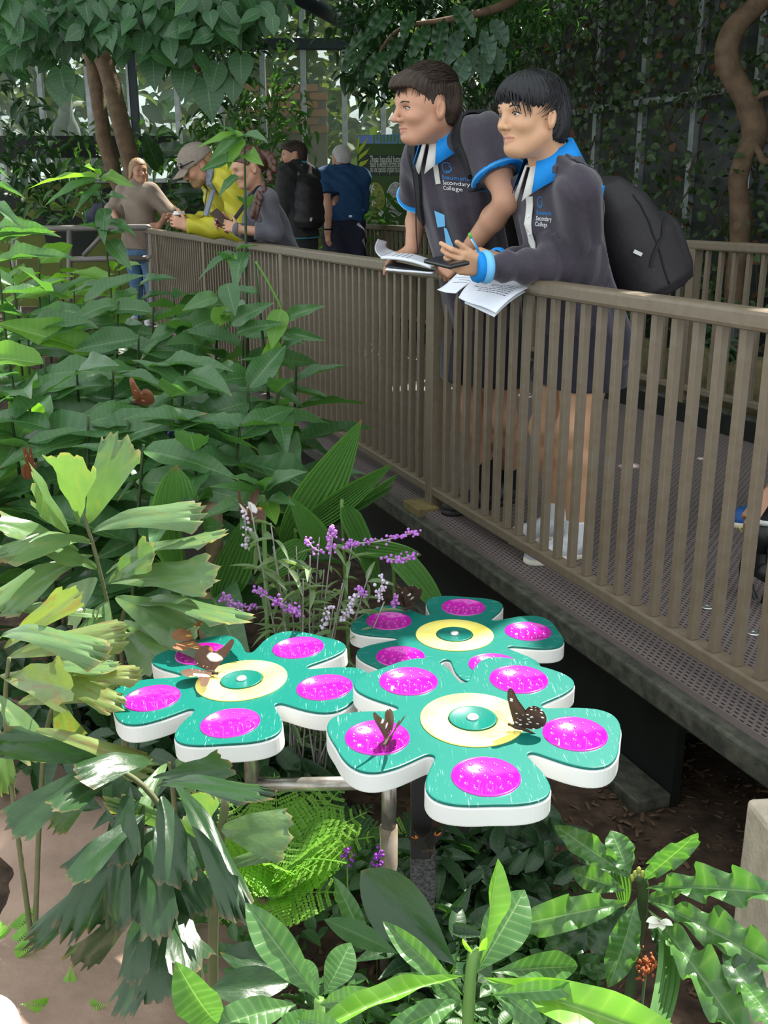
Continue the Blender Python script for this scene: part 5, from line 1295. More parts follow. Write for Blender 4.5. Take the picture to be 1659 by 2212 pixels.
    for sd in (-1, 1): obj('sunglasses_lens', lathe_me('sunglasses_lens', [(.003, 0), (.022, 0), (.026, .004), (.02, .010), (.003, .013)], 16), sgm, cp, HF @ Matrix.Translation((.100, .034 * sd, .068)) @ Matrix.Rotation(math.pi / 2 - .3, 4, 'Y') @ Matrix.Diagonal((.75, 1.2, 1, 1)))
    obj('sunglasses_bridge', tube_me('sunglasses_bridge', [HF @ Vector((.092, -.08, .066)), HF @ Vector((.112, -.03, .07)), HF @ Vector((.112, .03, .07)), HF @ Vector((.092, .08, .066)), HF @ Vector((.02, .097, .06))], .004, 6), sgm, cp)
    cup = empty('coffee_cup', at(388, 490, Y - .02), 'brown takeaway coffee cup with a white lid in the hands of the capped man', 'cup')
    b = at(389, 497, Y - .02); obj('cup', lathe_me('cup', [(.027, 0), (.030, .02), (.039, .10), (.040, .105)], 20), mat('kraft_cup', (.16, .09, .05), .8), cup, Matrix.Translation(b)); obj('lid', lathe_me('lid', [(.043, .10), (.043, .108), (.039, .112), (.036, .125), (.030, .126), (.001, .121)], 20), mat('lid_white', (.70, .70, .68), .4), cup, Matrix.Translation(b))
cap_man()
# ---- woman with braided auburn hair, grey top
def braid_woman():
    Y = 6.7; nk = at(556, 412, Y); hip = at(614, 560, 7.02); root = bgp('woman with a long auburn braid in a grey long-sleeved top looking at a phone', hip)
    lf = Vector((.40, -.916, 0)); fw = Vector((-.916, -.40, 0)); sk = skin('skin_tan', (.48, .26, .17))
    HP, w, HF, hair = bg_head(root, at(536, 366, Y - .03), Vector((-.86, -.42, -.28)), 1.02, sk, M_hairAu, 'tied', Zv + fw * .25, .006)
    spine = nk - hip; R, L, Bk, Up = axes(spine, lf); H = spine.length
    shL = nk + lf * .145 - Up * .06; shR = nk - lf * .145 - Up * .06
    elL = at(592, 503, Y - .08); wrL = at(515, 496, Y - .12); elR = at(540, 505, Y + .22); wrR = at(500, 490, Y + .02)
    hl = hand_prims(wrL, at(487, 486, Y - .10) - wrL, Vector((.2, -.8, .2)), -1, (35, 40, 45, 50), (.6, .6, -.3), 10, .92); hr = hand_prims(wrR, at(478, 480, Y + .0) - wrR, Vector((0, .7, .3)), 1, (35, 40, 45, 50), (.6, .6, -.3), 10, .92)
    sk_ = HP + [Cone(w(-.02, 0, -.04), nk - Up * .02, .050, .056, .03), Loft(hip, R, [(0, .12, .08, 0, 0), (H * .85, .10, .065, 0, 0)], .03)] + hl + hr + limb(shL, elL, wrL, (.042, .04, .036, .036, .025)) + limb(shR, elR, wrR, (.042, .04, .036, .036, .025))
    knL = Vector((hip.x - .02, hip.y - .12, .46)); anL = Vector((hip.x + .02, hip.y - .1, .08)); knR = knL - lf * .16; anR = anL - lf * .18
    sk_ += limb(hip + lf * .08, knL, anL, (.08, .075, .05, .05, .035)) + limb(hip - lf * .08, knR, anR, (.08, .075, .05, .05, .035))
    lo = hl + hr
    sdf_obj('body', sk_, .009, sk, root, boxes=[(np.array(HF.translation) - .16, np.array(HF.translation) + .16, .0045), (np.min([p.c - p.r for p in lo], axis=0), np.max([p.c + p.r for p in lo], axis=0), .0045)])
    Mg = mat('grey_top', (.085, .080, .098), .8, .25, 0, 30, (.105, .10, .12), .6, sheen=.2)
    class Cut:
        def d(s, P):
            q = elL + (wrL - elL) * .55; d_ = (wrL - elL).normalized(); q2 = elR + (wrR - elR) * .6; d2 = (wrR - elR).normalized()
            return np.maximum(np.where(np.linalg.norm(P - A3(q), axis=1) < .11, (P - A3(q)) @ A3(d_), -1.), np.where(np.linalg.norm(P - A3(q2), axis=1) < .11, (P - A3(q2)) @ A3(d2), -1.))
    top = sdf_obj('top', [Loft(hip, R, [(-.08, .165, .13, 0, 0), (H * .3, .14, .11, 0, 0), (H * .62, .155, .13, 0, -.02), (H * .85, .14, .09, 0, 0), (H * .96, .07, .06, 0, 0)], .05), Cone(nk - Up * .03, shL, .055, .062, .04), Cone(nk - Up * .03, shR, .055, .06, .04), Cone(shL, elL, .064, .055, .025), Cone(elL, wrL, .055, .042, .02), Cone(shR, elR, .062, .055, .025), Cone(elR, wrR, .055, .042, .02)], .008, Mg, root, [Cut()], crumple(.006, 20, (.6, .3, .7), 7))
    pts, nn = drape(top, smooth_path([nk + Bk * .1 - lf * .04, nk + lf * .03 + Up * .05, nk + fw * .12 + lf * .02 - Zv * .05, nk + fw * .13 - lf * .05 - Zv * .2], 5), hip + Up * .3, .003); obj('bag_strap', ribbon_me('bag_strap', pts, nn, .03, .004), M_strap, root)
    sdf_obj('trousers', [Loft(hip, axes(Zv, lf)[0], [(-.2, .17, .13, 0, 0), (.05, .15, .12, 0, 0)], .03), Cone(hip + lf * .08, knL, .10, .075, .03), Cone(knL, anL, .075, .05, .03), Cone(hip - lf * .08, knR, .10, .075, .03), Cone(knR, anR, .075, .05, .03)], .014, MATS['dark_trousers'], root)
    # braid
    bp_ = smooth_path([HF @ Vector((-.085, .02, .075)), HF @ Vector((-.135, .05, .04)), HF @ Vector((-.125, .085, -.04)), at(562, 420, Y - .17), at(553, 450, Y - .22), at(548, 470, Y - .22)], 5)
    P = []
    for i, p in enumerate(bp_[:-1]):
        t = i / len(bp_); off = .012 * (1 if i % 2 else -1); P.append(Ell(p + lf * 0 + fw * off, (.026 * (1 - .5 * t), .024 * (1 - .5 * t), .026), None, .006))
    sdf_obj('braid', P, .005, M_hairAu, hair)
    obj('hair_tie', lathe_me('hair_tie', [(.016, -.008), (.020, 0), (.016, .008)], 14), mat('tie_grey', (.4, .42, .45), .5), hair, Matrix.Translation(bp_[3]))
    obj('bracelet', tube_me('bracelet', [wrL + Vector((.03 * math.cos(a), .0, .03 * math.sin(a))) for a in [k * .4 for k in range(17)]], .005, 6), mat('silver', (.6, .6, .62), .3, .5, .8), root)
    pa, pb = at(468, 462, Y - .05), at(492, 484, Y - .06)
    M = frame((pa + pb) / 2, pb - pa, Vector((.3, -.6, .7))); ph = empty('mobile_phone', (pa + pb) / 2, 'dark phone held up by the braided woman', 'phone')
    obj('case', box_me('phone_case', (.15, .074, .010), .004), mat('brown_case', (.06, .04, .03), .5), ph, M); obj('screen', box_me('phone_screen', (.136, .066, .002)), MATS['device_screen'], ph, M @ Matrix.Translation((0, 0, -.006)))
braid_woman()
# ---- young man in a dark jacket with a black backpack, seen from behind
def jacket_man():
    Y = 9.6; nk = at(644, 362, Y); hip = at(648, 500, Y + .02); root = bgp('dark-haired man in a black jacket with a teal hem, seen from behind', hip)
    lf = Vector((-.55, -.83, 0)); fw = Vector((-.83, .55, 0))
    HP, w, HF, hair = bg_head(root, at(634, 338, Y), Vector((-.98, -.1, -.08)), 1.03, S_a, M_dkhair, 'short', Zv + fw * .1, .008)
    spine = nk - hip; R, L, Bk, Up = axes(spine, lf); H = spine.length
    shL = nk + lf * .18 - Up * .06; shR = nk - lf * .18 - Up * .06; elL = shL - Zv * .28 + fw * .05; wrL = elL + fw * .2 - Zv * .1; elR = shR - Zv * .28 + fw * .05; wrR = elR + fw * .2 - Zv * .1
    knL = Vector((hip.x, hip.y, .45)) + lf * .1; anL = Vector((hip.x, hip.y, .08)) + lf * .11; knR = knL - lf * .2; anR = anL - lf * .22
    hl = hand_prims(wrL, fw, lf, 1, (30, 35, 35, 40)); hr = hand_prims(wrR, fw, -lf, -1, (30, 35, 35, 40))
    sdf_obj('body', HP + [Cone(w(-.02, 0, -.04), nk - Up * .03, .058, .06, .03), Loft(hip, R, [(0, .12, .08, 0, 0), (H * .9, .10, .07, 0, 0)], .03)] + hl + hr + limb(shL, elL, wrL, (.045, .042, .038, .038, .03)) + limb(shR, elR, wrR, (.045, .042, .038, .038, .03)) + limb(hip + lf * .09, knL, anL, (.08, .075, .05, .05, .035)) + limb(hip - lf * .09, knR, anR, (.08, .075, .05, .05, .035)), .010, S_a, root, boxes=[(np.array(HF.translation) - .16, np.array(HF.translation) + .16, .006)])
    Mj = mat('charcoal_jacket', (.020, .021, .021), .7, .3, 0, 20, (.03, .031, .03), .6)
    sdf_obj('jacket', [Loft(hip, R, [(-.06, .19, .15, 0, 0), (H * .4, .18, .14, 0, 0), (H * .75, .20, .14, 0, 0), (H * .9, .16, .11, 0, 0), (H * 1.0, .09, .08, 0, 0)], .05), Cone(nk, shL, .08, .085, .05), Cone(nk, shR, .08, .085, .05), Cone(shL, elL, .088, .075, .03), Cone(elL, wrL, .075, .05, .03), Cone(shR, elR, .088, .075, .03), Cone(elR, wrR, .075, .05, .03)], .010, Mj, root, (), crumple(.008, 20, (.6, .3, .7), 3))
    Mt = mat('teal_edge', (.03, .22, .30), .6); V, F = tube_arrays([hip - Up * .05 + L * .2 * math.cos(a) + Bk * .155 * math.sin(a) for a in [k * 2 * math.pi / 28 for k in range(29)]], .007, 6, False); obj('jacket_hem', me_from('jacket_hem', V, F), Mt, root)
    collar('collar', frame(nk - Up * .01, fw, Zv), Mt, root, .062, .085, .05, .02, 20, .01)
    sdf_obj('trousers', [Loft(hip, axes(Zv, lf)[0], [(-.2, .18, .14, 0, 0), (.05, .16, .13, 0, 0)], .03), Cone(hip + lf * .09, knL, .11, .085, .03), Cone(knL, anL, .085, .065, .03), Cone(hip - lf * .09, knR, .11, .085, .03), Cone(knR, anR, .085, .065, .03)], .014, MATS['dark_trousers'], root)
    bp = empty('backpack', hip + Bk * .2, 'black backpack worn by the man in the black jacket', 'backpack')
    c = at(667, 432, Y - .12) ; Rb, xb, yb, zb = axes(Up, lf)
    bag = sdf_obj('bag', [Loft(c, Rb, [(-.24, .13, .08, 0, 0), (-.18, .155, .11, 0, 0), (.1, .145, .10, 0, 0), (.19, .11, .07, 0, -.01), (.22, .08, .04, 0, -.02)], .03, 2.8)], .010, M_pack, bp, (), crumple(.005, 18, (.4, .2, 1), 4))
    for sd in (1, -1): obj('shoulder_strap', ribbon_me('shoulder_strap', smooth_path([c + zb * .18 - yb * .06 + xb * .07 * sd, nk + lf * .09 * sd + Zv * .04, nk + lf * .1 * sd + fw * .1 - Zv * .05], 4), [Zv] * 9, .05, .01), M_strap, bp)
    pt, nm = drape(bag, [at(688, 482, Y - .4)], c, .002); obj('badge', ribbon_me('badge', [pt[0], pt[0] + Vector((.01, 0, .03))], [nm[0]] * 2, .02, .003), mat('badge_grey', (.5, .5, .5), .4), bp)
jacket_man()
# ---- older man in a blue shirt, seen from behind
def old_man():
    Y = 10.3; nk = at(740, 366, Y); hip = at(742, 500, Y); root = bgp('white-haired man in a blue short-sleeved shirt seen from behind', hip)
    lf = Vector((-.96, -.28, 0)); fw = Vector((-.28, .96, 0))
    HP, w, HF, hair = bg_head(root, at(736, 346, Y), Vector((-.45, .88, -.1)), 1.02, S_a, M_hairG, 'bald', Zv, .008, False)
    spine = nk - hip; R, L, Bk, Up = axes(spine, lf); H = spine.length
    shL = nk + lf * .19 - Up * .07; shR = nk - lf * .19 - Up * .07; elL = at(708, 446, Y - .16); wrL = at(708, 500, Y - .20); elR = shR - Zv * .28 + fw * .06; wrR = elR + fw * .2 - Zv * .08
    knL = Vector((hip.x, hip.y, .45)) + lf * .1; anL = Vector((hip.x, hip.y, .08)) + lf * .11; knR = knL - lf * .2; anR = anL - lf * .22
    hl = hand_prims(wrL, Vector((.0, .1, -1)), lf - fw * .3, -1, (25, 28, 30, 32), s=1.05); hr = hand_prims(wrR, fw, -lf, -1, (30, 35, 35, 40))
    sdf_obj('body', HP + [Cone(w(-.02, 0, -.04), nk - Up * .03, .06, .065, .03), Loft(hip, R, [(0, .12, .08, 0, 0), (H * .9, .10, .07, 0, 0)], .03)] + hl + hr + limb(shL, elL, wrL, (.048, .046, .042, .042, .032)) + limb(shR, elR, wrR, (.045, .042, .038, .038, .03)) + limb(hip + lf * .09, knL, anL, (.08, .075, .05, .05, .035)) + limb(hip - lf * .09, knR, anR, (.08, .075, .05, .05, .035)), .010, S_a, root, boxes=[(np.array(HF.translation) - .16, np.array(HF.translation) + .16, .006)] + [(np.min([p.c - p.r for p in hl], axis=0), np.max([p.c + p.r for p in hl], axis=0), .006)])
    Ms = mat('denim_blue_shirt', (.014, .050, .125), .8, .25, 0, 30, (.02, .065, .155), .6)
    se = shL + (elL - shL) * .62; de = (elL - shL).normalized()
    class Cut:
        def d(s, P): return np.where(np.linalg.norm(P - A3(se), axis=1) < .13, (P - A3(se)) @ A3(de), -1.)
    sdf_obj('shirt', [Loft(hip, R, [(-.05, .20, .16, 0, 0), (H * .4, .20, .155, 0, 0), (H * .75, .205, .15, 0, .01), (H * .9, .16, .12, 0, .01), (H * 1.0, .09, .08, 0, 0)], .05), Cone(nk, shL, .075, .085, .05), Cone(nk, shR, .075, .085, .05), Cone(shL, se + de * .03, .09, .092, .03), Cone(shR, elR, .09, .085, .03)], .010, Ms, root, [Cut()], crumple(.008, 18, (.6, .3, .7), 3))
    collar('collar', frame(nk - Up * .005, fw, Zv), Ms, root, .064, .095, .05, .012, 20, .02)
    Mn = mat('navy_jacket', (.014, .016, .030), .8, .25)
    sdf_obj('tied_jacket', [Loft(hip + Up * .02, R, [(-.30, .215, .175, 0, .03), (-.12, .215, .18, 0, .02), (0, .215, .175, 0, 0), (.09, .212, .17, 0, 0)], .03), Cone(hip + Bk * .16 + L * .12, hip + Bk * .2 - Up * .34 + L * .05, .05, .06, .05), Cone(hip + Bk * .16 - L * .12, hip + Bk * .19 - Up * .34 - L * .1, .05, .06, .05)], .012, Mn, root, (), crumple(.010, 18, (.6, .3, .7), 1))
    obj('label_tab', box_me('label_tab', (.03, .004, .02)), M_logow, root, Matrix.Translation(at(757, 467, Y - .23)))
    sdf_obj('trousers', [Loft(hip, axes(Zv, lf)[0], [(-.2, .18, .14, 0, 0), (.05, .16, .13, 0, 0)], .03), Cone(hip + lf * .09, knL, .11, .085, .03), Cone(knL, anL, .085, .065, .03), Cone(hip - lf * .09, knR, .11, .085, .03), Cone(knR, anR, .085, .065, .03)], .014, Mn, root)
    V, F = tube_arrays([wrL + Zv * .02 + Vector((.036 * math.cos(a), .036 * math.sin(a), 0)) for a in [k * .4 for k in range(17)]], .008, 6, False); obj('watch', me_from('watch', V, F), M_strap, root)
old_man()
# ---- woman in a beige jumper and jeans
def jumper_woman():
    Y = 11.0; nk = at(296, 400, Y); hip = at(300, 512, Y); root = bgp('blond woman in a beige jumper and blue jeans with a hand on her hip', hip)
    lf = Vector((.93, -.36, 0)); fw = Vector((-.36, -.93, 0))
    HP, w, HF, hair = bg_head(root, at(300, 372, Y), Vector((.55, -.83, -.02)), 1.05, S_a, M_hairBl, 'long', Zv - Vector((.06, 0, 0)), .008)
    spine = nk - hip; R, L, Bk, Up = axes(spine, lf); H = spine.length
    shL = nk + lf * .165 - Up * .06; shR = nk - lf * .165 - Up * .06; elL = at(364, 458, Y - .05); wrL = at(345, 487, Y - .18); elR = at(243, 455, Y - .02); wrR = at(252, 474, Y - .22)
    knL = Vector((hip.x + .03, hip.y - .03, .45)) + lf * .09; anL = Vector((hip.x + .03, hip.y, .08)) + lf * .1; knR = knL - lf * .19; anR = anL - lf * .2
    hl = hand_prims(wrL, Vector((-.8, -.2, -.1)), Vector((.1, -.9, .3)), 1, (30, 35, 40, 40)); hr = hand_prims(wrR, Vector((-.5, -.4, -.2)), Vector((.1, -.5, .8)), 1, (30, 35, 40, 40))
    sdf_obj('body', HP + [Cone(w(-.02, 0, -.04), nk - Up * .03, .052, .06, .03), Loft(hip, R, [(0, .12, .08, 0, 0), (H * .9, .10, .07, 0, 0)], .03)] + hl + hr + limb(shL, elL, wrL, (.045, .042, .038, .036, .027)) + limb(shR, elR, wrR, (.045, .042, .038, .036, .027)) + limb(hip + lf * .09, knL, anL, (.08, .075, .05, .05, .035)) + limb(hip - lf * .09, knR, anR, (.08, .075, .05, .05, .035)), .010, S_a, root, boxes=[(np.array(HF.translation) - .16, np.array(HF.translation) + .16, .006)] + [(np.min([p.c - p.r for p in q], axis=0), np.max([p.c + p.r for p in q], axis=0), .007) for q in (hl, hr)])
    Mk = mat('beige_knit', (.26, .205, .165), .9, .15, 0, 60, (.31, .25, .20), .7, bump=.25, bscale=180)
    qL = elL + (wrL - elL) * .3; dL = (wrL - elL).normalized(); qR = elR + (wrR - elR) * .3; dR = (wrR - elR).normalized()
    class Cut:
        def d(s, P): return np.maximum(np.where(np.linalg.norm(P - A3(qL), axis=1) < .13, (P - A3(qL)) @ A3(dL), -1.), np.where(np.linalg.norm(P - A3(qR), axis=1) < .13, (P - A3(qR)) @ A3(dR), -1.))
    sdf_obj('jumper', [Loft(hip, R, [(-.12, .185, .15, 0, 0), (H * .3, .18, .15, 0, 0), (H * .62, .19, .155, 0, -.01), (H * .85, .16, .11, 0, 0), (H * .99, .075, .07, 0, 0)], .05), Cone(nk - Up * .02, shL, .07, .075, .05), Cone(nk - Up * .02, shR, .07, .075, .05), Cone(shL, elL, .085, .08, .03), Cone(elL, qL + dL * .03, .08, .062, .03), Cone(shR, elR, .085, .08, .03), Cone(elR, qR + dR * .03, .08, .062, .03), Cone(nk - Up * .02, nk + Up * .04, .072, .066, .02)], .010, Mk, root, [Cut()], crumple(.008, 14, (.6, .3, .7), 6))
    Mjn = mat('blue_denim', (.075, .155, .27), .85, .2, 0, 40, (.12, .21, .33), .7)
    sdf_obj('jeans', [Loft(hip, axes(Zv, lf)[0], [(-.25, .175, .14, 0, 0), (.05, .16, .13, 0, 0)], .03), Cone(hip + lf * .09 - Zv * .1, knL, .098, .072, .02), Cone(knL, anL, .072, .055, .03), Cone(hip - lf * .09 - Zv * .1, knR, .098, .072, .02), Cone(knR, anR, .072, .055, .03)], .012, Mjn, root, (), crumple(.005, 18, (.1, .1, 1), 3))
    for an in (anL, anR): shoe(root, Vector((an.x - .03, an.y + .08, .0)), Vector((an.x - .05, an.y - .17, .0)), .08, (mat('pale_shoe', (.5, .5, .52), .6), mat('shoe_sole_white', (.6, .6, .6), .6), MATS['white_lace']), .045)
    bag = empty('shoulder_bag', at(222, 470, Y + .1), 'dark navy bag beside the woman in the jumper', 'bag')
    c = at(222, 468, Y + .15); sdf_obj('bag', [Ell(c, (.17, .10, .13), None, .03), Ell(c + Vector((.05, -.03, .06)), (.12, .09, .09), None, .05)], .012, mat('navy_bag', (.012, .016, .034), .75), bag, (), crumple(.012, 14, (.6, .3, .7), 6))
    obj('bag_strap', tube_me('bag_strap', smooth_path([c + Vector((-.1, 0, .08)), c + Vector((0, 0, .26)), c + Vector((.12, 0, .1))], 5), .008, 6), M_strap, bag)
jumper_woman()
# ---- crouching visitor and pram wheel cut off by the right edge
def crouch():
    root = bgp('crouching visitor in a blue trainer with yellow stripes, mostly beyond the right edge', Vector((1.75, 3.75, 0)))
    hip = Vector((1.86, 3.95, .36)); nk = Vector((1.72, 3.60, .86)); lf = Vector((.45, -.89, 0)); R, L, Bk, Up = axes(nk - hip, lf); H = (nk - hip).length
    kn = Vector((1.60, 3.62, .50)); an = Vector((1.50, 3.80, .10)); kn2 = Vector((1.82, 3.45, .42)); an2 = Vector((1.92, 3.72, .10))
    sh1 = nk + L * .16 - Up * .05; sh2 = nk - L * .16 - Up * .05; el = Vector((1.60, 3.28, .58)); wr = at(1672, 1068, 3.22); el2 = Vector((1.58, 3.66, .55)); wr2 = Vector((1.52, 3.5, .5))
    hl = hand_prims(wr, at(1640, 1105, 3.20) - wr, Vector((-.5, -.8, .3)), 1, (30, 35, 40, 40), s=1.05)
    HP, w, HF, hair = bg_head(root, nk + Vector((-.06, -.04, .15)), Vector((-.8, -.5, -.3)), 1.0, S_a, M_dkhair, 'short', Zv, .01)
    sdf_obj('body', HP + [Cone(w(-.02, 0, -.04), nk, .055, .06, .03), Loft(hip, R, [(0, .13, .09, 0, 0), (H * .9, .11, .07, 0, 0)], .04)] + limb(hip + L * .08, kn2, an2, (.08, .075, .055, .055, .036)) + limb(hip - L * .08, kn, an, (.08, .075, .055, .055, .036)) + limb(sh1, el, wr, (.045, .042, .038, .038, .028)) + limb(sh2, el2, wr2, (.045, .042, .038, .038, .028)) + hl + [Cone(wr2, wr2 + Vector((-.06, 0, -.03)), .03, .02, .02)], .011, S_a, root, boxes=[(np.min([p.c - p.r for p in hl], axis=0), np.max([p.c + p.r for p in hl], axis=0), .005)])
    sdf_obj('shirt', [Loft(hip, R, [(-.02, .17, .14, 0, 0), (H * .5, .17, .14, 0, 0), (H * .9, .15, .11, 0, 0), (H, .08, .07, 0, 0)], .04), Cone(sh1, sh1.lerp(el, .6), .08, .075, .03), Cone(sh2, sh2.lerp(el2, .6), .08, .075, .03)], .014, M_navy, root)
    sdf_obj('shorts', [Cone(hip + L * .08, hip.lerp(kn2, .7) + L * .02, .11, .09, .04), Cone(hip - L * .08, hip.lerp(kn, .7) - L * .02, .11, .09, .04)], .014, M_short, root)
    ms = (mat('blue_trainer', (.02, .085, .28), .6, .3, 0, 30, (.03, .11, .34), .6), MATS['cream_sole'], mat('yellow_stripe', (.6, .5, .03), .5))
    a0 = atz(1648, 1120, 0); a1 = atz(1583, 1140, 0)
    sx = shoe(root, a0 + Vector((.07, .07, 0)), a1 + Vector((0, 0, 0)), .09, ms)
    for k in range(2): obj('yellow_stripe', tube_me('yellow_stripe', [at(1594 + 9 * k, 1136 + 3 * k, 3.66), at(1603 + 7 * k, 1150 - 10 * k, 3.66)], .0025, 5), ms[2], sx)
    shoe(root, Vector((2.0, 3.78, 0)), Vector((1.80, 3.62, 0)), .09, ms)
    st_ = empty('pram', Vector((1.5, 3.1, 0)), 'black pram wheel and holder cut off by the right edge', 'pram')
    Mb = mat('black_plastic', (.010, .011, .012), .4, .4)
    wc = at(1672, 1255, 3.02); n_ = Vector((.92, .38, 0))
    V, F = tube_arrays([wc + Vector((-n_.y, n_.x, 0)) * .13 * math.cos(a) + Zv * .13 * math.sin(a) for a in [k * 2 * math.pi / 32 for k in range(33)]], .022, 10, False); obj('tyre', me_from('tyre', V, F), Mb, st_)
    for k in range(5): a = k * 2 * math.pi / 5; obj('spoke', tube_me('spoke', [wc, wc + Vector((-n_.y, n_.x, 0)) * .12 * math.cos(a) + Zv * .12 * math.sin(a)], [.02, .012], 6), Mb, st_)
    t0 = at(1652, 1190, 3.08); t1 = at(1652, 1130, 3.08)
    obj('leg_tube', tube_me('leg_tube', [t0 - Zv * .0, t1], .034, 16), Mb, st_); obj('collar_ring', tube_me('collar_ring', [t1, t1 + Zv * .012], .036, 16), mat('pale_grey_ring', (.45, .45, .44), .4), st_)
    obj('fork', tube_me('fork', smooth_path([t0, t0 + Vector((.0, -.02, -.06)), wc + n_ * -.03 + Zv * .03], 5), [.03] * 11, 10), Mb, st_)
    obj('frame_tube', tube_me('frame_tube', [t1, t1 + Vector((.3, .1, .5))], .02, 10), Mb, st_)
crouch()
# ------------------------------------------------------------------ glasshouse walls, sign, trees and vines behind
def glass_mat():
    m = bpy.data.materials.new('dusty_glass'); m.use_nodes = True; N = m.node_tree.nodes; L = m.node_tree.links; out = N['Material Output']; b = N['Principled BSDF']
    b.inputs['Base Color'].default_value = (.20, .23, .20, 1); b.inputs['Roughness'].default_value = .25
    t = N.new('ShaderNodeBsdfTransparent'); t.inputs['Color'].default_value = (.86, .90, .86, 1); ms = N.new('ShaderNodeMixShader')
    tc = N.new('ShaderNodeTexCoord'); nz = N.new('ShaderNodeTexNoise'); nz.inputs['Scale'].default_value = 1.3; nz.inputs['Detail'].default_value = 6; L.new(tc.outputs['Object'], nz.inputs['Vector'])
    r = N.new('ShaderNodeMapRange'); r.inputs[1].default_value = .35; r.inputs[2].default_value = .7; r.inputs[3].default_value = .14; r.inputs[4].default_value = .42; L.new(nz.outputs['Fac'], r.inputs[0])
    L.new(r.outputs[0], ms.inputs[0]); L.new(t.outputs[0], ms.inputs[1]); L.new(b.outputs[0], ms.inputs[2]); L.new(ms.outputs[0], out.inputs['Surface'])
    return m
M_glass = glass_mat()
BWY = 14.6
def back_wall():
    root = bpy.data.objects.new('wall_back', None); COL.objects.link(root); root.location = (0, BWY, 0); tag(root, 'glazed back wall of the butterfly house', None, None, 'structure')
    xs = [-9.2, -8.2, -7.3, -6.3] + [at(x, 300, BWY).x for x in (0, 98, 200, 296, 388, 480, 572, 658, 745, 828, 915, 1000, 1090)]
    xs += [xs[-1] + .6]
    for i, x in enumerate(xs):
        dark = i in (7,)
        w_ = .10 if dark else .07
        obj('mullion', box_me('mullion', (w_, .09, 5.2), .004), M_darkframe if dark else M_ally, root, Matrix.Translation((x, BWY, 2.35)))
        if dark: obj('mullion_edge', box_me('mullion_edge', (.03, .10, 5.2)), M_ally, root, Matrix.Translation((x - .065, BWY - .01, 2.35)))
    for a, b in zip(xs, xs[1:]):
        for z0, z1 in ((1.55, 3.35), (3.35, 4.95)):
            obj('pane', box_me('pane', (b - a - .05, .01, z1 - z0 - .04)), M_glass, root, Matrix.Translation(((a + b) / 2, BWY + .01, (z0 + z1) / 2)))
    zt = at(660, 96, BWY).z
    obj('transom', box_me('transom', (xs[-1] - xs[0], .12, .14), .01), M_darkframe, root, Matrix.Translation(((xs[0] + xs[-1]) / 2, BWY - .03, zt)))
    obj('sill', box_me('sill', (xs[-1] - xs[0], .14, .06), .01), M_ally, root, Matrix.Translation(((xs[0] + xs[-1]) / 2, BWY - .03, 1.54)))
    # solid lower wall with a dark band and painted leaf shapes
    obj('lower_panel', box_me('lower_panel', (xs[-1] - xs[0], .08, 1.70)), M_olive, root, Matrix.Translation(((xs[0] + xs[-1]) / 2, BWY - .02, .70)))
    R = random.Random(3)
    shp = leaf_me('mural_leaf', 'lance', 10, 3, 0, 0)
    for k in range(26):
        x = R.uniform(-6.0, -1.0); z = R.uniform(.5, 1.45); a = R.uniform(-.5, .8); L_ = R.uniform(.4, .9)
        M = Matrix.Translation((x, BWY - .066 - .0004 * k, z)) @ Matrix.Rotation(math.pi / 2, 4, 'X') @ Matrix.Rotation(a, 4, 'Z') @ Matrix.Diagonal((L_, L_ * .45, .001, 1))
        obj('painted_leaf', shp, M_darkpanel, root, M)
    zb = (at(200, 318, BWY).z); obj('dark_band', box_me('dark_band', (3.6, .03, .28)), M_darkpanel, root, Matrix.Translation((-4.6, BWY - .09, zb)))
    # sloping roof rafter and roof glazing bars at the top
    a, b = at(628, -18, BWY - 2.5), at(778, 66, BWY - .5)
    obj('rafter', tube_me('rafter', [a, b], .10, 6), M_darkframe, root)
    for dx in (.35, .75, 1.15): obj('roof_bar', tube_me('roof_bar', [a + Vector((dx, .2, .06)), b + Vector((dx, .2, .10))], .03, 6), M_ally, root)
back_wall()
def right_wall():
    root = bpy.data.objects.new('wall_right', None); COL.objects.link(root); root.location = st(3, 4.35); tag(root, 'vine covered glazed side wall', None, None, 'structure')
    t = 4.35; s0, s1 = -3.0, 8.6
    Md = mat('dark_glass', (.030, .036, .034), .28, .5, 0, 4, (.055, .062, .058), .8)
    n = 15
    for i in range(n):
        a = s0 + (s1 - s0) * i / n; b = s0 + (s1 - s0) * (i + 1) / n
        for z0, z1 in ((-.3, 2.15), (2.15, 4.6)):
            obj('pane', box_me('pane', (b - a - .05, .02, z1 - z0 - .05)), Md, root, FM((a + b) / 2, t, (z0 + z1) / 2))
        obj('mullion', box_me('mullion', (.065, .08, 4.9), .004), M_ally, root, FM(a, t - .03, 2.15))
    for z in (2.15, 3.2): obj('transom', box_me('transom', (s1 - s0, .08, .06), .004), M_ally, root, FM((s0 + s1) / 2, t - .03, z))
right_wall()
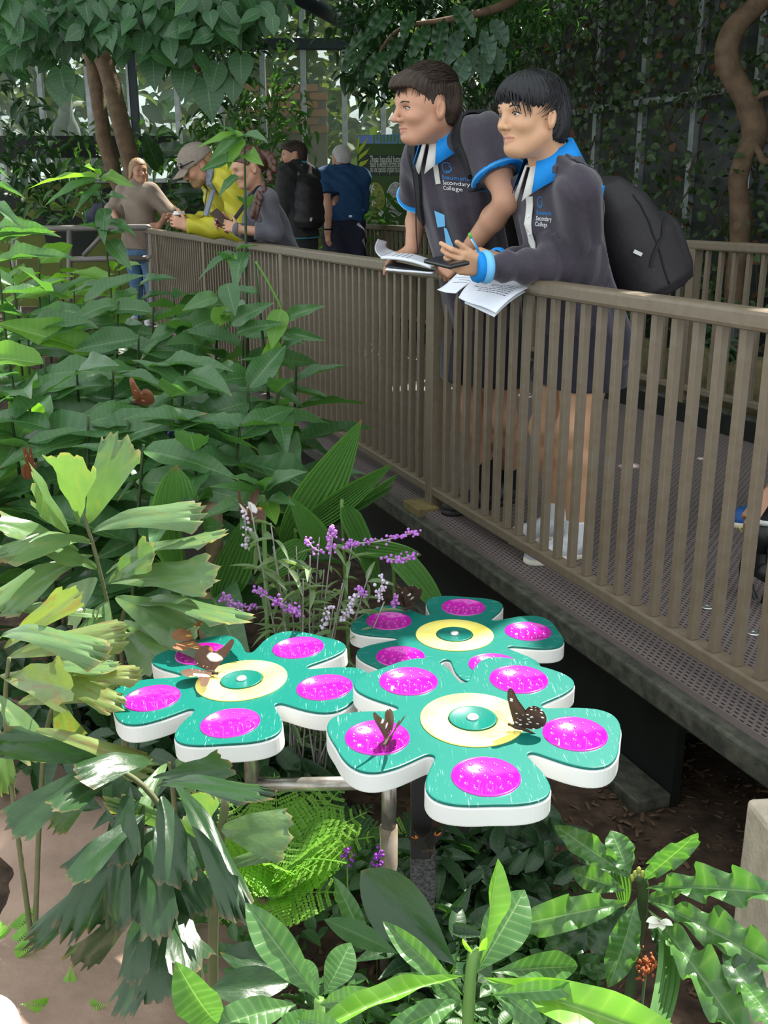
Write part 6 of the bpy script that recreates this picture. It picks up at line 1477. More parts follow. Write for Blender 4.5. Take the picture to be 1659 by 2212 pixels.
# information sign
def sign():
    Y = 12.2; p0 = at(771, 292, Y); p1 = at(925, 470, Y); W_ = 1.15; Hh = 1.30; x0 = p0.x; z1 = p0.z
    rz = .04
    root = empty('information_sign', Vector((x0 + W_ / 2, Y, z1 - Hh)), 'green butterfly information sign behind the students', 'sign')
    B = Matrix.Translation((x0, Y, z1)) @ Matrix.Rotation(rz, 4, 'Z')       # local x right, z up, -y towards the viewer
    obj('panel', box_me('panel', (W_, .03, Hh), .004, (W_ / 2, .016, -Hh / 2)), mat('sign_green', (.030, .075, .014), .5, .3, 0, 5, (.040, .095, .018), .7), root, B)
    k = (at(900, 300, Y).x - at(800, 300, Y).x) / 100     # metres per target pixel at the sign
    X = lambda px_: (px_ - 771) * k; Z = lambda py_: -(py_ - 289) * k
    T = lambda px_, py_, d=.0: B @ Matrix.Translation((X(px_), -.002 - d, Z(py_))) @ Matrix.Rotation(math.pi / 2, 4, 'X')
    def flat(pts): return me_from('f', [(X(a) , 0, Z(b)) for a, b in pts], [tuple(range(len(pts)))], smooth=False)
    Mb = mat('sign_band', (.012, .028, .010), .5); obj('text_band', flat([(773, 329), (925, 329), (925, 372), (773, 372)]), Mb, root, B @ Matrix.Translation((0, -.002, 0)))
    Mlime = mat('sign_lime', (.33, .42, .02), .5); Mblue = mat('sign_blue', (.14, .22, .55), .5); Mgr = mat('sign_leaf', (.07, .22, .03), .5); Mw = mat('sign_white', (.62, .66, .60), .5); Mol = mat('sign_oval', (.10, .13, .03), .5, .3, 0, 30, (.30, .34, .06), .9); Mgy = mat('sign_grey', (.22, .20, .22), .5, .3, 0, 26, (.48, .48, .44), .9)
    obj('border', flat([(772, 290), (925, 284), (925, 306), (895, 303), (880, 306), (772, 306)]), Mblue, root, B @ Matrix.Translation((0, -.003, 0)))
    R = random.Random(2)
    for i in range(16): x = 806 + i * 7.4; obj('border_leaf', flat([(x, 288), (x + 3.4, 288), (x + 4.2, 304 + R.uniform(-3, 4)), (x - .6, 302 + R.uniform(-3, 4))]), Mgr, root, B @ Matrix.Translation((0, -.0045, 0)))
    for q in ([(777, 289), (776, 309), (769 + 2, 330), (772, 300)], [(795, 293), (789, 309), (773, 329), (776, 314)], [(798, 315), (791, 327), (773, 342), (776, 330)], [(796, 338), (789, 348), (772, 358), (777, 344)], [(796, 366), (787, 374), (780, 376), (772, 366)]): obj('palm_leaf', flat(q), Mlime, root, B @ Matrix.Translation((0, -.005, 0)))
    for i, tx in enumerate(('These beautiful butterflies are only', 'found in western Victoria and rely', 'on one species of plant to survive.')):
        me = text_me(tx, .105, sp=1); w_ = max(v.co.x for v in me.vertices); sx = (X(880 - (4, 3, 2)[i]) + .17 * (i == 0) - X(799)) / w_
        obj('lettering', me, Mw, root, T(799, 344.5 + i * 10.2, .004) @ Matrix.Diagonal((sx, 1.0, 1, 1)))
    def oval(cx, cy, rx, ry, m, d): return obj('picture', flat([(cx + rx * math.cos(a), cy + ry * math.sin(a)) for a in [i * 2 * math.pi / 36 for i in range(36)]]), m, root, B @ Matrix.Translation((0, -d, 0)))
    oval(810, 422, 21, 36, Mlime, .003); oval(810, 422, 20, 34.8, Mol, .004); oval(855, 422, 21, 37, Mw, .003); oval(855, 422, 20, 35.5, Mgy, .004)
    for cx, cy in ((802, 398), (804, 426)):
        for j in range(5): a = j * 1.257 + .3; q = [(cx, cy), (cx + 4.5 * math.cos(a - .35), cy + 6 * math.sin(a - .35)), (cx + 9 * math.cos(a), cy + 12 * math.sin(a)), (cx + 4.5 * math.cos(a + .35), cy + 6 * math.sin(a + .35))]; obj('petal', flat(q), Mw, root, B @ Matrix.Translation((0, -.006 - .0003 * j, 0)))
    oval(824, 456, 7.5, 12, Mw, .007); oval(872, 396, 9, 16, Mlime, .007)
    for (x, y0, n) in ((800, 464, 8), (845, 465, 8)):
        for j in range(n): obj('text_line', flat([(x, y0 + j * 2.2), (x + (17 if j else 13), y0 + j * 2.2), (x + (17 if j else 13), y0 + 1 + j * 2.2), (x, y0 + 1 + j * 2.2)]), Mlime if j == 0 else Mw, root, B @ Matrix.Translation((0, -.004, 0)))
    for dx in (.12, W_ - .12): obj('leg', box_me('leg', (.05, .05, z1 - Hh + .1)), M_darkframe, root, B @ Matrix.Translation((dx, .03, -Hh - (z1 - Hh) / 2)))
sign()
# ------------------------------------------------------------------ leaf stock
LM_fig = leaf_mat('fig_leaf', (.022, .075, .030), (.050, .135, .050), (.12, .22, .09), .28, .42, 9, .35, .05)
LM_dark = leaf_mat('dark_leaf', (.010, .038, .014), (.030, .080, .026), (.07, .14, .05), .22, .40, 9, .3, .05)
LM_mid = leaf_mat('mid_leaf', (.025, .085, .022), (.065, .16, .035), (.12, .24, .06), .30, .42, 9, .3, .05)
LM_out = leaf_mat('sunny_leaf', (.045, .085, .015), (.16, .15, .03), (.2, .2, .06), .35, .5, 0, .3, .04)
LM_vine = leaf_mat('vine_leaf', (.026, .062, .022), (.085, .125, .045), (.09, .13, .05), .22, .42, 0, .3, .06)
LM_brown = leaf_mat('dead_leaf', (.08, .035, .018), (.17, .075, .03), (.15, .08, .04), .2, .7, 0, .3, .06)
lf_heart = leaf_me('heart_leaf', 'heart', 8, 3, .22, .10)
lf_s = leaf_me('small_leaf', 'oval', 4, 1, .2, .25); lf_s2 = leaf_me('small_lance', 'lance', 5, 1, .3, .25)
lf_ob = leaf_me('big_obov', 'obov', 14, 4, .35, .12, .05, 3.0)
def cluster(c, r, n, Lr, wr, R, droop=-.4, shell=0.0):
    out = []
    for i in range(n):
        while True:
            q = Vector((R.uniform(-1, 1), R.uniform(-1, 1), R.uniform(-1, 1)))
            if shell <= q.length <= 1: break
        p = Vector((c[0] + q.x * r[0], c[1] + q.y * r[1], c[2] + q.z * r[2])); L_ = R.uniform(*Lr)
        d = Vector((R.gauss(0, 1), R.gauss(0, 1), R.gauss(droop, .5))); out.append(rmat(p, L_, L_ * wr * R.uniform(.85, 1.15), d, Vector((R.gauss(0, .5), R.gauss(-.3, .5), 1)), R))
    return out
def stuff(name, me_leaf, mats_, m, label, cat=None):
    o = obj(name, leaves_np(name, me_leaf, mats_, m)); tag(o, label, cat, None, 'stuff'); return o
RB = random.Random(21)
# bright garden outside the glass
ms_ = []
for i in range(56): ms_ += cluster((RB.uniform(-11, 3), RB.uniform(17.2, 20.5), RB.uniform(.3, 6.4)), (1.3, .9, 1.1), 70, (.25, .5), .5, RB)
stuff('outside_foliage', lf_s, ms_, LM_out, 'sunlit foliage outside the glass wall', 'foliage')
ms_ = []
for i in range(30): ms_ += cluster((RB.uniform(-13, 6), RB.uniform(24, 27), RB.uniform(.5, 6.0)), (2.0, 1.0, 1.6), 60, (.4, .8), .5, RB)
stuff('outside_foliage', lf_s, ms_, LM_dark, 'dark foliage far outside the glass wall', 'foliage')
def brick_bank():
    root = empty('brick_wall', Vector((-2.0, 16.8, 0)), 'red brick garden wall seen hazily through the glass', 'wall')
    x0, x1 = at(520, 200, 16.8).x, at(705, 200, 16.8).x; z0, z1 = at(600, 280, 16.8).z, at(600, 188, 16.8).z
    Mb = mat('red_brick', (.38, .14, .08), .9, .2, 0, 3, (.50, .25, .16), .8); bw, bh = .30, .12; me = box_me('brick', (bw - .02, .12, bh - .018), .006)
    obj('mortar', box_me('mortar', (x1 - x0, .10, z1 - z0 + .8)), mat('mortar', (.25, .2, .17), .9), root, Matrix.Translation(((x0 + x1) / 2, 16.84, (z0 + z1) / 2 - .4)))
    r = 0; z = z0
    while z < z1:
        x = x0 + (bw / 2 if r % 2 else 0)
        while x < x1: obj('brick', me, Mb, root, Matrix.Translation((x, 16.8, z))); x += bw
        z += bh; r += 1
brick_bank()
M_bark = mat('brown_bark', (.10, .066, .040), .85, .25, 0, 12, (.17, .115, .07), .8, bump=.5, bscale=40)
M_pale = mat('pale_bark', (.36, .38, .38), .8, .3, 0, 8, (.22, .24, .24), .8, bump=.3, bscale=30)
def simple_tree(name, label, pts, rad, m, group=None, cat='tree', n=14):
    root = empty(name, Vector(pts[0]), label, cat, group)
    sp = smooth_path(pts, 8); N_ = len(sp); r = np.interp(np.linspace(0, 1, N_), np.linspace(0, 1, len(rad)), rad)
    sp = [p + Vector((mnoise.noise(p * 3) * .03, 0, mnoise.noise(p * 3 + Vector((5, 0, 0))) * .02)) for p in sp]
    r = [q * (1 + .10 * mnoise.noise(p * 5)) for p, q in zip(sp, r)]
    obj('trunk', tube_me('trunk', sp, list(r), n), m, root); return root
for k, (xa, xb, lb) in enumerate(((128, 150, 'slim pale tree trunk outside the glass, left one of the leaning pair'), (165, 132, 'slim pale tree trunk outside the glass, right one of the leaning pair'))):
    simple_tree('pale_tree', lb, [at(xa, 330, 16.2 + k) - Vector((0, 0, 2.6)), at(xa, 330, 16.2 + k), at((xa + xb) / 2, 250, 16.2 + k), at(xb, 150, 16.2 + k)], [.10, .10, .09, .08], M_pale, 'pale trunks outside')
# fig tree with two trunks and heart shaped leaves
Yf = 12.0
fig = simple_tree('fig_tree', 'fig tree with twin leaning brown trunks and heart-shaped leaves', [at(268, 420, Yf), at(245, 365, Yf), at(224, 290, Yf), at(212, 200, Yf), at(196, 120, Yf), at(185, 60, Yf), at(180, -60, Yf)], [.088, .085, .082, .08, .085, .08, .07], M_bark)
tp = smooth_path([at(292, 430, Yf - .2), at(285, 360, Yf - .2), at(262, 270, Yf - .2), at(240, 180, Yf - .15), at(215, 110, Yf - .1), at(196, 80, Yf)], 8)
obj('trunk', tube_me('trunk', tp, [.105 * (1 - .15 * i / len(tp)) * (1 + .06 * mnoise.noise(p * 6)) for i, p in enumerate(tp)], 14), M_bark, fig)
RF = random.Random(4)
brs = []
for (a, b, c) in (((190, 70, Yf), (320, 60, 9), (430, 150, 7.6)), ((190, 60, Yf), (120, 40, 9), (60, 130, 7.6)), ((192, 40, Yf), (400, 20, 9), (560, 60, 7.8)), ((188, 30, Yf), (230, -10, 8.5), (300, 70, 7.2)), ((188, 10, Yf), (60, -30, 9), (-20, 60, 8))):
    q = smooth_path([at(*a), at(*b), at(*c)], 8); brs.append(q); obj('branch', tube_me('branch', q, [.05 * (1 - .8 * i / len(q)) + .006 for i in range(len(q))], 7), M_bark, fig)
cnt = 0; extra = []
while cnt < 300 or len(extra) < 800:
    x = RF.uniform(-20, 600); y = RF.uniform(-40, 200); lim = float(np.interp(x, [-20, 60, 150, 260, 330, 430, 500, 600], [130, 140, 95, 105, 130, 125, 95, 50]))
    if y > lim * RF.random() ** .35 + RF.gauss(0, 14): continue
    Yl = RF.uniform(6.8, 9.2); p = at(x, y, Yl); L_ = RF.uniform(.10, .155)
    d = Vector((RF.gauss(0, .7), RF.gauss(-.35, .4), RF.gauss(-.75, .35))); M = frame(p, d, Vector((RF.gauss(0, .5), -.7, .8))) @ Matrix.Diagonal((L_ * 1.15, L_ * .95, L_, 1))
    if cnt < 300 and Yl < 8.4: obj('leaf', lf_heart, LM_fig, fig, M); cnt += 1
    elif len(extra) < 800: extra.append(M)
o = obj('foliage', leaves_np('fig_foliage', lf_heart, extra, LM_fig), None, fig); o['kind'] = 'stuff'
for (x, y, L_) in ((447, 175, .26), (505, 172, .16), (330, 120, .22), (130, 150, .22), (125, 165, .20), (155, 170, .15), (470, 140, .2), (520, 120, .2), (400, 150, .2)):
    p = at(x, y, 7.2); obj('leaf', lf_heart, LM_fig, fig, frame(p, Vector((RF.gauss(0, .3), -.3, -1)), Vector((0, -1, .6))) @ Matrix.Diagonal((L_, L_ * .85, L_, 1)))
# deep foliage filling the top and middle distance
ms_ = []
for (x, y, Y, rx, rz, n) in ((60, 40, 13.3, 1.6, .6, 240), (200, 10, 13.5, 1.6, .5, 220), (380, 20, 13.4, 1.4, .5, 240), (520, 20, 13.2, 1.2, .5, 220), (20, 250, 13.6, .45, 1.0, 160), (500, 190, 13.8, .35, .8, 80), (470, 130, 13.4, .6, .3, 90), (20, 400, 13.0, .8, .6, 160), (100, 330, 13.8, .8, .5, 70)):
    c = at(x, y, Y); ms_ += cluster(c, (rx, .7, rz), n, (.12, .26), .45, RB)
stuff('shade_foliage', lf_s2, ms_, LM_dark, 'deep green foliage in front of the back glass wall', 'foliage')
ms_ = []
for (x, y, Y, rx, rz, n) in ((600, 330, 13.0, .5, 1.1, 260), (560, 250, 13.6, .35, .5, 70), (480, 270, 13.8, .5, .3, 60), (620, 420, 12.6, .4, .6, 120), (800, 480, 11.6, .6, .4, 120), (790, 540, 11.0, .4, .4, 120), (180, 410, 12.6, .9, .4, 120), (420, 420, 12.6, .6, .6, 140), (300, 300, 13.9, 1.4, .3, 80)):
    c = at(x, y, Y); ms_ += cluster(c, (rx, .4, rz), n, (.12, .24), .32, RB)
stuff('shrub_foliage', lf_s2, ms_, LM_mid, 'mid-green shrubs growing between the visitors and the glass', 'foliage')
# broad leaves behind the woman and the capped man
for k, (x, y, dx, dy, L_) in enumerate(((360, 400, 60, -60, .7), (370, 420, 70, -20, .7), (350, 380, -30, -70, .6), (430, 330, 50, 40, .6), (330, 330, 50, -20, .5), (380, 450, 60, -50, .6))):
    b = at(x, y, 12.4); t_ = at(x + dx, y + dy, 12.0)
    if k == 0: broad = empty('broad_leaf_plant', at(360, 520, 12.4), 'broad-leaved dark plant behind the capped man', 'plant')
    put_leaf(lf_ob, b, t_, .22, (0, -1, .5), 0, broad, LM_dark)
# big pinnate leaves hanging above the students
lobed = leaf_me('lobed_leaf', 'obov', 18, 4, .30, .10, .10, 5.0)
hang = empty('hanging_tree', at(980, 60, 8.4), 'tree with big drooping grey-green leaves above the students', 'tree')
obj('branch', tube_me('branch', smooth_path([at(1180, -60, 9.0), at(1090, 10, 8.6), at(980, 40, 8.4), at(870, 60, 8.3), at(820, 110, 8.2)], 6), [.05, .05, .045, .045, .04, .04, .04, .035, .035, .03, .03, .03, .025, .025, .02, .02, .02, .02, .015, .015, .015, .015, .012, .012, .01], 8), M_bark, hang)
RH = random.Random(8)
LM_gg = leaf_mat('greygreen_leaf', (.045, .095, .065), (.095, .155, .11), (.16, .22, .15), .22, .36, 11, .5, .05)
for (x, y, x2, y2) in ((1040, 62, 1062, 112), (1030, 95, 1018, 152), (1045, 110, 1055, 158), (1010, 120, 990, 168), (1000, 60, 970, 120), (960, 40, 940, 92), (930, 50, 900, 110), (1060, 40, 1090, 80), (900, 20, 868, 70), (980, 10, 1010, 55), (870, 60, 838, 110), (850, 20, 800, 60), (1075, 100, 1086, 140), (840, 110, 800, 150), (820, 130, 770, 160), (820, 60, 760, 95), (800, 100, 748, 130), (905, 100, 880, 140), (955, 90, 930, 130)):
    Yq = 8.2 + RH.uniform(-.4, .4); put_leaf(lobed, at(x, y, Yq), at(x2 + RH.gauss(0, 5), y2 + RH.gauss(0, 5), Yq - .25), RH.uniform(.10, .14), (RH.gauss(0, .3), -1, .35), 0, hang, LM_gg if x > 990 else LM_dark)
ms_ = []
for (x, y, Y, rx, rz, n) in ((850, 50, 9.6, .55, .6, 240), (900, 30, 9.6, .7, .5, 260), (990, 60, 9.8, .7, .6, 260), (1080, 40, 9.8, .7, .5, 220), (785, 120, 10.0, .25, .4, 100), (840, 160, 10.2, .4, .3, 120), (990, 160, 10.2, .6, .3, 140), (815, 20, 9.2, .3, .4, 130)):
    ms_ += cluster(at(x, y, Y), (rx, .5, rz), n, (.10, .2), .38, RB)
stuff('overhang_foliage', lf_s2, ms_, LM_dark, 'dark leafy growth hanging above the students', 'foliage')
ms_ = []
for (x, y, Y, rx, rz, n) in ((815, 20, 8.9, .2, .2, 50), (1080, 70, 9.2, .5, .3, 120), (1110, 20, 9.0, .5, .25, 120), (1180, 30, 9.0, .6, .3, 120)): ms_ += cluster(at(x, y, Y), (rx, .3, rz), n, (.08, .14), .3, RB)
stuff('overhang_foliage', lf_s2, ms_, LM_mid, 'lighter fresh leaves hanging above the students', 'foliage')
# vines over the side wall
ms_ = []; mb_ = []
for i in range(15000):
    s = RB.uniform(-2.6, 8.4); z = 4.6 * RB.random() ** .8 - .3; den = .30 + .8 * max(0, mnoise.noise((s * .55, z * .6, 2)) + .25) + (.55 if z > 2.0 else 0) + (.35 if z < .7 else 0)
    if RB.random() > den: continue
    p = st(s, 4.35 - .10 - abs(RB.gauss(0, .16)), z); L_ = RB.uniform(.045, .10); d = Vector((RB.gauss(0, 1), RB.gauss(0, 1), RB.gauss(-.6, .6)))
    (mb_ if RB.random() < .06 else ms_).append(rmat(p, L_, L_ * .75, d, -FN + Vector((RB.gauss(0, .4), RB.gauss(0, .4), RB.gauss(.4, .4))), RB))
stuff('wall_vine', lf_s, ms_, LM_vine, 'ivy-like vine leaves climbing over the side wall', 'vine')
stuff('dead_vine', lf_s, mb_, LM_brown, 'brown dead leaves caught in the wall vine', 'vine')
V = []; F = []
for i in range(170):
    s = RB.uniform(-2.4, 8.2); z = RB.uniform(.2, 3.6); t0 = 4.35 - .12 - abs(RB.gauss(0, .1)); pts = [st(s, t0, z)]
    for k in range(5): s += RB.gauss(0, .10); z -= RB.uniform(.05, .25); pts.append(st(s, t0 - abs(RB.gauss(0, .05)), z))
    v, f = tube_arrays(smooth_path(pts, 3), RB.uniform(.004, .009), 4, False); k = len(V); V += v; F += [tuple(a + k for a in q) for q in f]
o = obj('vine_stems', me_np('vine_stems', [tuple(v) for v in V], F), mat('vine_stem', (.055, .042, .03), .85)); tag(o, 'tangle of thin brown vine stems on the side wall', 'vine', None, 'stuff')
# hedge and rough stone between the far railing and the wall
ms_ = []
for i in range(30): ms_ += cluster(st(RB.uniform(-2.4, 7), RB.uniform(2.6, 3.7), RB.uniform(-.1, .75)), (.35, .35, .3), 60, (.08, .16), .42, RB)
stuff('hedge', lf_s2, ms_, LM_dark, 'low dark shrubs behind the far railing', 'hedge')
def rocks():
    root = empty('rock_wall', st(2.5, 3.0, GZ), 'low mossy sandstone edging behind the far railing', 'wall'); R = random.Random(6); Mr = mat('mossy_sandstone', (.15, .125, .065), .9, .2, 0, 8, (.07, .07, .03), .8, bump=.5, bscale=25)
    for i in range(13):
        s = -1.5 + i * .62; sx, sy, sz = R.uniform(.5, .62), .3, R.uniform(.40, .5)
        bm = bmesh.new(); bmesh.ops.create_icosphere(bm, subdivisions=2, radius=.5)
        for v in bm.verts:
            c = v.co; m_ = max(abs(c.x), abs(c.y), abs(c.z)); v.co = c.lerp(c / (2 * m_), .6) * (1 + .10 * mnoise.noise(c * 4 + Vector((i, 0, 0))))
        obj('stone', bm_me(bm, 'stone', True), Mr, root, FM(s, 2.62, .12) @ Matrix.Diagonal((sx, sy, sz, 1)))
rocks()
# twisted trunk on the right
Yt = 8.3
tw = simple_tree('twisted_tree', 'twisting brown tree trunk on the right in front of the vines', [at(1585, 700, Yt), at(1592, 560, Yt), at(1598, 470, Yt), at(1590, 400, Yt), at(1606, 340, Yt), at(1626, 285, Yt), at(1612, 220, Yt), at(1578, 160, Yt), at(1572, 110, Yt), at(1592, 55, Yt), at(1640, 5, Yt), at(1700, -40, Yt)], [.085, .08, .078, .075, .08, .10, .095, .088, .09, .085, .075, .06], M_bark)
q = smooth_path([at(1622, 290, Yt), at(1640, 330, Yt - .1), at(1655, 350, Yt - .2), at(1690, 330, Yt - .3)], 6); obj('branch', tube_me('branch', q, .03, 8), M_bark, tw)
q = smooth_path([at(1625, 230, Yt), at(1645, 205, Yt - .1), at(1680, 200, Yt - .2)], 6); obj('branch', tube_me('branch', q, .025, 8), M_bark, tw)
# loose leaves added above the frame, unseen, to keep sun off the walkway
lf_c = leaf_me('blocker_leaf', 'oval', 4, 1, .2, .2)
def leaf_blockers(cells, n, label, seed):
    R = random.Random(seed); ms2 = []
    for (x0, x1, y0, y1, z0, z1, k) in cells:
        for i in range(k):
            p = Vector((R.uniform(x0, x1), R.uniform(y0, y1), R.uniform(z0, z1))); L_ = R.uniform(.3, .55)
            ms2.append(rmat(p, L_, L_ * .7, Vector((R.gauss(0, 1), R.gauss(0, 1), R.gauss(-.2, .4))), Vector((R.gauss(0, .3), R.gauss(0, .3), 1)), R))
    stuff('leaf_sun_blocker', lf_c, ms2, LM_mid, label, 'foliage')
# ------------------------------------------------------------------ foreground planting
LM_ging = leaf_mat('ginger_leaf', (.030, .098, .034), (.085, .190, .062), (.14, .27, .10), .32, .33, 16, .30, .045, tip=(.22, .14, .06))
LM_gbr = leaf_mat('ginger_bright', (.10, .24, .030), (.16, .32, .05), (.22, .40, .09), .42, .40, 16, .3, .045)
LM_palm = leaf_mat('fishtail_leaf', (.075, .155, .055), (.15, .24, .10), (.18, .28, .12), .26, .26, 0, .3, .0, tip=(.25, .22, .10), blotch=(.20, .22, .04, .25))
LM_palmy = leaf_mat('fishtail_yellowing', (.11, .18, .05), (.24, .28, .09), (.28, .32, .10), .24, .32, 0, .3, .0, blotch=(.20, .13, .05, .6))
LM_palmd = leaf_mat('fishtail_painted_shade', (.011, .038, .012), (.028, .072, .020), (.05, .10, .035), .12, .34, 0, .3, .0, tip=(.10, .07, .03))  # dark leaf copy; shade on the hanging fronds is put into its colour
LM_pleat = leaf_mat('pleated_leaf', (.065, .175, .042), (.12, .25, .06), (.13, .25, .08), .32, .36, 0, .3, .03, tip=(.25, .15, .07))
LM_sage = leaf_mat('sage_leaf', (.10, .17, .075), (.20, .27, .13), (.26, .33, .2), .25, .6, 0, .3, .08)
LM_cler = leaf_mat('glossy_leaf', (.035, .115, .028), (.075, .175, .045), (.17, .29, .10), .30, .27, 11, .5, .05)
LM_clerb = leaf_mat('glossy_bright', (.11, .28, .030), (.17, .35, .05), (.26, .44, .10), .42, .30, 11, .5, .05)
LM_fern = leaf_mat('fern_leaf', (.14, .32, .03), (.22, .42, .06), (.2, .36, .08), .42, .5, 0, .3, .06)
LM_fernd = leaf_mat('fern_dark', (.030, .10, .025), (.06, .15, .04), (.1, .2, .06), .32, .5, 0, .3, .06)
M_gstem = mat('ginger_stem', (.018, .040, .014), .6, .4, 0, 14, (.05, .09, .02), .7)
M_gstem2 = mat('young_stem', (.10, .20, .04), .5, .4)
M_cane = mat('palm_cane', (.20, .15, .085), .8, .3, 0, 20, (.12, .085, .05), .8, bump=.4, bscale=60)
M_pcane = mat('green_cane', (.10, .12, .05), .7, .3, 0, 20, (.16, .14, .08), .8)
g_leaves = [leaf_me('ginger_leaf_%d' % i, 'lance', 12, 3, d_, f_, w_, 2.5, t_, seed=i) for i, (d_, f_, w_, t_) in enumerate(((.22, .20, .03, 0), (.38, .16, .04, .25), (.12, .24, .03, -.25), (.55, .14, .05, .1)))]
w_leaves = [leaf_me('wedge_leaf_%d' % i, 'wedge', 10, 7, d_, .10, .03, 2, t_, jag=.10, seed=i) for i, (d_, t_) in enumerate(((.20, .1), (.40, -.15), (.05, .25), (.65, 0)))]
pl_leaf = leaf_me('pleat_leaf', 'lance', 14, 9, .25, .10, pleat=.018); pl_strap = leaf_me('pleat_strap', 'strap', 16, 6, .45, .10, pleat=.02)
pl_oval = leaf_me('pleat_oval', 'oval', 12, 9, .30, .08, pleat=.018)
c_leaves = [leaf_me('gl_leaf_%d' % i, 'obov', 16, 4, d_, .16, w_, f_, t_) for i, (d_, w_, f_, t_) in enumerate(((.25, .02, 3, 0), (.45, .03, 3, .2), (.05, .02, 2, -.2)))]
wavy = [leaf_me('wavy_leaf_%d' % i, 'obov', 26, 4, d_, .16, .10, f_, t_) for i, (d_, f_, t_) in enumerate(((.25, 4.0, .1), (.45, 3.5, -.3), (.10, 4.5, .5)))]
def pxw(w, Y): return w * Y / FPX * 1.04
RG = random.Random(17)
def LP(root, b, t_, Yb, Yt, w, mesh, m, up=(0, -.55, 1), roll=0.0, name='leaf'):
    return put_leaf(mesh, at(b[0], b[1], Yb), at(t_[0], t_[1], Yt), pxw(w, (Yb + Yt) / 2), up, roll, root, m, name)
# ---- ginger clump
def ginger(x, y, Y, nl, Lr, label, group='ginger clump', lean=0.1, m=LM_ging, start=.38, top_bright=False, foot=None):
    top = at(x, y, Y); f = foot or Vector((top.x + RG.uniform(-.12, .12) - lean * .3, top.y + RG.uniform(-.05, .15), GZ))
    root = empty('ginger_plant', f, label, 'plant', group)
    mid = f.lerp(top, .55) + Vector((-lean * .15, .02, 0)); path_ = smooth_path([f, mid, top], 8); n = len(path_)
    obj('stem', tube_me('stem', path_, [.011 - .007 * i / n for i in range(n)], 6), M_gstem, root)
    az = RG.uniform(0, 6.28); plane = Vector((math.cos(az), math.sin(az) * .7, 0)).normalized()
    for i in range(nl):
        t = start + (1 - start) * (i + .5) / nl; k = min(int(t * (n - 1)), n - 2); b = path_[k].lerp(path_[k + 1], t * (n - 1) - k)
        sd = 1 if i % 2 else -1; L_ = RG.uniform(*Lr) * (1 if t < .85 else .75)
        h = (plane * sd + Vector((RG.gauss(0, .25), RG.gauss(-.12, .25), 0))).normalized(); el = RG.uniform(-.25, .5) + .35 * (t - .6)
        d = (h * math.cos(el) + Zv * math.sin(el)); tip = b + d * L_
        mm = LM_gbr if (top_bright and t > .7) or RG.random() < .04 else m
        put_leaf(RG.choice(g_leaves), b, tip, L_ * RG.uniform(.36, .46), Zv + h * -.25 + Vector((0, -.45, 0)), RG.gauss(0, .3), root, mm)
    return root, path_
GL = 'broad-leaved ginger stem in the clump left of the railing'
GPOS = ((15, 520, 6.6), (85, 560, 6.4), (160, 590, 6.2), (235, 600, 6.0), (300, 612, 5.9), (375, 640, 5.6), (130, 560, 6.9), (255, 560, 6.8),
                  (30, 610, 4.9), (105, 625, 4.9), (180, 650, 4.8), (255, 650, 4.7), (330, 665, 4.7), (405, 690, 4.6), (470, 700, 4.5), (525, 720, 4.4), (640, 790, 4.2), (60, 680, 4.5), (215, 700, 4.5), (300, 720, 4.4),
                  (20, 780, 3.7), (95, 775, 3.7), (165, 800, 3.6), (245, 800, 3.6), (320, 790, 3.7), (400, 800, 3.6), (470, 815, 3.6), (535, 830, 3.6), (600, 840, 3.6), (60, 850, 3.3), (370, 850, 3.4),
                  (25, 900, 3.1), (110, 915, 3.1), (190, 900, 3.1), (275, 910, 3.1), (360, 915, 3.1), (440, 905, 3.1), (520, 915, 3.1), (310, 960, 2.9), (420, 970, 2.9))
ROWS = (('back row below the tube barrier', 5.5, 9), ('second row of the clump', 3.8, 5.5), ('third row of the clump', 3.2, 3.8), ('shaded front row above the palms', 0, 3.2))
ORD = ('leftmost', 'second', 'third', 'fourth', 'fifth', 'sixth', 'seventh', 'eighth', 'ninth', 'tenth', 'eleventh', 'twelfth', 'thirteenth', 'fourteenth')
for row, ya, yb in ROWS:
    for k, (x, y, Y) in enumerate(sorted(q for q in GPOS if ya < q[2] <= yb)):
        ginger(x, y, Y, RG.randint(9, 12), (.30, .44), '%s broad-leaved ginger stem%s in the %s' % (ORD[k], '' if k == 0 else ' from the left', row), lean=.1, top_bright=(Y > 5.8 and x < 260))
# tall shoots in front of the visitors
r_, pth = ginger(528, 300, 4.4, 6, (.2, .28), 'tall ginger shoot rising in front of the braided woman', None, .02, start=.30, foot=Vector((at(515, 640, 4.4).x, 4.42, GZ)))
for (b, t_, w) in (((528, 292), (428, 302), 22), ((524, 296), (452, 340), 26), ((526, 300), (486, 348), 34), ((530, 290), (575, 300), 30), ((516, 300), (490, 262), 20), ((522, 340), (432, 362), 26), ((514, 380), (470, 408), 26), ((505, 545), (420, 585), 26), ((500, 550), (505, 590), 24), ((508, 540), (556, 525), 12), ((505, 575), (470, 540), 14)):
    LP(r_, b, t_, 4.38, 4.30, w, g_leaves[RG.randint(0, 2)], LM_gbr if w in (22, 34, 24) else LM_ging, (0, -.8, .7))
r_, pth = ginger(550, 562, 4.1, 3, (.15, .2), 'curling ginger shoot with one glowing yellow-green leaf', None, -.1, start=.2, foot=Vector((at(590, 900, 4.1).x, 4.1, GZ)))
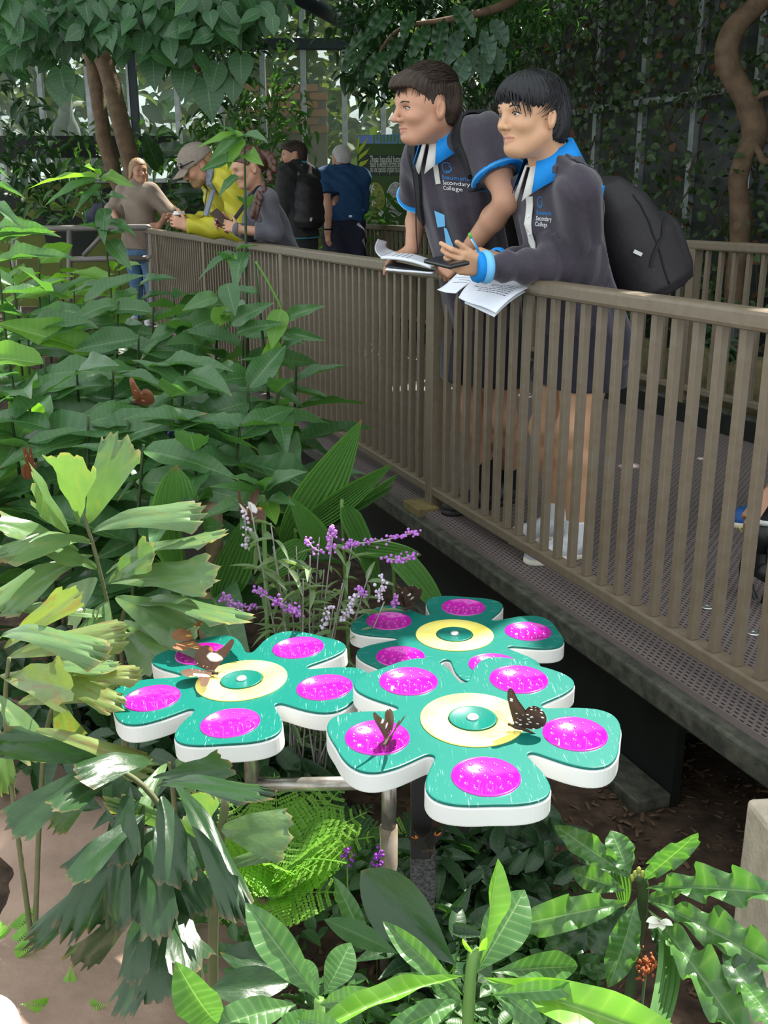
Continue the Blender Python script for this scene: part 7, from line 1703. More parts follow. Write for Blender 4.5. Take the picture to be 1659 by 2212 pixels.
for (b, t_, w, m_) in (((608, 668), (585, 745), 52, LM_gbr), ((612, 690), (688, 655), 34, LM_ging), ((612, 720), (685, 722), 26, LM_ging), ((610, 745), (560, 780), 40, LM_gbr), ((606, 760), (650, 730), 26, LM_ging), ((470, 640), (398, 660), 40, LM_ging), ((490, 612), (505, 670), 52, LM_ging), ((500, 700), (575, 650), 44, LM_ging), ((510, 720), (600, 690), 34, LM_ging)):
    LP(r_, b, t_, 4.08, 3.98, w, g_leaves[RG.randint(0, 2)], m_, (0, -.9, .5))
obj('stem', tube_me('stem', smooth_path([Vector((at(590, 900, 4.1).x, 4.1, GZ)), at(600, 800, 4.1), at(612, 690, 4.1), at(585, 620, 4.1), at(552, 565, 4.1)], 6), [.010 - .0002 * i for i in range(25)], 6), M_gstem2, r_)
r_, pth = ginger(215, 395, 5.4, 4, (.25, .32), 'tall ginger shoot in front of the woman in the jumper', None, .0, start=.45, foot=Vector((at(240, 620, 5.4).x, 5.45, GZ)))
for (b, t_, w) in (((215, 385), (70, 362), 24), ((212, 390), (95, 420), 26), ((218, 385), (268, 372), 26), ((216, 380), (185, 350), 22), ((220, 400), (150, 440), 26), ((228, 450), (215, 500), 40), ((232, 480), (290, 500), 34), ((226, 430), (262, 412), 20), ((235, 520), (270, 555), 40), ((230, 505), (180, 470), 24)):
    LP(r_, b, t_, 5.38, 5.2, w, g_leaves[RG.randint(0, 2)], LM_gbr if b[1] < 386 else LM_ging, (0, -.7, .8))
r_, pth = ginger(-15, 470, 4.4, 3, (.25, .3), 'yellow-edged ginger leaves entering at the left edge', None, .0, start=.5)
for (b, t_, w) in (((-20, 400), (48, 412), 22), ((-20, 440), (40, 470), 30), ((-20, 500), (85, 455), 30), ((-20, 360), (15, 372), 14), ((-20, 530), (105, 480), 34), ((-10, 570), (140, 520), 44)):
    LP(r_, b, t_, 4.4, 4.2, w, g_leaves[RG.randint(0, 2)], LM_ging, (0, -.6, .9))
# ---- fishtail palm, left
def palm(label, leaflets, canes, Y, m, group=None, dy=.12, name='fishtail_palm', up=(0, -.7, .9), cane=.0065):
    b0 = canes[0][0]; root = empty(name, Vector((b0.x, b0.y, GZ)), label, 'palm', group)
    for c in canes: p = smooth_path(c, 6); obj('cane', tube_me('cane', p, [cane - .35 * cane * i / len(p) for i in range(len(p))], 7), M_pcane, root)
    for (b, t_, w) in leaflets:
        LP(root, b, t_, Y + RG.uniform(-.04, .04), Y - dy + RG.uniform(-.1, .1), w, RG.choice(w_leaves), m if not isinstance(m, (list, tuple)) else RG.choice(m), (RG.gauss(0, .3), up[1], up[2]), RG.gauss(0, .3), 'leaflet')
    return root
palm('fishtail palm with jagged pale leaflets on the left', [((150, 1150), (60, 1035), 97), ((170, 1130), (150, 985), 110), ((190, 1130), (245, 985), 97), ((200, 1150), (330, 1060), 80), ((170, 1190), (15, 1115), 71), ((200, 1200), (10, 1240), 80), ((215, 1230), (118, 1175), 78), ((230, 1240), (398, 1100), 67), ((240, 1260), (432, 1212), 93), ((210, 1250), (125, 1325), 117), ((250, 1290), (372, 1335), 106), ((230, 1300), (175, 1420), 130), ((260, 1310), (440, 1240), 80), ((240, 1330), (5, 1310), 72), ((260, 1340), (420, 1420), 91), ((235, 1260), (290, 1180), 78), ((205, 1180), (110, 1085), 78), ((260, 1360), (330, 1440), 104)],
     [(Vector((at(255, 1600, 2.25).x, 2.3, GZ)), at(250, 1420, 2.3), at(215, 1230, 2.3), at(180, 1110, 2.3)), (Vector((at(255, 1600, 2.25).x, 2.3, GZ)), at(262, 1400, 2.3), at(280, 1300, 2.3))], 2.3, LM_palm)
palm('yellowing fishtail palm fronds at the left edge', [((20, 1420), (160, 1360), 80), ((10, 1400), (130, 1290), 60), ((0, 1460), (150, 1480), 90), ((40, 1520), (170, 1470), 84), ((-10, 1500), (95, 1610), 90), ((30, 1580), (185, 1570), 70), ((110, 1450), (190, 1500), 60), ((0, 1380), (60, 1290), 76), ((110, 1470), (200, 1420), 52), ((120, 1500), (160, 1640), 80), ((-20, 1560), (60, 1700), 80), ((60, 1460), (200, 1400), 60)],
     [(Vector((at(20, 1800, 1.9).x, 1.95, GZ)), at(15, 1600, 1.95), at(20, 1420, 1.95)), (Vector((at(20, 1800, 1.9).x, 1.95, GZ)), at(100, 1580, 1.95), at(175, 1470, 1.95))], 1.95, [LM_palmy, LM_palmy, LM_palm])
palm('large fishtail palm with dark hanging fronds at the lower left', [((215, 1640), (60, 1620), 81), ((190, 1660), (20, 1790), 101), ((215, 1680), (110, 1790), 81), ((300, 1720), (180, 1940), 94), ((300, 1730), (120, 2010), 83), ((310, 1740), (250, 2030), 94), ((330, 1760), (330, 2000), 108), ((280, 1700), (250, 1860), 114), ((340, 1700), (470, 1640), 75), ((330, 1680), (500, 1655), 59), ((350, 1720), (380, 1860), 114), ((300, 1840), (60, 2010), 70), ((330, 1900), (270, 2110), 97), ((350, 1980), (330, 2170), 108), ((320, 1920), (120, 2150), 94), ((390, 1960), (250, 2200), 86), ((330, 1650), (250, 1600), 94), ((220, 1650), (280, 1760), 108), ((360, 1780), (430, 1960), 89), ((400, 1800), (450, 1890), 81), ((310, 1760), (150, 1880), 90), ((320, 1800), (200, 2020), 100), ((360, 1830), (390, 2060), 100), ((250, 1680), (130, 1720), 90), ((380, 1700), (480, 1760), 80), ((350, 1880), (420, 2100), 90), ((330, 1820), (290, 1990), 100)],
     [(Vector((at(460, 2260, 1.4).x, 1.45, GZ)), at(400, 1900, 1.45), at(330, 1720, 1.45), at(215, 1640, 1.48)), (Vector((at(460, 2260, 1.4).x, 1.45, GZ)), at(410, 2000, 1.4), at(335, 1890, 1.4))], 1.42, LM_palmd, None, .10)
palm('cut palm cane with a pale leaf beside the feeder pipe', [((478, 1790), (578, 1800), 130), ((470, 1800), (425, 1715), 50), ((475, 1840), (400, 1760), 60), ((470, 1900), (390, 1880), 50), ((468, 1880), (520, 1850), 40), ((470, 1850), (370, 1720), 34)],
     [(Vector((at(455, 2300, 1.5).x, 1.5, GZ)), at(460, 2050, 1.5), at(470, 1880, 1.5), at(488, 1722, 1.5))], 1.5, LM_palm, None, .05, cane=.011)
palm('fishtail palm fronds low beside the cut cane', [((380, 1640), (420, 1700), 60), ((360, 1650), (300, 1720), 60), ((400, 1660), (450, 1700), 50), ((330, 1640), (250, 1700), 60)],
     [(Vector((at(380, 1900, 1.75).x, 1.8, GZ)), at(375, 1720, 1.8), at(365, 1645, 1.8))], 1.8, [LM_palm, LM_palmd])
# ---- pleated palm-grass
def pleated():
    root = empty('palm_grass', Vector((at(640, 1330, 2.9).x, 2.9, GZ)), 'palm grass with long pleated leaves beside the railing', 'plant')
    for (b, t_, w, me_, Yb, Yt) in (((610, 1190), (796, 912), 110, pl_leaf, 2.9, 3.0), ((640, 1150), (862, 1000), 60, pl_leaf, 2.9, 3.0), ((470, 1300), (555, 1110), 95, pl_leaf, 2.75, 2.7), ((740, 1090), (838, 1260), 52, pl_strap, 2.9, 2.8), ((700, 1200), (640, 1080), 70, pl_leaf, 2.85, 2.8), ((850, 1195), (955, 1290), 60, pl_strap, 2.85, 2.7), ((700, 1140), (870, 1030), 22, pl_strap, 2.95, 3.0), ((730, 1120), (860, 1050), 16, pl_strap, 2.95, 3.0), ((760, 1180), (880, 1190), 44, pl_strap, 2.9, 2.8), ((660, 1170), (560, 1260), 70, pl_leaf, 2.8, 2.7)):
        LP(root, b, t_, Yb, Yt, w, me_, LM_pleat, (.35, -.9, .35))
    for (x, y) in ((610, 1190), (640, 1150), (470, 1300), (740, 1090), (850, 1195)): obj('stalk', tube_me('stalk', smooth_path([Vector((at(x, y, 2.85).x + .02, 2.92, GZ)), at(x, y + 40, 2.9), at(x, y, 2.9)], 4), .006, 6), M_gstem2, root)
    r2 = empty('pleated_palm', Vector((at(400, 1300, 2.7).x, 2.7, GZ)), 'broad pleated leaf catching the light left of the sage', 'plant')
    LP(r2, (395, 1240), (368, 1045), 2.72, 2.62, 125, pl_oval, LM_pleat, (0, -1, .5)); LP(r2, (400, 1250), (340, 1120), 2.78, 2.7, 70, pl_leaf, LM_pleat, (0, -1, .4))
    obj('stalk', tube_me('stalk', [Vector((at(400, 1300, 2.7).x, 2.74, GZ)), at(395, 1240, 2.72)], .008, 6), M_gstem2, r2)
    r3 = empty('palmate_plant', Vector((at(570, 1300, 2.6).x, 2.62, GZ)), 'plant with a whorl of smooth green leaves above the sage', 'plant')
    for (b, t_, w) in (((560, 1075), (420, 1110), 36), ((560, 1070), (470, 1035), 34), ((565, 1060), (525, 1005), 52), ((575, 1060), (638, 1005), 52), ((580, 1080), (625, 1075), 40), ((575, 1085), (595, 1125), 50), ((560, 1085), (520, 1115), 44), ((570, 1065), (580, 1020), 40)):
        LP(r3, b, t_, 2.62, 2.52, w, g_leaves[RG.randint(0, 2)], LM_gbr if w == 50 else LM_ging, (0, -.7, .9))
    obj('stalk', tube_me('stalk', [Vector((at(570, 1300, 2.6).x, 2.64, GZ)), at(568, 1070, 2.62)], .007, 6), M_gstem2, r3)
pleated()
# ---- purple sage
def sage():
    root = empty('purple_sage', Vector((at(655, 1380, 2.5).x, 2.5, GZ)), 'grey-green sage bush with purple flower spikes behind the feeders', 'plant')
    base = Vector((at(655, 1440, 2.5).x, 2.5, GZ)); lfs = leaf_me('sage_leaf', 'lance', 6, 1, .3, .2)
    M_pur = mat('purple_flower', (.36, .10, .50), .7, .2, 0, 60, (.52, .24, .62), .8); M_lil = mat('pale_flower', (.55, .48, .62), .8); M_sst = mat('sage_stem', (.30, .28, .27), .8)
    ico = bmesh.new(); bmesh.ops.create_icosphere(ico, subdivisions=1, radius=1.0); fme = bm_me(ico, 'floret', True); nv = np.array([v.co[:] for v in fme.vertices]); nf = np.array([p.vertices[:] for p in fme.polygons])
    stems = [((540, 1090), 0), ((585, 1130), 0), ((690, 1160), 0), ((620, 1200), 0), ((720, 1150), 1), ((760, 1180), 0), ((800, 1230), 0), ((640, 1180), 0), ((560, 1200), 0), ((780, 1300), 0), ((600, 1260), 0), ((700, 1230), 0), ((740, 1260), 0), ((680, 1290), 0), ((830, 1300), 0), ((610, 1320), 0), ((655, 1250), 0), ((720, 1310), 0), ((590, 1180), 0), ((670, 1200), 0)]
    for k, ((x, y), _) in enumerate(stems):
        top = at(x, y, 2.48 + RG.uniform(-.12, .12)); p = smooth_path([base + Vector((RG.uniform(-.06, .06), RG.uniform(-.05, .05), .05)), base.lerp(top, .5) + Vector((0, 0, .05)), top], 6)
        obj('stem', tube_me('stem', p, [.0028 - .0012 * i / len(p) for i in range(len(p))], 5), M_sst, root)
        for i in range(16):
            t = RG.uniform(.35, 1.0); q = p[min(int(t * (len(p) - 1)), len(p) - 1)]; d = Vector((RG.gauss(0, 1), RG.gauss(-.2, .8), RG.gauss(.15, .35))).normalized(); L_ = RG.uniform(.05, .10)
            put_leaf(lfs, q, q + d * L_, L_ * .20, Zv, RG.gauss(0, .3), root, LM_sage)
    spikes = [((745, 1175), (895, 1150), 14), ((830, 1205), (892, 1200), 8), ((712, 1190), (718, 1140), 9), ((665, 1168), (690, 1190), 5), ((555, 1275), (640, 1315), 14), ((490, 1295), (550, 1310), 8), ((486, 1285), (520, 1310), 5), ((700, 1350), (712, 1310), 6), ((770, 1270), (790, 1285), 5), ((820, 1290), (826, 1250), 6), ((850, 1305), (860, 1285), 5), ((600, 1295), (650, 1330), 6), ((740, 1330), (775, 1280), 8), ((535, 1180), (528, 1110), 6)]
    for k, (a, b, n) in enumerate(spikes):
        Yk = 2.42 + RG.uniform(-.08, .08); pa, pb = at(a[0], a[1], Yk), at(b[0], b[1], Yk - .03); V = []; F = []
        pth_ = smooth_path([pa, pa.lerp(pb, .5) + Vector((0, 0, -.008)), pb], 5)
        v, f = tube_arrays([base + Vector((0, 0, .3)), pa] if False else pth_, .0022, 5); obj('flower_stem', me_from('flower_stem', v, f), M_sst, root)
        for i in range(n * 5):
            q = pth_[min(int(RG.random() * len(pth_)), len(pth_) - 1)] + Vector((RG.gauss(0, .006), RG.gauss(0, .006), RG.gauss(0, .006))); r = RG.uniform(.003, .0055); kk = len(V) * 1
            F += [tuple(int(z) + len(V) for z in fc) for fc in nf]; V += [q + Vector(c) * r for c in nv]
        o = obj('flower_spike', me_from('flower_spike', V, F), M_pur if k not in (7, 9, 12, 13) else M_lil, root)
sage()
# ---- ferns
def frond_me(name, pairs, Lp, bip=False, seed=0):
    R = random.Random(seed); V = []; F = []; UVs = []
    def lf_(b, d, n_, L_, W_):
        s_ = n_.cross(d).normalized(); k = len(V)
        for (x, y) in ((0, 0), (.35, .5), (.75, .38), (1, 0), (.75, -.38), (.35, -.5)): V.append(b + d * x * L_ + s_ * y * W_ + n_ * (-.12 * L_ * x * x)); UVs.append((.5 + y, x))
        F.append((k, k + 1, k + 2, k + 3)); F.append((k, k + 3, k + 4, k + 5))
    axis = lambda v: Vector((v, 0, .30 * v - .42 * v * v))
    rv, rf = tube_arrays([axis(j / 8) for j in range(9)], .006, 4)
    V += rv; UVs += [(.5, .5)] * len(rv); F += rf
    for i in range(pairs):
        v = .08 + .90 * (i + .5) / pairs; b = axis(v); L_ = Lp * math.sin(math.pi * min(1, .18 + .82 * v)) ** .7 * (1 - .55 * v)
        for sd in (-1, 1):
            d = Vector((.35, sd, -.12)).normalized()
            if not bip: lf_(b, d, Vector((0, 0, 1)), L_, L_ * .34)
            else:
                m_ = 8
                for j in range(m_):
                    q = b + d * L_ * (j + .6) / m_
                    for s2 in (-1, 1): dd = (d * .5 + d.cross(Vector((0, 0, 1))) * s2 + Vector((0, 0, R.gauss(-.1, .15)))).normalized(); lf_(q, dd, Vector((0, 0, 1)), L_ * R.uniform(.15, .19), L_ * .14)
    me = me_from(name, V, F, UVs, False); return me
fr_b = [frond_me('maidenhair_frond_%d' % i, 10, .42, True, i) for i in range(3)]; fr_s = frond_me('ladder_frond', 20, .30)
def fern(x, y, n, L_, meshes, m, label, up=.5, Y=None):
    b = at(x, y, Y) if Y else atz(x, y, GZ + .03); root = empty('fern', Vector((b.x, b.y, GZ)), label, 'fern')
    obj('crown', tube_me('crown', [Vector((b.x, b.y, GZ)), b + Zv * .01], [.014, .008], 7), M_cane, root)
    for i in range(n):
        a = 6.28 * (i + RG.uniform(.2, .8)) / n; d = Vector((math.cos(a), math.sin(a), RG.uniform(up - .2, up + .3))).normalized(); l_ = L_ * RG.uniform(.75, 1.15)
        M = frame(b, d, Zv + Vector((0, -.4, 0))) @ Matrix.Diagonal((l_, l_, l_, 1)); o = obj('frond', RG.choice(meshes), m, root, M); o['kind'] = 'stuff'
fern(610, 1885, 13, .22, fr_b, LM_fern, 'bright maidenhair fern below the left feeder', .6, 1.92)
fern(570, 1950, 8, .17, fr_b, LM_fern, 'small bright maidenhair fern below the larger one', .5, 1.85)
fern(710, 1830, 6, .20, fr_b, LM_fernd, 'darker maidenhair fern behind the upright pipe', .6)
fern(640, 1760, 6, .26, [fr_s], LM_fernd, 'ladder fern with plain fronds under the left feeder', .9)
fern(535, 1800, 6, .20, fr_b, LM_fernd, 'shaded maidenhair fern beside the cut cane', .5)
fern(15, 2060, 6, .15, [fr_s], LM_fern, 'yellow-green fern at the left edge of the path', .4)
fern(150, 2190, 6, .10, [fr_s], LM_fern, 'small bright fern at the bottom left corner', .5)
fern(800, 1870, 6, .18, fr_b, LM_fern, 'maidenhair fern between the pipe and the black post', .5)
fern(40, 1700, 6, .16, [fr_s], LM_fernd, 'small fern in shade above the path', .6)
fern(1090, 1930, 6, .17, fr_b, LM_fernd, 'dark fern under the nearest feeder', .5)
# ---- low ground cover under the feeders
ms_ = []
for (x, y, Y, rx, ry, rz, n, L_) in ((960, 1850, 1.95, .16, .15, .06, 200, .06), (1080, 1850, 1.9, .18, .15, .06, 220, .055), (1180, 1850, 1.85, .15, .12, .05, 160, .05), (1000, 1950, 1.65, .2, .1, .06, 200, .05), (1130, 1960, 1.6, .15, .1, .06, 150, .05), (760, 1960, 1.7, .15, .1, .06, 140, .05), (870, 1800, 2.1, .2, .15, .05, 160, .06), (1260, 1770, 2.0, .1, .1, .03, 60, .04), (1420, 1980, 1.5, .12, .08, .04, 70, .04), (560, 1880, 2.0, .3, .2, .03, 120, .05)):
    c = at(x, y, Y); c.z = GZ + .08; ms_ += cluster(c, (rx, ry, rz), n, (L_ * .7, L_ * 1.3), .5, RG, .2)
stuff('ground_cover', lf_s, ms_, LM_mid, 'small-leaved ground cover under the flower feeders', 'ground cover')
ms_ = []
for (x, y, Y, rx, ry, rz, n, L_) in ((1000, 1800, 2.05, .2, .15, .10, 110, .10), (1100, 1780, 2.1, .2, .12, .09, 90, .10), (930, 1900, 1.8, .12, .1, .08, 60, .09), (300, 1290, 2.7, .5, .3, .10, 140, .14), (440, 1380, 2.5, .35, .3, .12, 120, .12), (700, 1350, 2.75, .35, .2, .10, 120, .10), (60, 1200, 2.9, .5, .3, .2, 160, .14), (880, 1330, 2.9, .12, .12, .12, 60, .12)):
    c = at(x, y, Y); c.z = GZ + .12 + rz * .5; ms_ += cluster(c, (rx, ry, rz), n, (L_ * .7, L_ * 1.3), .45, RG, .1)
stuff('understorey', lf_s2, ms_, LM_dark, 'dark understorey leaves filling the bed', 'ground cover')
# mulch chips
chip = box_me('chip', (1, .35, .12)); lay = chip.uv_layers.new(name='UVMap'); ms_ = []
for i in range(2600):
    x = RG.uniform(-.9, 1.3); y = RG.uniform(1.0, 3.4); L_ = RG.uniform(.012, .035)
    if (x + .8) ** 2 + (y - 1.4) ** 2 < .16 : continue
    z = GZ + 0.03 * mnoise.noise((x * 1.3, y * 1.3, 0)) + 0.012 * mnoise.noise((x * 6, y * 6, 3)) + .004
    ms_.append(Matrix.Translation((x, y, z)) @ Matrix.Rotation(RG.uniform(0, 6.28), 4, 'Z') @ Matrix.Rotation(RG.gauss(0, .3), 4, 'Y') @ Matrix.Diagonal((L_, L_, L_, 1)))
stuff('bark_mulch', chip, ms_, mat('mulch_chip', (.06, .035, .022), .9, .2, 0, 40, (.14, .09, .055), .8), 'scattered bark mulch chips on the soil', 'mulch')
# ---- glossy shrub at bottom centre
def glossy():
    root = empty('glossy_shrub', Vector((at(1015, 2212, 1.1).x, 1.12, GZ)), 'glossy shrub with long sunlit leaves at the bottom centre', 'shrub')
    foot = Vector((at(1015, 2212, 1.1).x, 1.14, GZ)); top = at(1032, 2050, 1.15)
    obj('stem', tube_me('stem', smooth_path([foot, at(1012, 2180, 1.14), top], 6), [.010, .010, .0095, .009, .009, .009, .0085, .008, .008, .0075, .007, .006, .005], 8), M_gstem2, root)
    for (b, t_, Yb, Yt, w, k, m_, up) in (
        ((1005, 2108), (678, 2172), 1.14, 1.02, 60, 0, LM_clerb, (0, -.25, 1)), ((1045, 2112), (1500, 2250), 1.14, .98, 122, 0, LM_clerb, (.1, -.75, .8)),
        ((1036, 2085), (1085, 1858), 1.15, 1.2, 46, 2, LM_clerb, (.85, -.5, .2)), ((1030, 2100), (1140, 1925), 1.16, 1.22, 118, 0, LM_cler, (-.2, -1, .35)),
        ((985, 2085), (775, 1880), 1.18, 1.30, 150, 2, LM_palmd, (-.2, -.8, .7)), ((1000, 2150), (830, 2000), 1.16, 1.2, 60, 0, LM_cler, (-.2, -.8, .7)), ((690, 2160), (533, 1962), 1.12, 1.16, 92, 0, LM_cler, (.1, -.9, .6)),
        ((1060, 2100), (1290, 2075), 1.2, 1.24, 70, 1, LM_cler, (0, -.7, .8)), ((1050, 2120), (1160, 2200), 1.12, 1.05, 60, 1, LM_cler, (0, -.7, .8)), ((1000, 2160), (860, 2215), 1.12, 1.05, 70, 1, LM_cler, (0, -.7, .8)),
        ((980, 2130), (800, 2100), 1.18, 1.22, 50, 1, LM_cler, (0, -.6, .9)), ((1020, 2060), (1000, 2030), 1.14, 1.12, 14, 2, LM_clerb, (0, -1, .3)), ((1034, 2055), (1052, 2028), 1.14, 1.12, 16, 2, LM_clerb, (0, -1, .3)), ((1060, 2150), (1240, 2130), 1.1, 1.06, 46, 1, LM_cler, (0, -.7, .8)), ((1000, 2180), (930, 2090), 1.16, 1.18, 60, 0, LM_cler, (0, -.9, .6))):
        LP(root, b, t_, Yb, Yt, w, c_leaves[k], m_, up)
    r2 = empty('glossy_shrub', Vector((at(650, 2212, 1.1).x, 1.16, GZ)), 'glossy shrub with broad dark leaves left of the bottom centre', 'shrub')
    obj('stem', tube_me('stem', [Vector((at(690, 2212, 1.15).x, 1.16, GZ)), at(690, 2160, 1.15)], .008, 7), M_gstem2, r2)
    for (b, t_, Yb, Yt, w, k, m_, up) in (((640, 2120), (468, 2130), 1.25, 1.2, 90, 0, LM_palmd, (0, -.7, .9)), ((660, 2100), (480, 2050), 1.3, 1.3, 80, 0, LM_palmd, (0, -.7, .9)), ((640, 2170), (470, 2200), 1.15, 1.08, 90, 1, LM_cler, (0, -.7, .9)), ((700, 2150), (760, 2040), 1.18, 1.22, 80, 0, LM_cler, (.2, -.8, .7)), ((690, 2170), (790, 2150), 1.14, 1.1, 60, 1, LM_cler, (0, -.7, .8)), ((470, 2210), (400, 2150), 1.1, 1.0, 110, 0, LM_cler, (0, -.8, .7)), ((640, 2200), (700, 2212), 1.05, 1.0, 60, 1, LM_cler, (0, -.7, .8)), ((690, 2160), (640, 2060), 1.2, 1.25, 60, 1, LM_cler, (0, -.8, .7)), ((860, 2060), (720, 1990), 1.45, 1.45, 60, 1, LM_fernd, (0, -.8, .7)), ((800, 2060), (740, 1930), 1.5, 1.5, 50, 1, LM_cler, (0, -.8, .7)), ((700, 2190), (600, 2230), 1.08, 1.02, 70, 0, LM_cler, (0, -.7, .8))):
        LP(r2, b, t_, Yb, Yt, w, c_leaves[k], m_, up)
    r3 = empty('wavy_shrub', Vector((at(1380, 1960, 1.42).x, 1.46, GZ)), 'shrub with long wavy glossy leaves at the lower right', 'shrub')
    foot = Vector((at(1380, 2000, 1.42).x, 1.50, GZ)); obj('stem', tube_me('stem', smooth_path([foot, at(1385, 1980, 1.46), at(1378, 1890, 1.44)], 5), .010, 8), M_gstem, r3)
    for (b, t_, Yb, Yt, w, k, m_, up) in (
        ((1385, 1905), (1500, 1808), 1.44, 1.38, 55, 2, LM_cler, (-.3, -.8, .6)), ((1395, 1920), (1670, 1900), 1.44, 1.30, 78, 0, LM_cler, (0, -.6, .9)), ((1365, 1900), (1215, 1785), 1.46, 1.5, 60, 1, LM_cler, (0, -.8, .7)), ((1360, 1895), (1325, 1795), 1.46, 1.5, 72, 0, LM_cler, (0, -1, .4)),
        ((1360, 1950), (1140, 1985), 1.42, 1.34, 78, 1, LM_cler, (0, -.7, .8)), ((1375, 1940), (1330, 2120), 1.42, 1.32, 80, 1, LM_cler, (-.3, -1, .4)), ((1400, 1965), (1640, 2240), 1.40, 1.15, 92, 0, LM_cler, (.1, -.8, .7)), ((1410, 1950), (1700, 2075), 1.42, 1.25, 92, 0, LM_cler, (0, -.7, .9)),
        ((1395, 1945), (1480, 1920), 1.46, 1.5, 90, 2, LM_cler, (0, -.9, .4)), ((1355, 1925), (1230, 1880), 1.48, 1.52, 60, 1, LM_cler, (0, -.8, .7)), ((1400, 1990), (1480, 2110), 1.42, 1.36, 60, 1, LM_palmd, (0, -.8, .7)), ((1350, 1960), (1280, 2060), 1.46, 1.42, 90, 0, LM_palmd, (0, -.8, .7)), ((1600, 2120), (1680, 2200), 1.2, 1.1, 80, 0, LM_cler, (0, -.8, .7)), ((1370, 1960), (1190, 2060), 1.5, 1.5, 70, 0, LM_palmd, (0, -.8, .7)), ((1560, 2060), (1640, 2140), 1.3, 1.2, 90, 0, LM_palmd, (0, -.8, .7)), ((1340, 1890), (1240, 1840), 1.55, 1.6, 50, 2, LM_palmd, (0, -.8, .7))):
        LP(r3, b, t_, Yb, Yt, w, wavy[k], m_, up)
    LP(r3, (1425, 1985), (1510, 2240), 1.42, 1.18, 95, pl_strap, LM_pleat, (.4, -1, .3)); LP(r3, (1330, 1850), (1365, 1960), 1.55, 1.5, 50, pl_strap, LM_pleat, (.2, -1, .3))
    fl = mat('white_petal', (.75, .74, .66), .6); pet = leaf_me('petal', 'oval', 5, 2, .3, .1)
    f2 = empty('white_flower', at(1420, 1990, 1.38), 'small fallen white flower on the wavy shrub', 'flower')
    for a in range(5): an = a * 1.25; put_leaf(pet, at(1425, 1990, 1.36), at(1425 + 22 * math.cos(an), 1990 + 12 * math.sin(an), 1.34), .014, (0, -.5, 1), 0, f2, fl, 'petal')
    obj('calyx', tube_me('calyx', [at(1425, 1990, 1.36), at(1412, 1976, 1.37)], [.005, .002], 6), M_gstem2, f2)
    bud = mat('bud_yellow', (.25, .28, .05), .6)
    for (x, y) in ((1372, 1880), (1380, 1872), (1388, 1880), (1366, 1888)): obj('bud', tube_me('bud', [at(x, y + 14, 1.43), at(x, y + 4, 1.43), at(x + 1, y, 1.43)], [.003, .004, .001], 6), bud, r3)
    r4 = empty('orange_flowerhead', at(1395, 2085, 1.45), 'withered orange flower head under the wavy shrub', 'flower'); V = []; F = []
    for i in range(60): q = at(1395, 2085, 1.45) + Vector((RG.gauss(0, .012), RG.gauss(0, .012), RG.gauss(0, .008))); v, f = tube_arrays([q, q + Vector((RG.gauss(0, .004), RG.gauss(0, .004), .006))], [.002, .003], 4); k = len(V); V += v; F += [tuple(a + k for a in z) for z in f]
    obj('florets', me_from('florets', V, F), mat('rust_orange', (.30, .08, .02), .8), r4); obj('stalk', tube_me('stalk', [Vector((at(1395, 2085, 1.45).x, 1.46, GZ)), at(1395, 2088, 1.45)], .003, 5), M_gstem, r4)
    # little violet flowers by the pipe
    for (x, y, lb) in ((815, 1860, 'small violet flower head beside the upright pipe'), (750, 1848, 'small violet flower head left of the upright pipe')):
        r5 = empty('violet_flower', Vector((at(x, y, 1.85).x, 1.85, GZ)), lb, 'flower', 'violet flowers'); V = []; F = []
        for i in range(26): q = at(x, y, 1.85) + Vector((RG.gauss(0, .006), RG.gauss(0, .006), RG.gauss(0, .012))); v, f = tube_arrays([q, q + Vector((0, 0, .004)), q + Vector((0, 0, .006))], [.003, .004, .001], 5); k = len(V); V += v; F += [tuple(a + k for a in z) for z in f]
        obj('florets', me_from('florets', V, F), mat('violet', (.28, .05, .45), .7), r5); obj('stalk', tube_me('stalk', [Vector((at(x, y, 1.85).x, 1.86, GZ)), at(x, y + 4, 1.85)], .0022, 5), M_gstem2, r5)
glossy()
# white rim of another feeder tray cut off by the bottom left corner
r_ = empty('feeder_tray', at(-45, 2240, .98) , 'white round feeder tray cut off by the bottom left corner', 'tray')
c_ = at(-45, 2235, .98); obj('tray', lathe_me('tray', [(.001, -.03), (.040, -.03), (.046, -.02), (.048, .0), (.046, .004), (.043, .002), (.040, -.012), (.001, -.014)], 40), M_white, r_, Matrix.Translation(c_) @ Matrix.Rotation(.5, 4, 'X')); obj('tray_pole', tube_me('tray_pole', [c_ - Zv * .03, Vector((c_.x, c_.y, GZ))], .012, 10), M_steel, r_)
# dark plant label stake
ps = empty('plant_label', Vector((at(420, 1300, 2.55).x, 2.55, GZ)), 'black plant label stake standing left of the sage', 'sign')
obj('stake', box_me('stake', (.014, .014, .5), .002), MATS['black_post'], ps, Matrix.Translation((at(425, 1200, 2.55).x, 2.55, GZ + .25)))
obj('plate', box_me('plate', (.055, .008, .26), .002), MATS['black_post'], ps, Matrix.Translation((at(420, 1160, 2.55).x, 2.545, at(420, 1180, 2.55).z)) @ Matrix.Rotation(-.06, 4, 'Y'))
pc = simple_tree('palm_stump', 'rough brown palm stump behind the plant label', [Vector((at(450, 1300, 2.75).x, 2.78, GZ)), at(450, 1180, 2.78), at(448, 1090, 2.78)], [.045, .042, .035], M_cane)
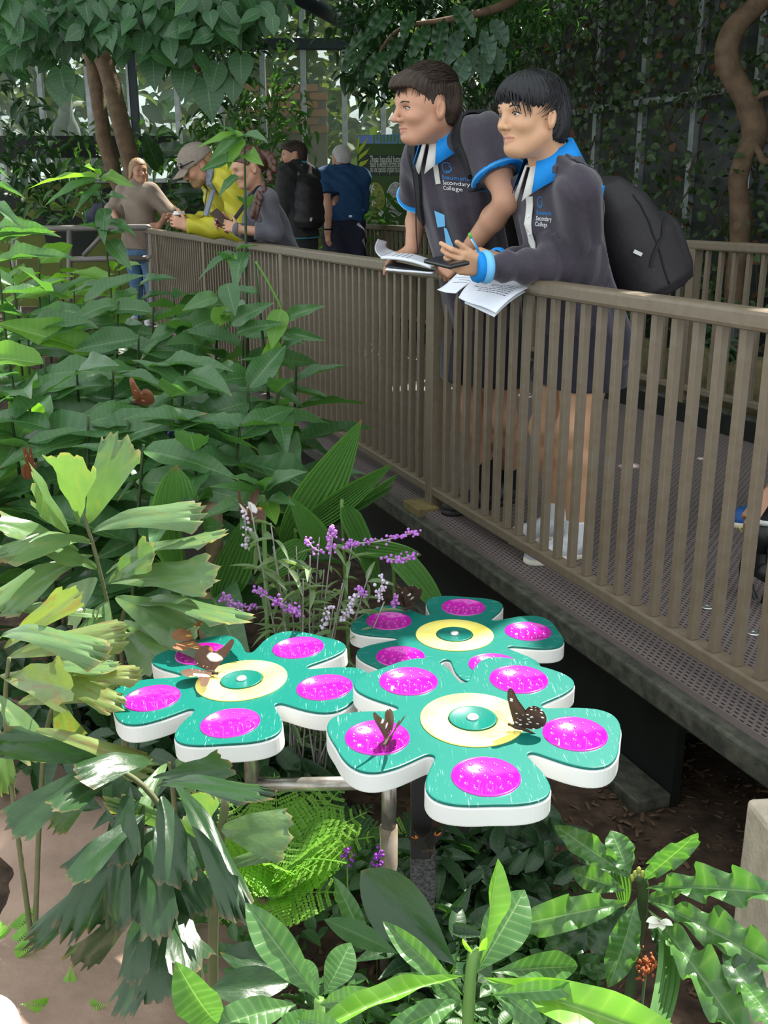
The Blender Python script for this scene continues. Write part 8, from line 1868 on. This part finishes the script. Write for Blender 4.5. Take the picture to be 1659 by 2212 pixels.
# ---- unseen leaf cells added overhead, laid out to shape the sun patches
leaf_blockers([(0.45, .98, 3.8, 4.5, 2.5, 2.8, 26), (0.4, 2.4, 5.2, 9.0, 3.9, 5.2, 850), (2.4, 7.8, 4.75, 9.0, 3.9, 5.2, 2000), (3.0, 7.8, 3.5, 4.75, 3.9, 5.2, 420), (-5.0, -.8, 6.5, 11, 4.2, 5.6, 1000), (-.8, .4, 7.7, 11, 4.2, 5.6, 340), (-6, 7, 9, 16, 4.9, 6.4, 1500)], 0, 'unseen leaves added overhead to shade the walkway', 31)
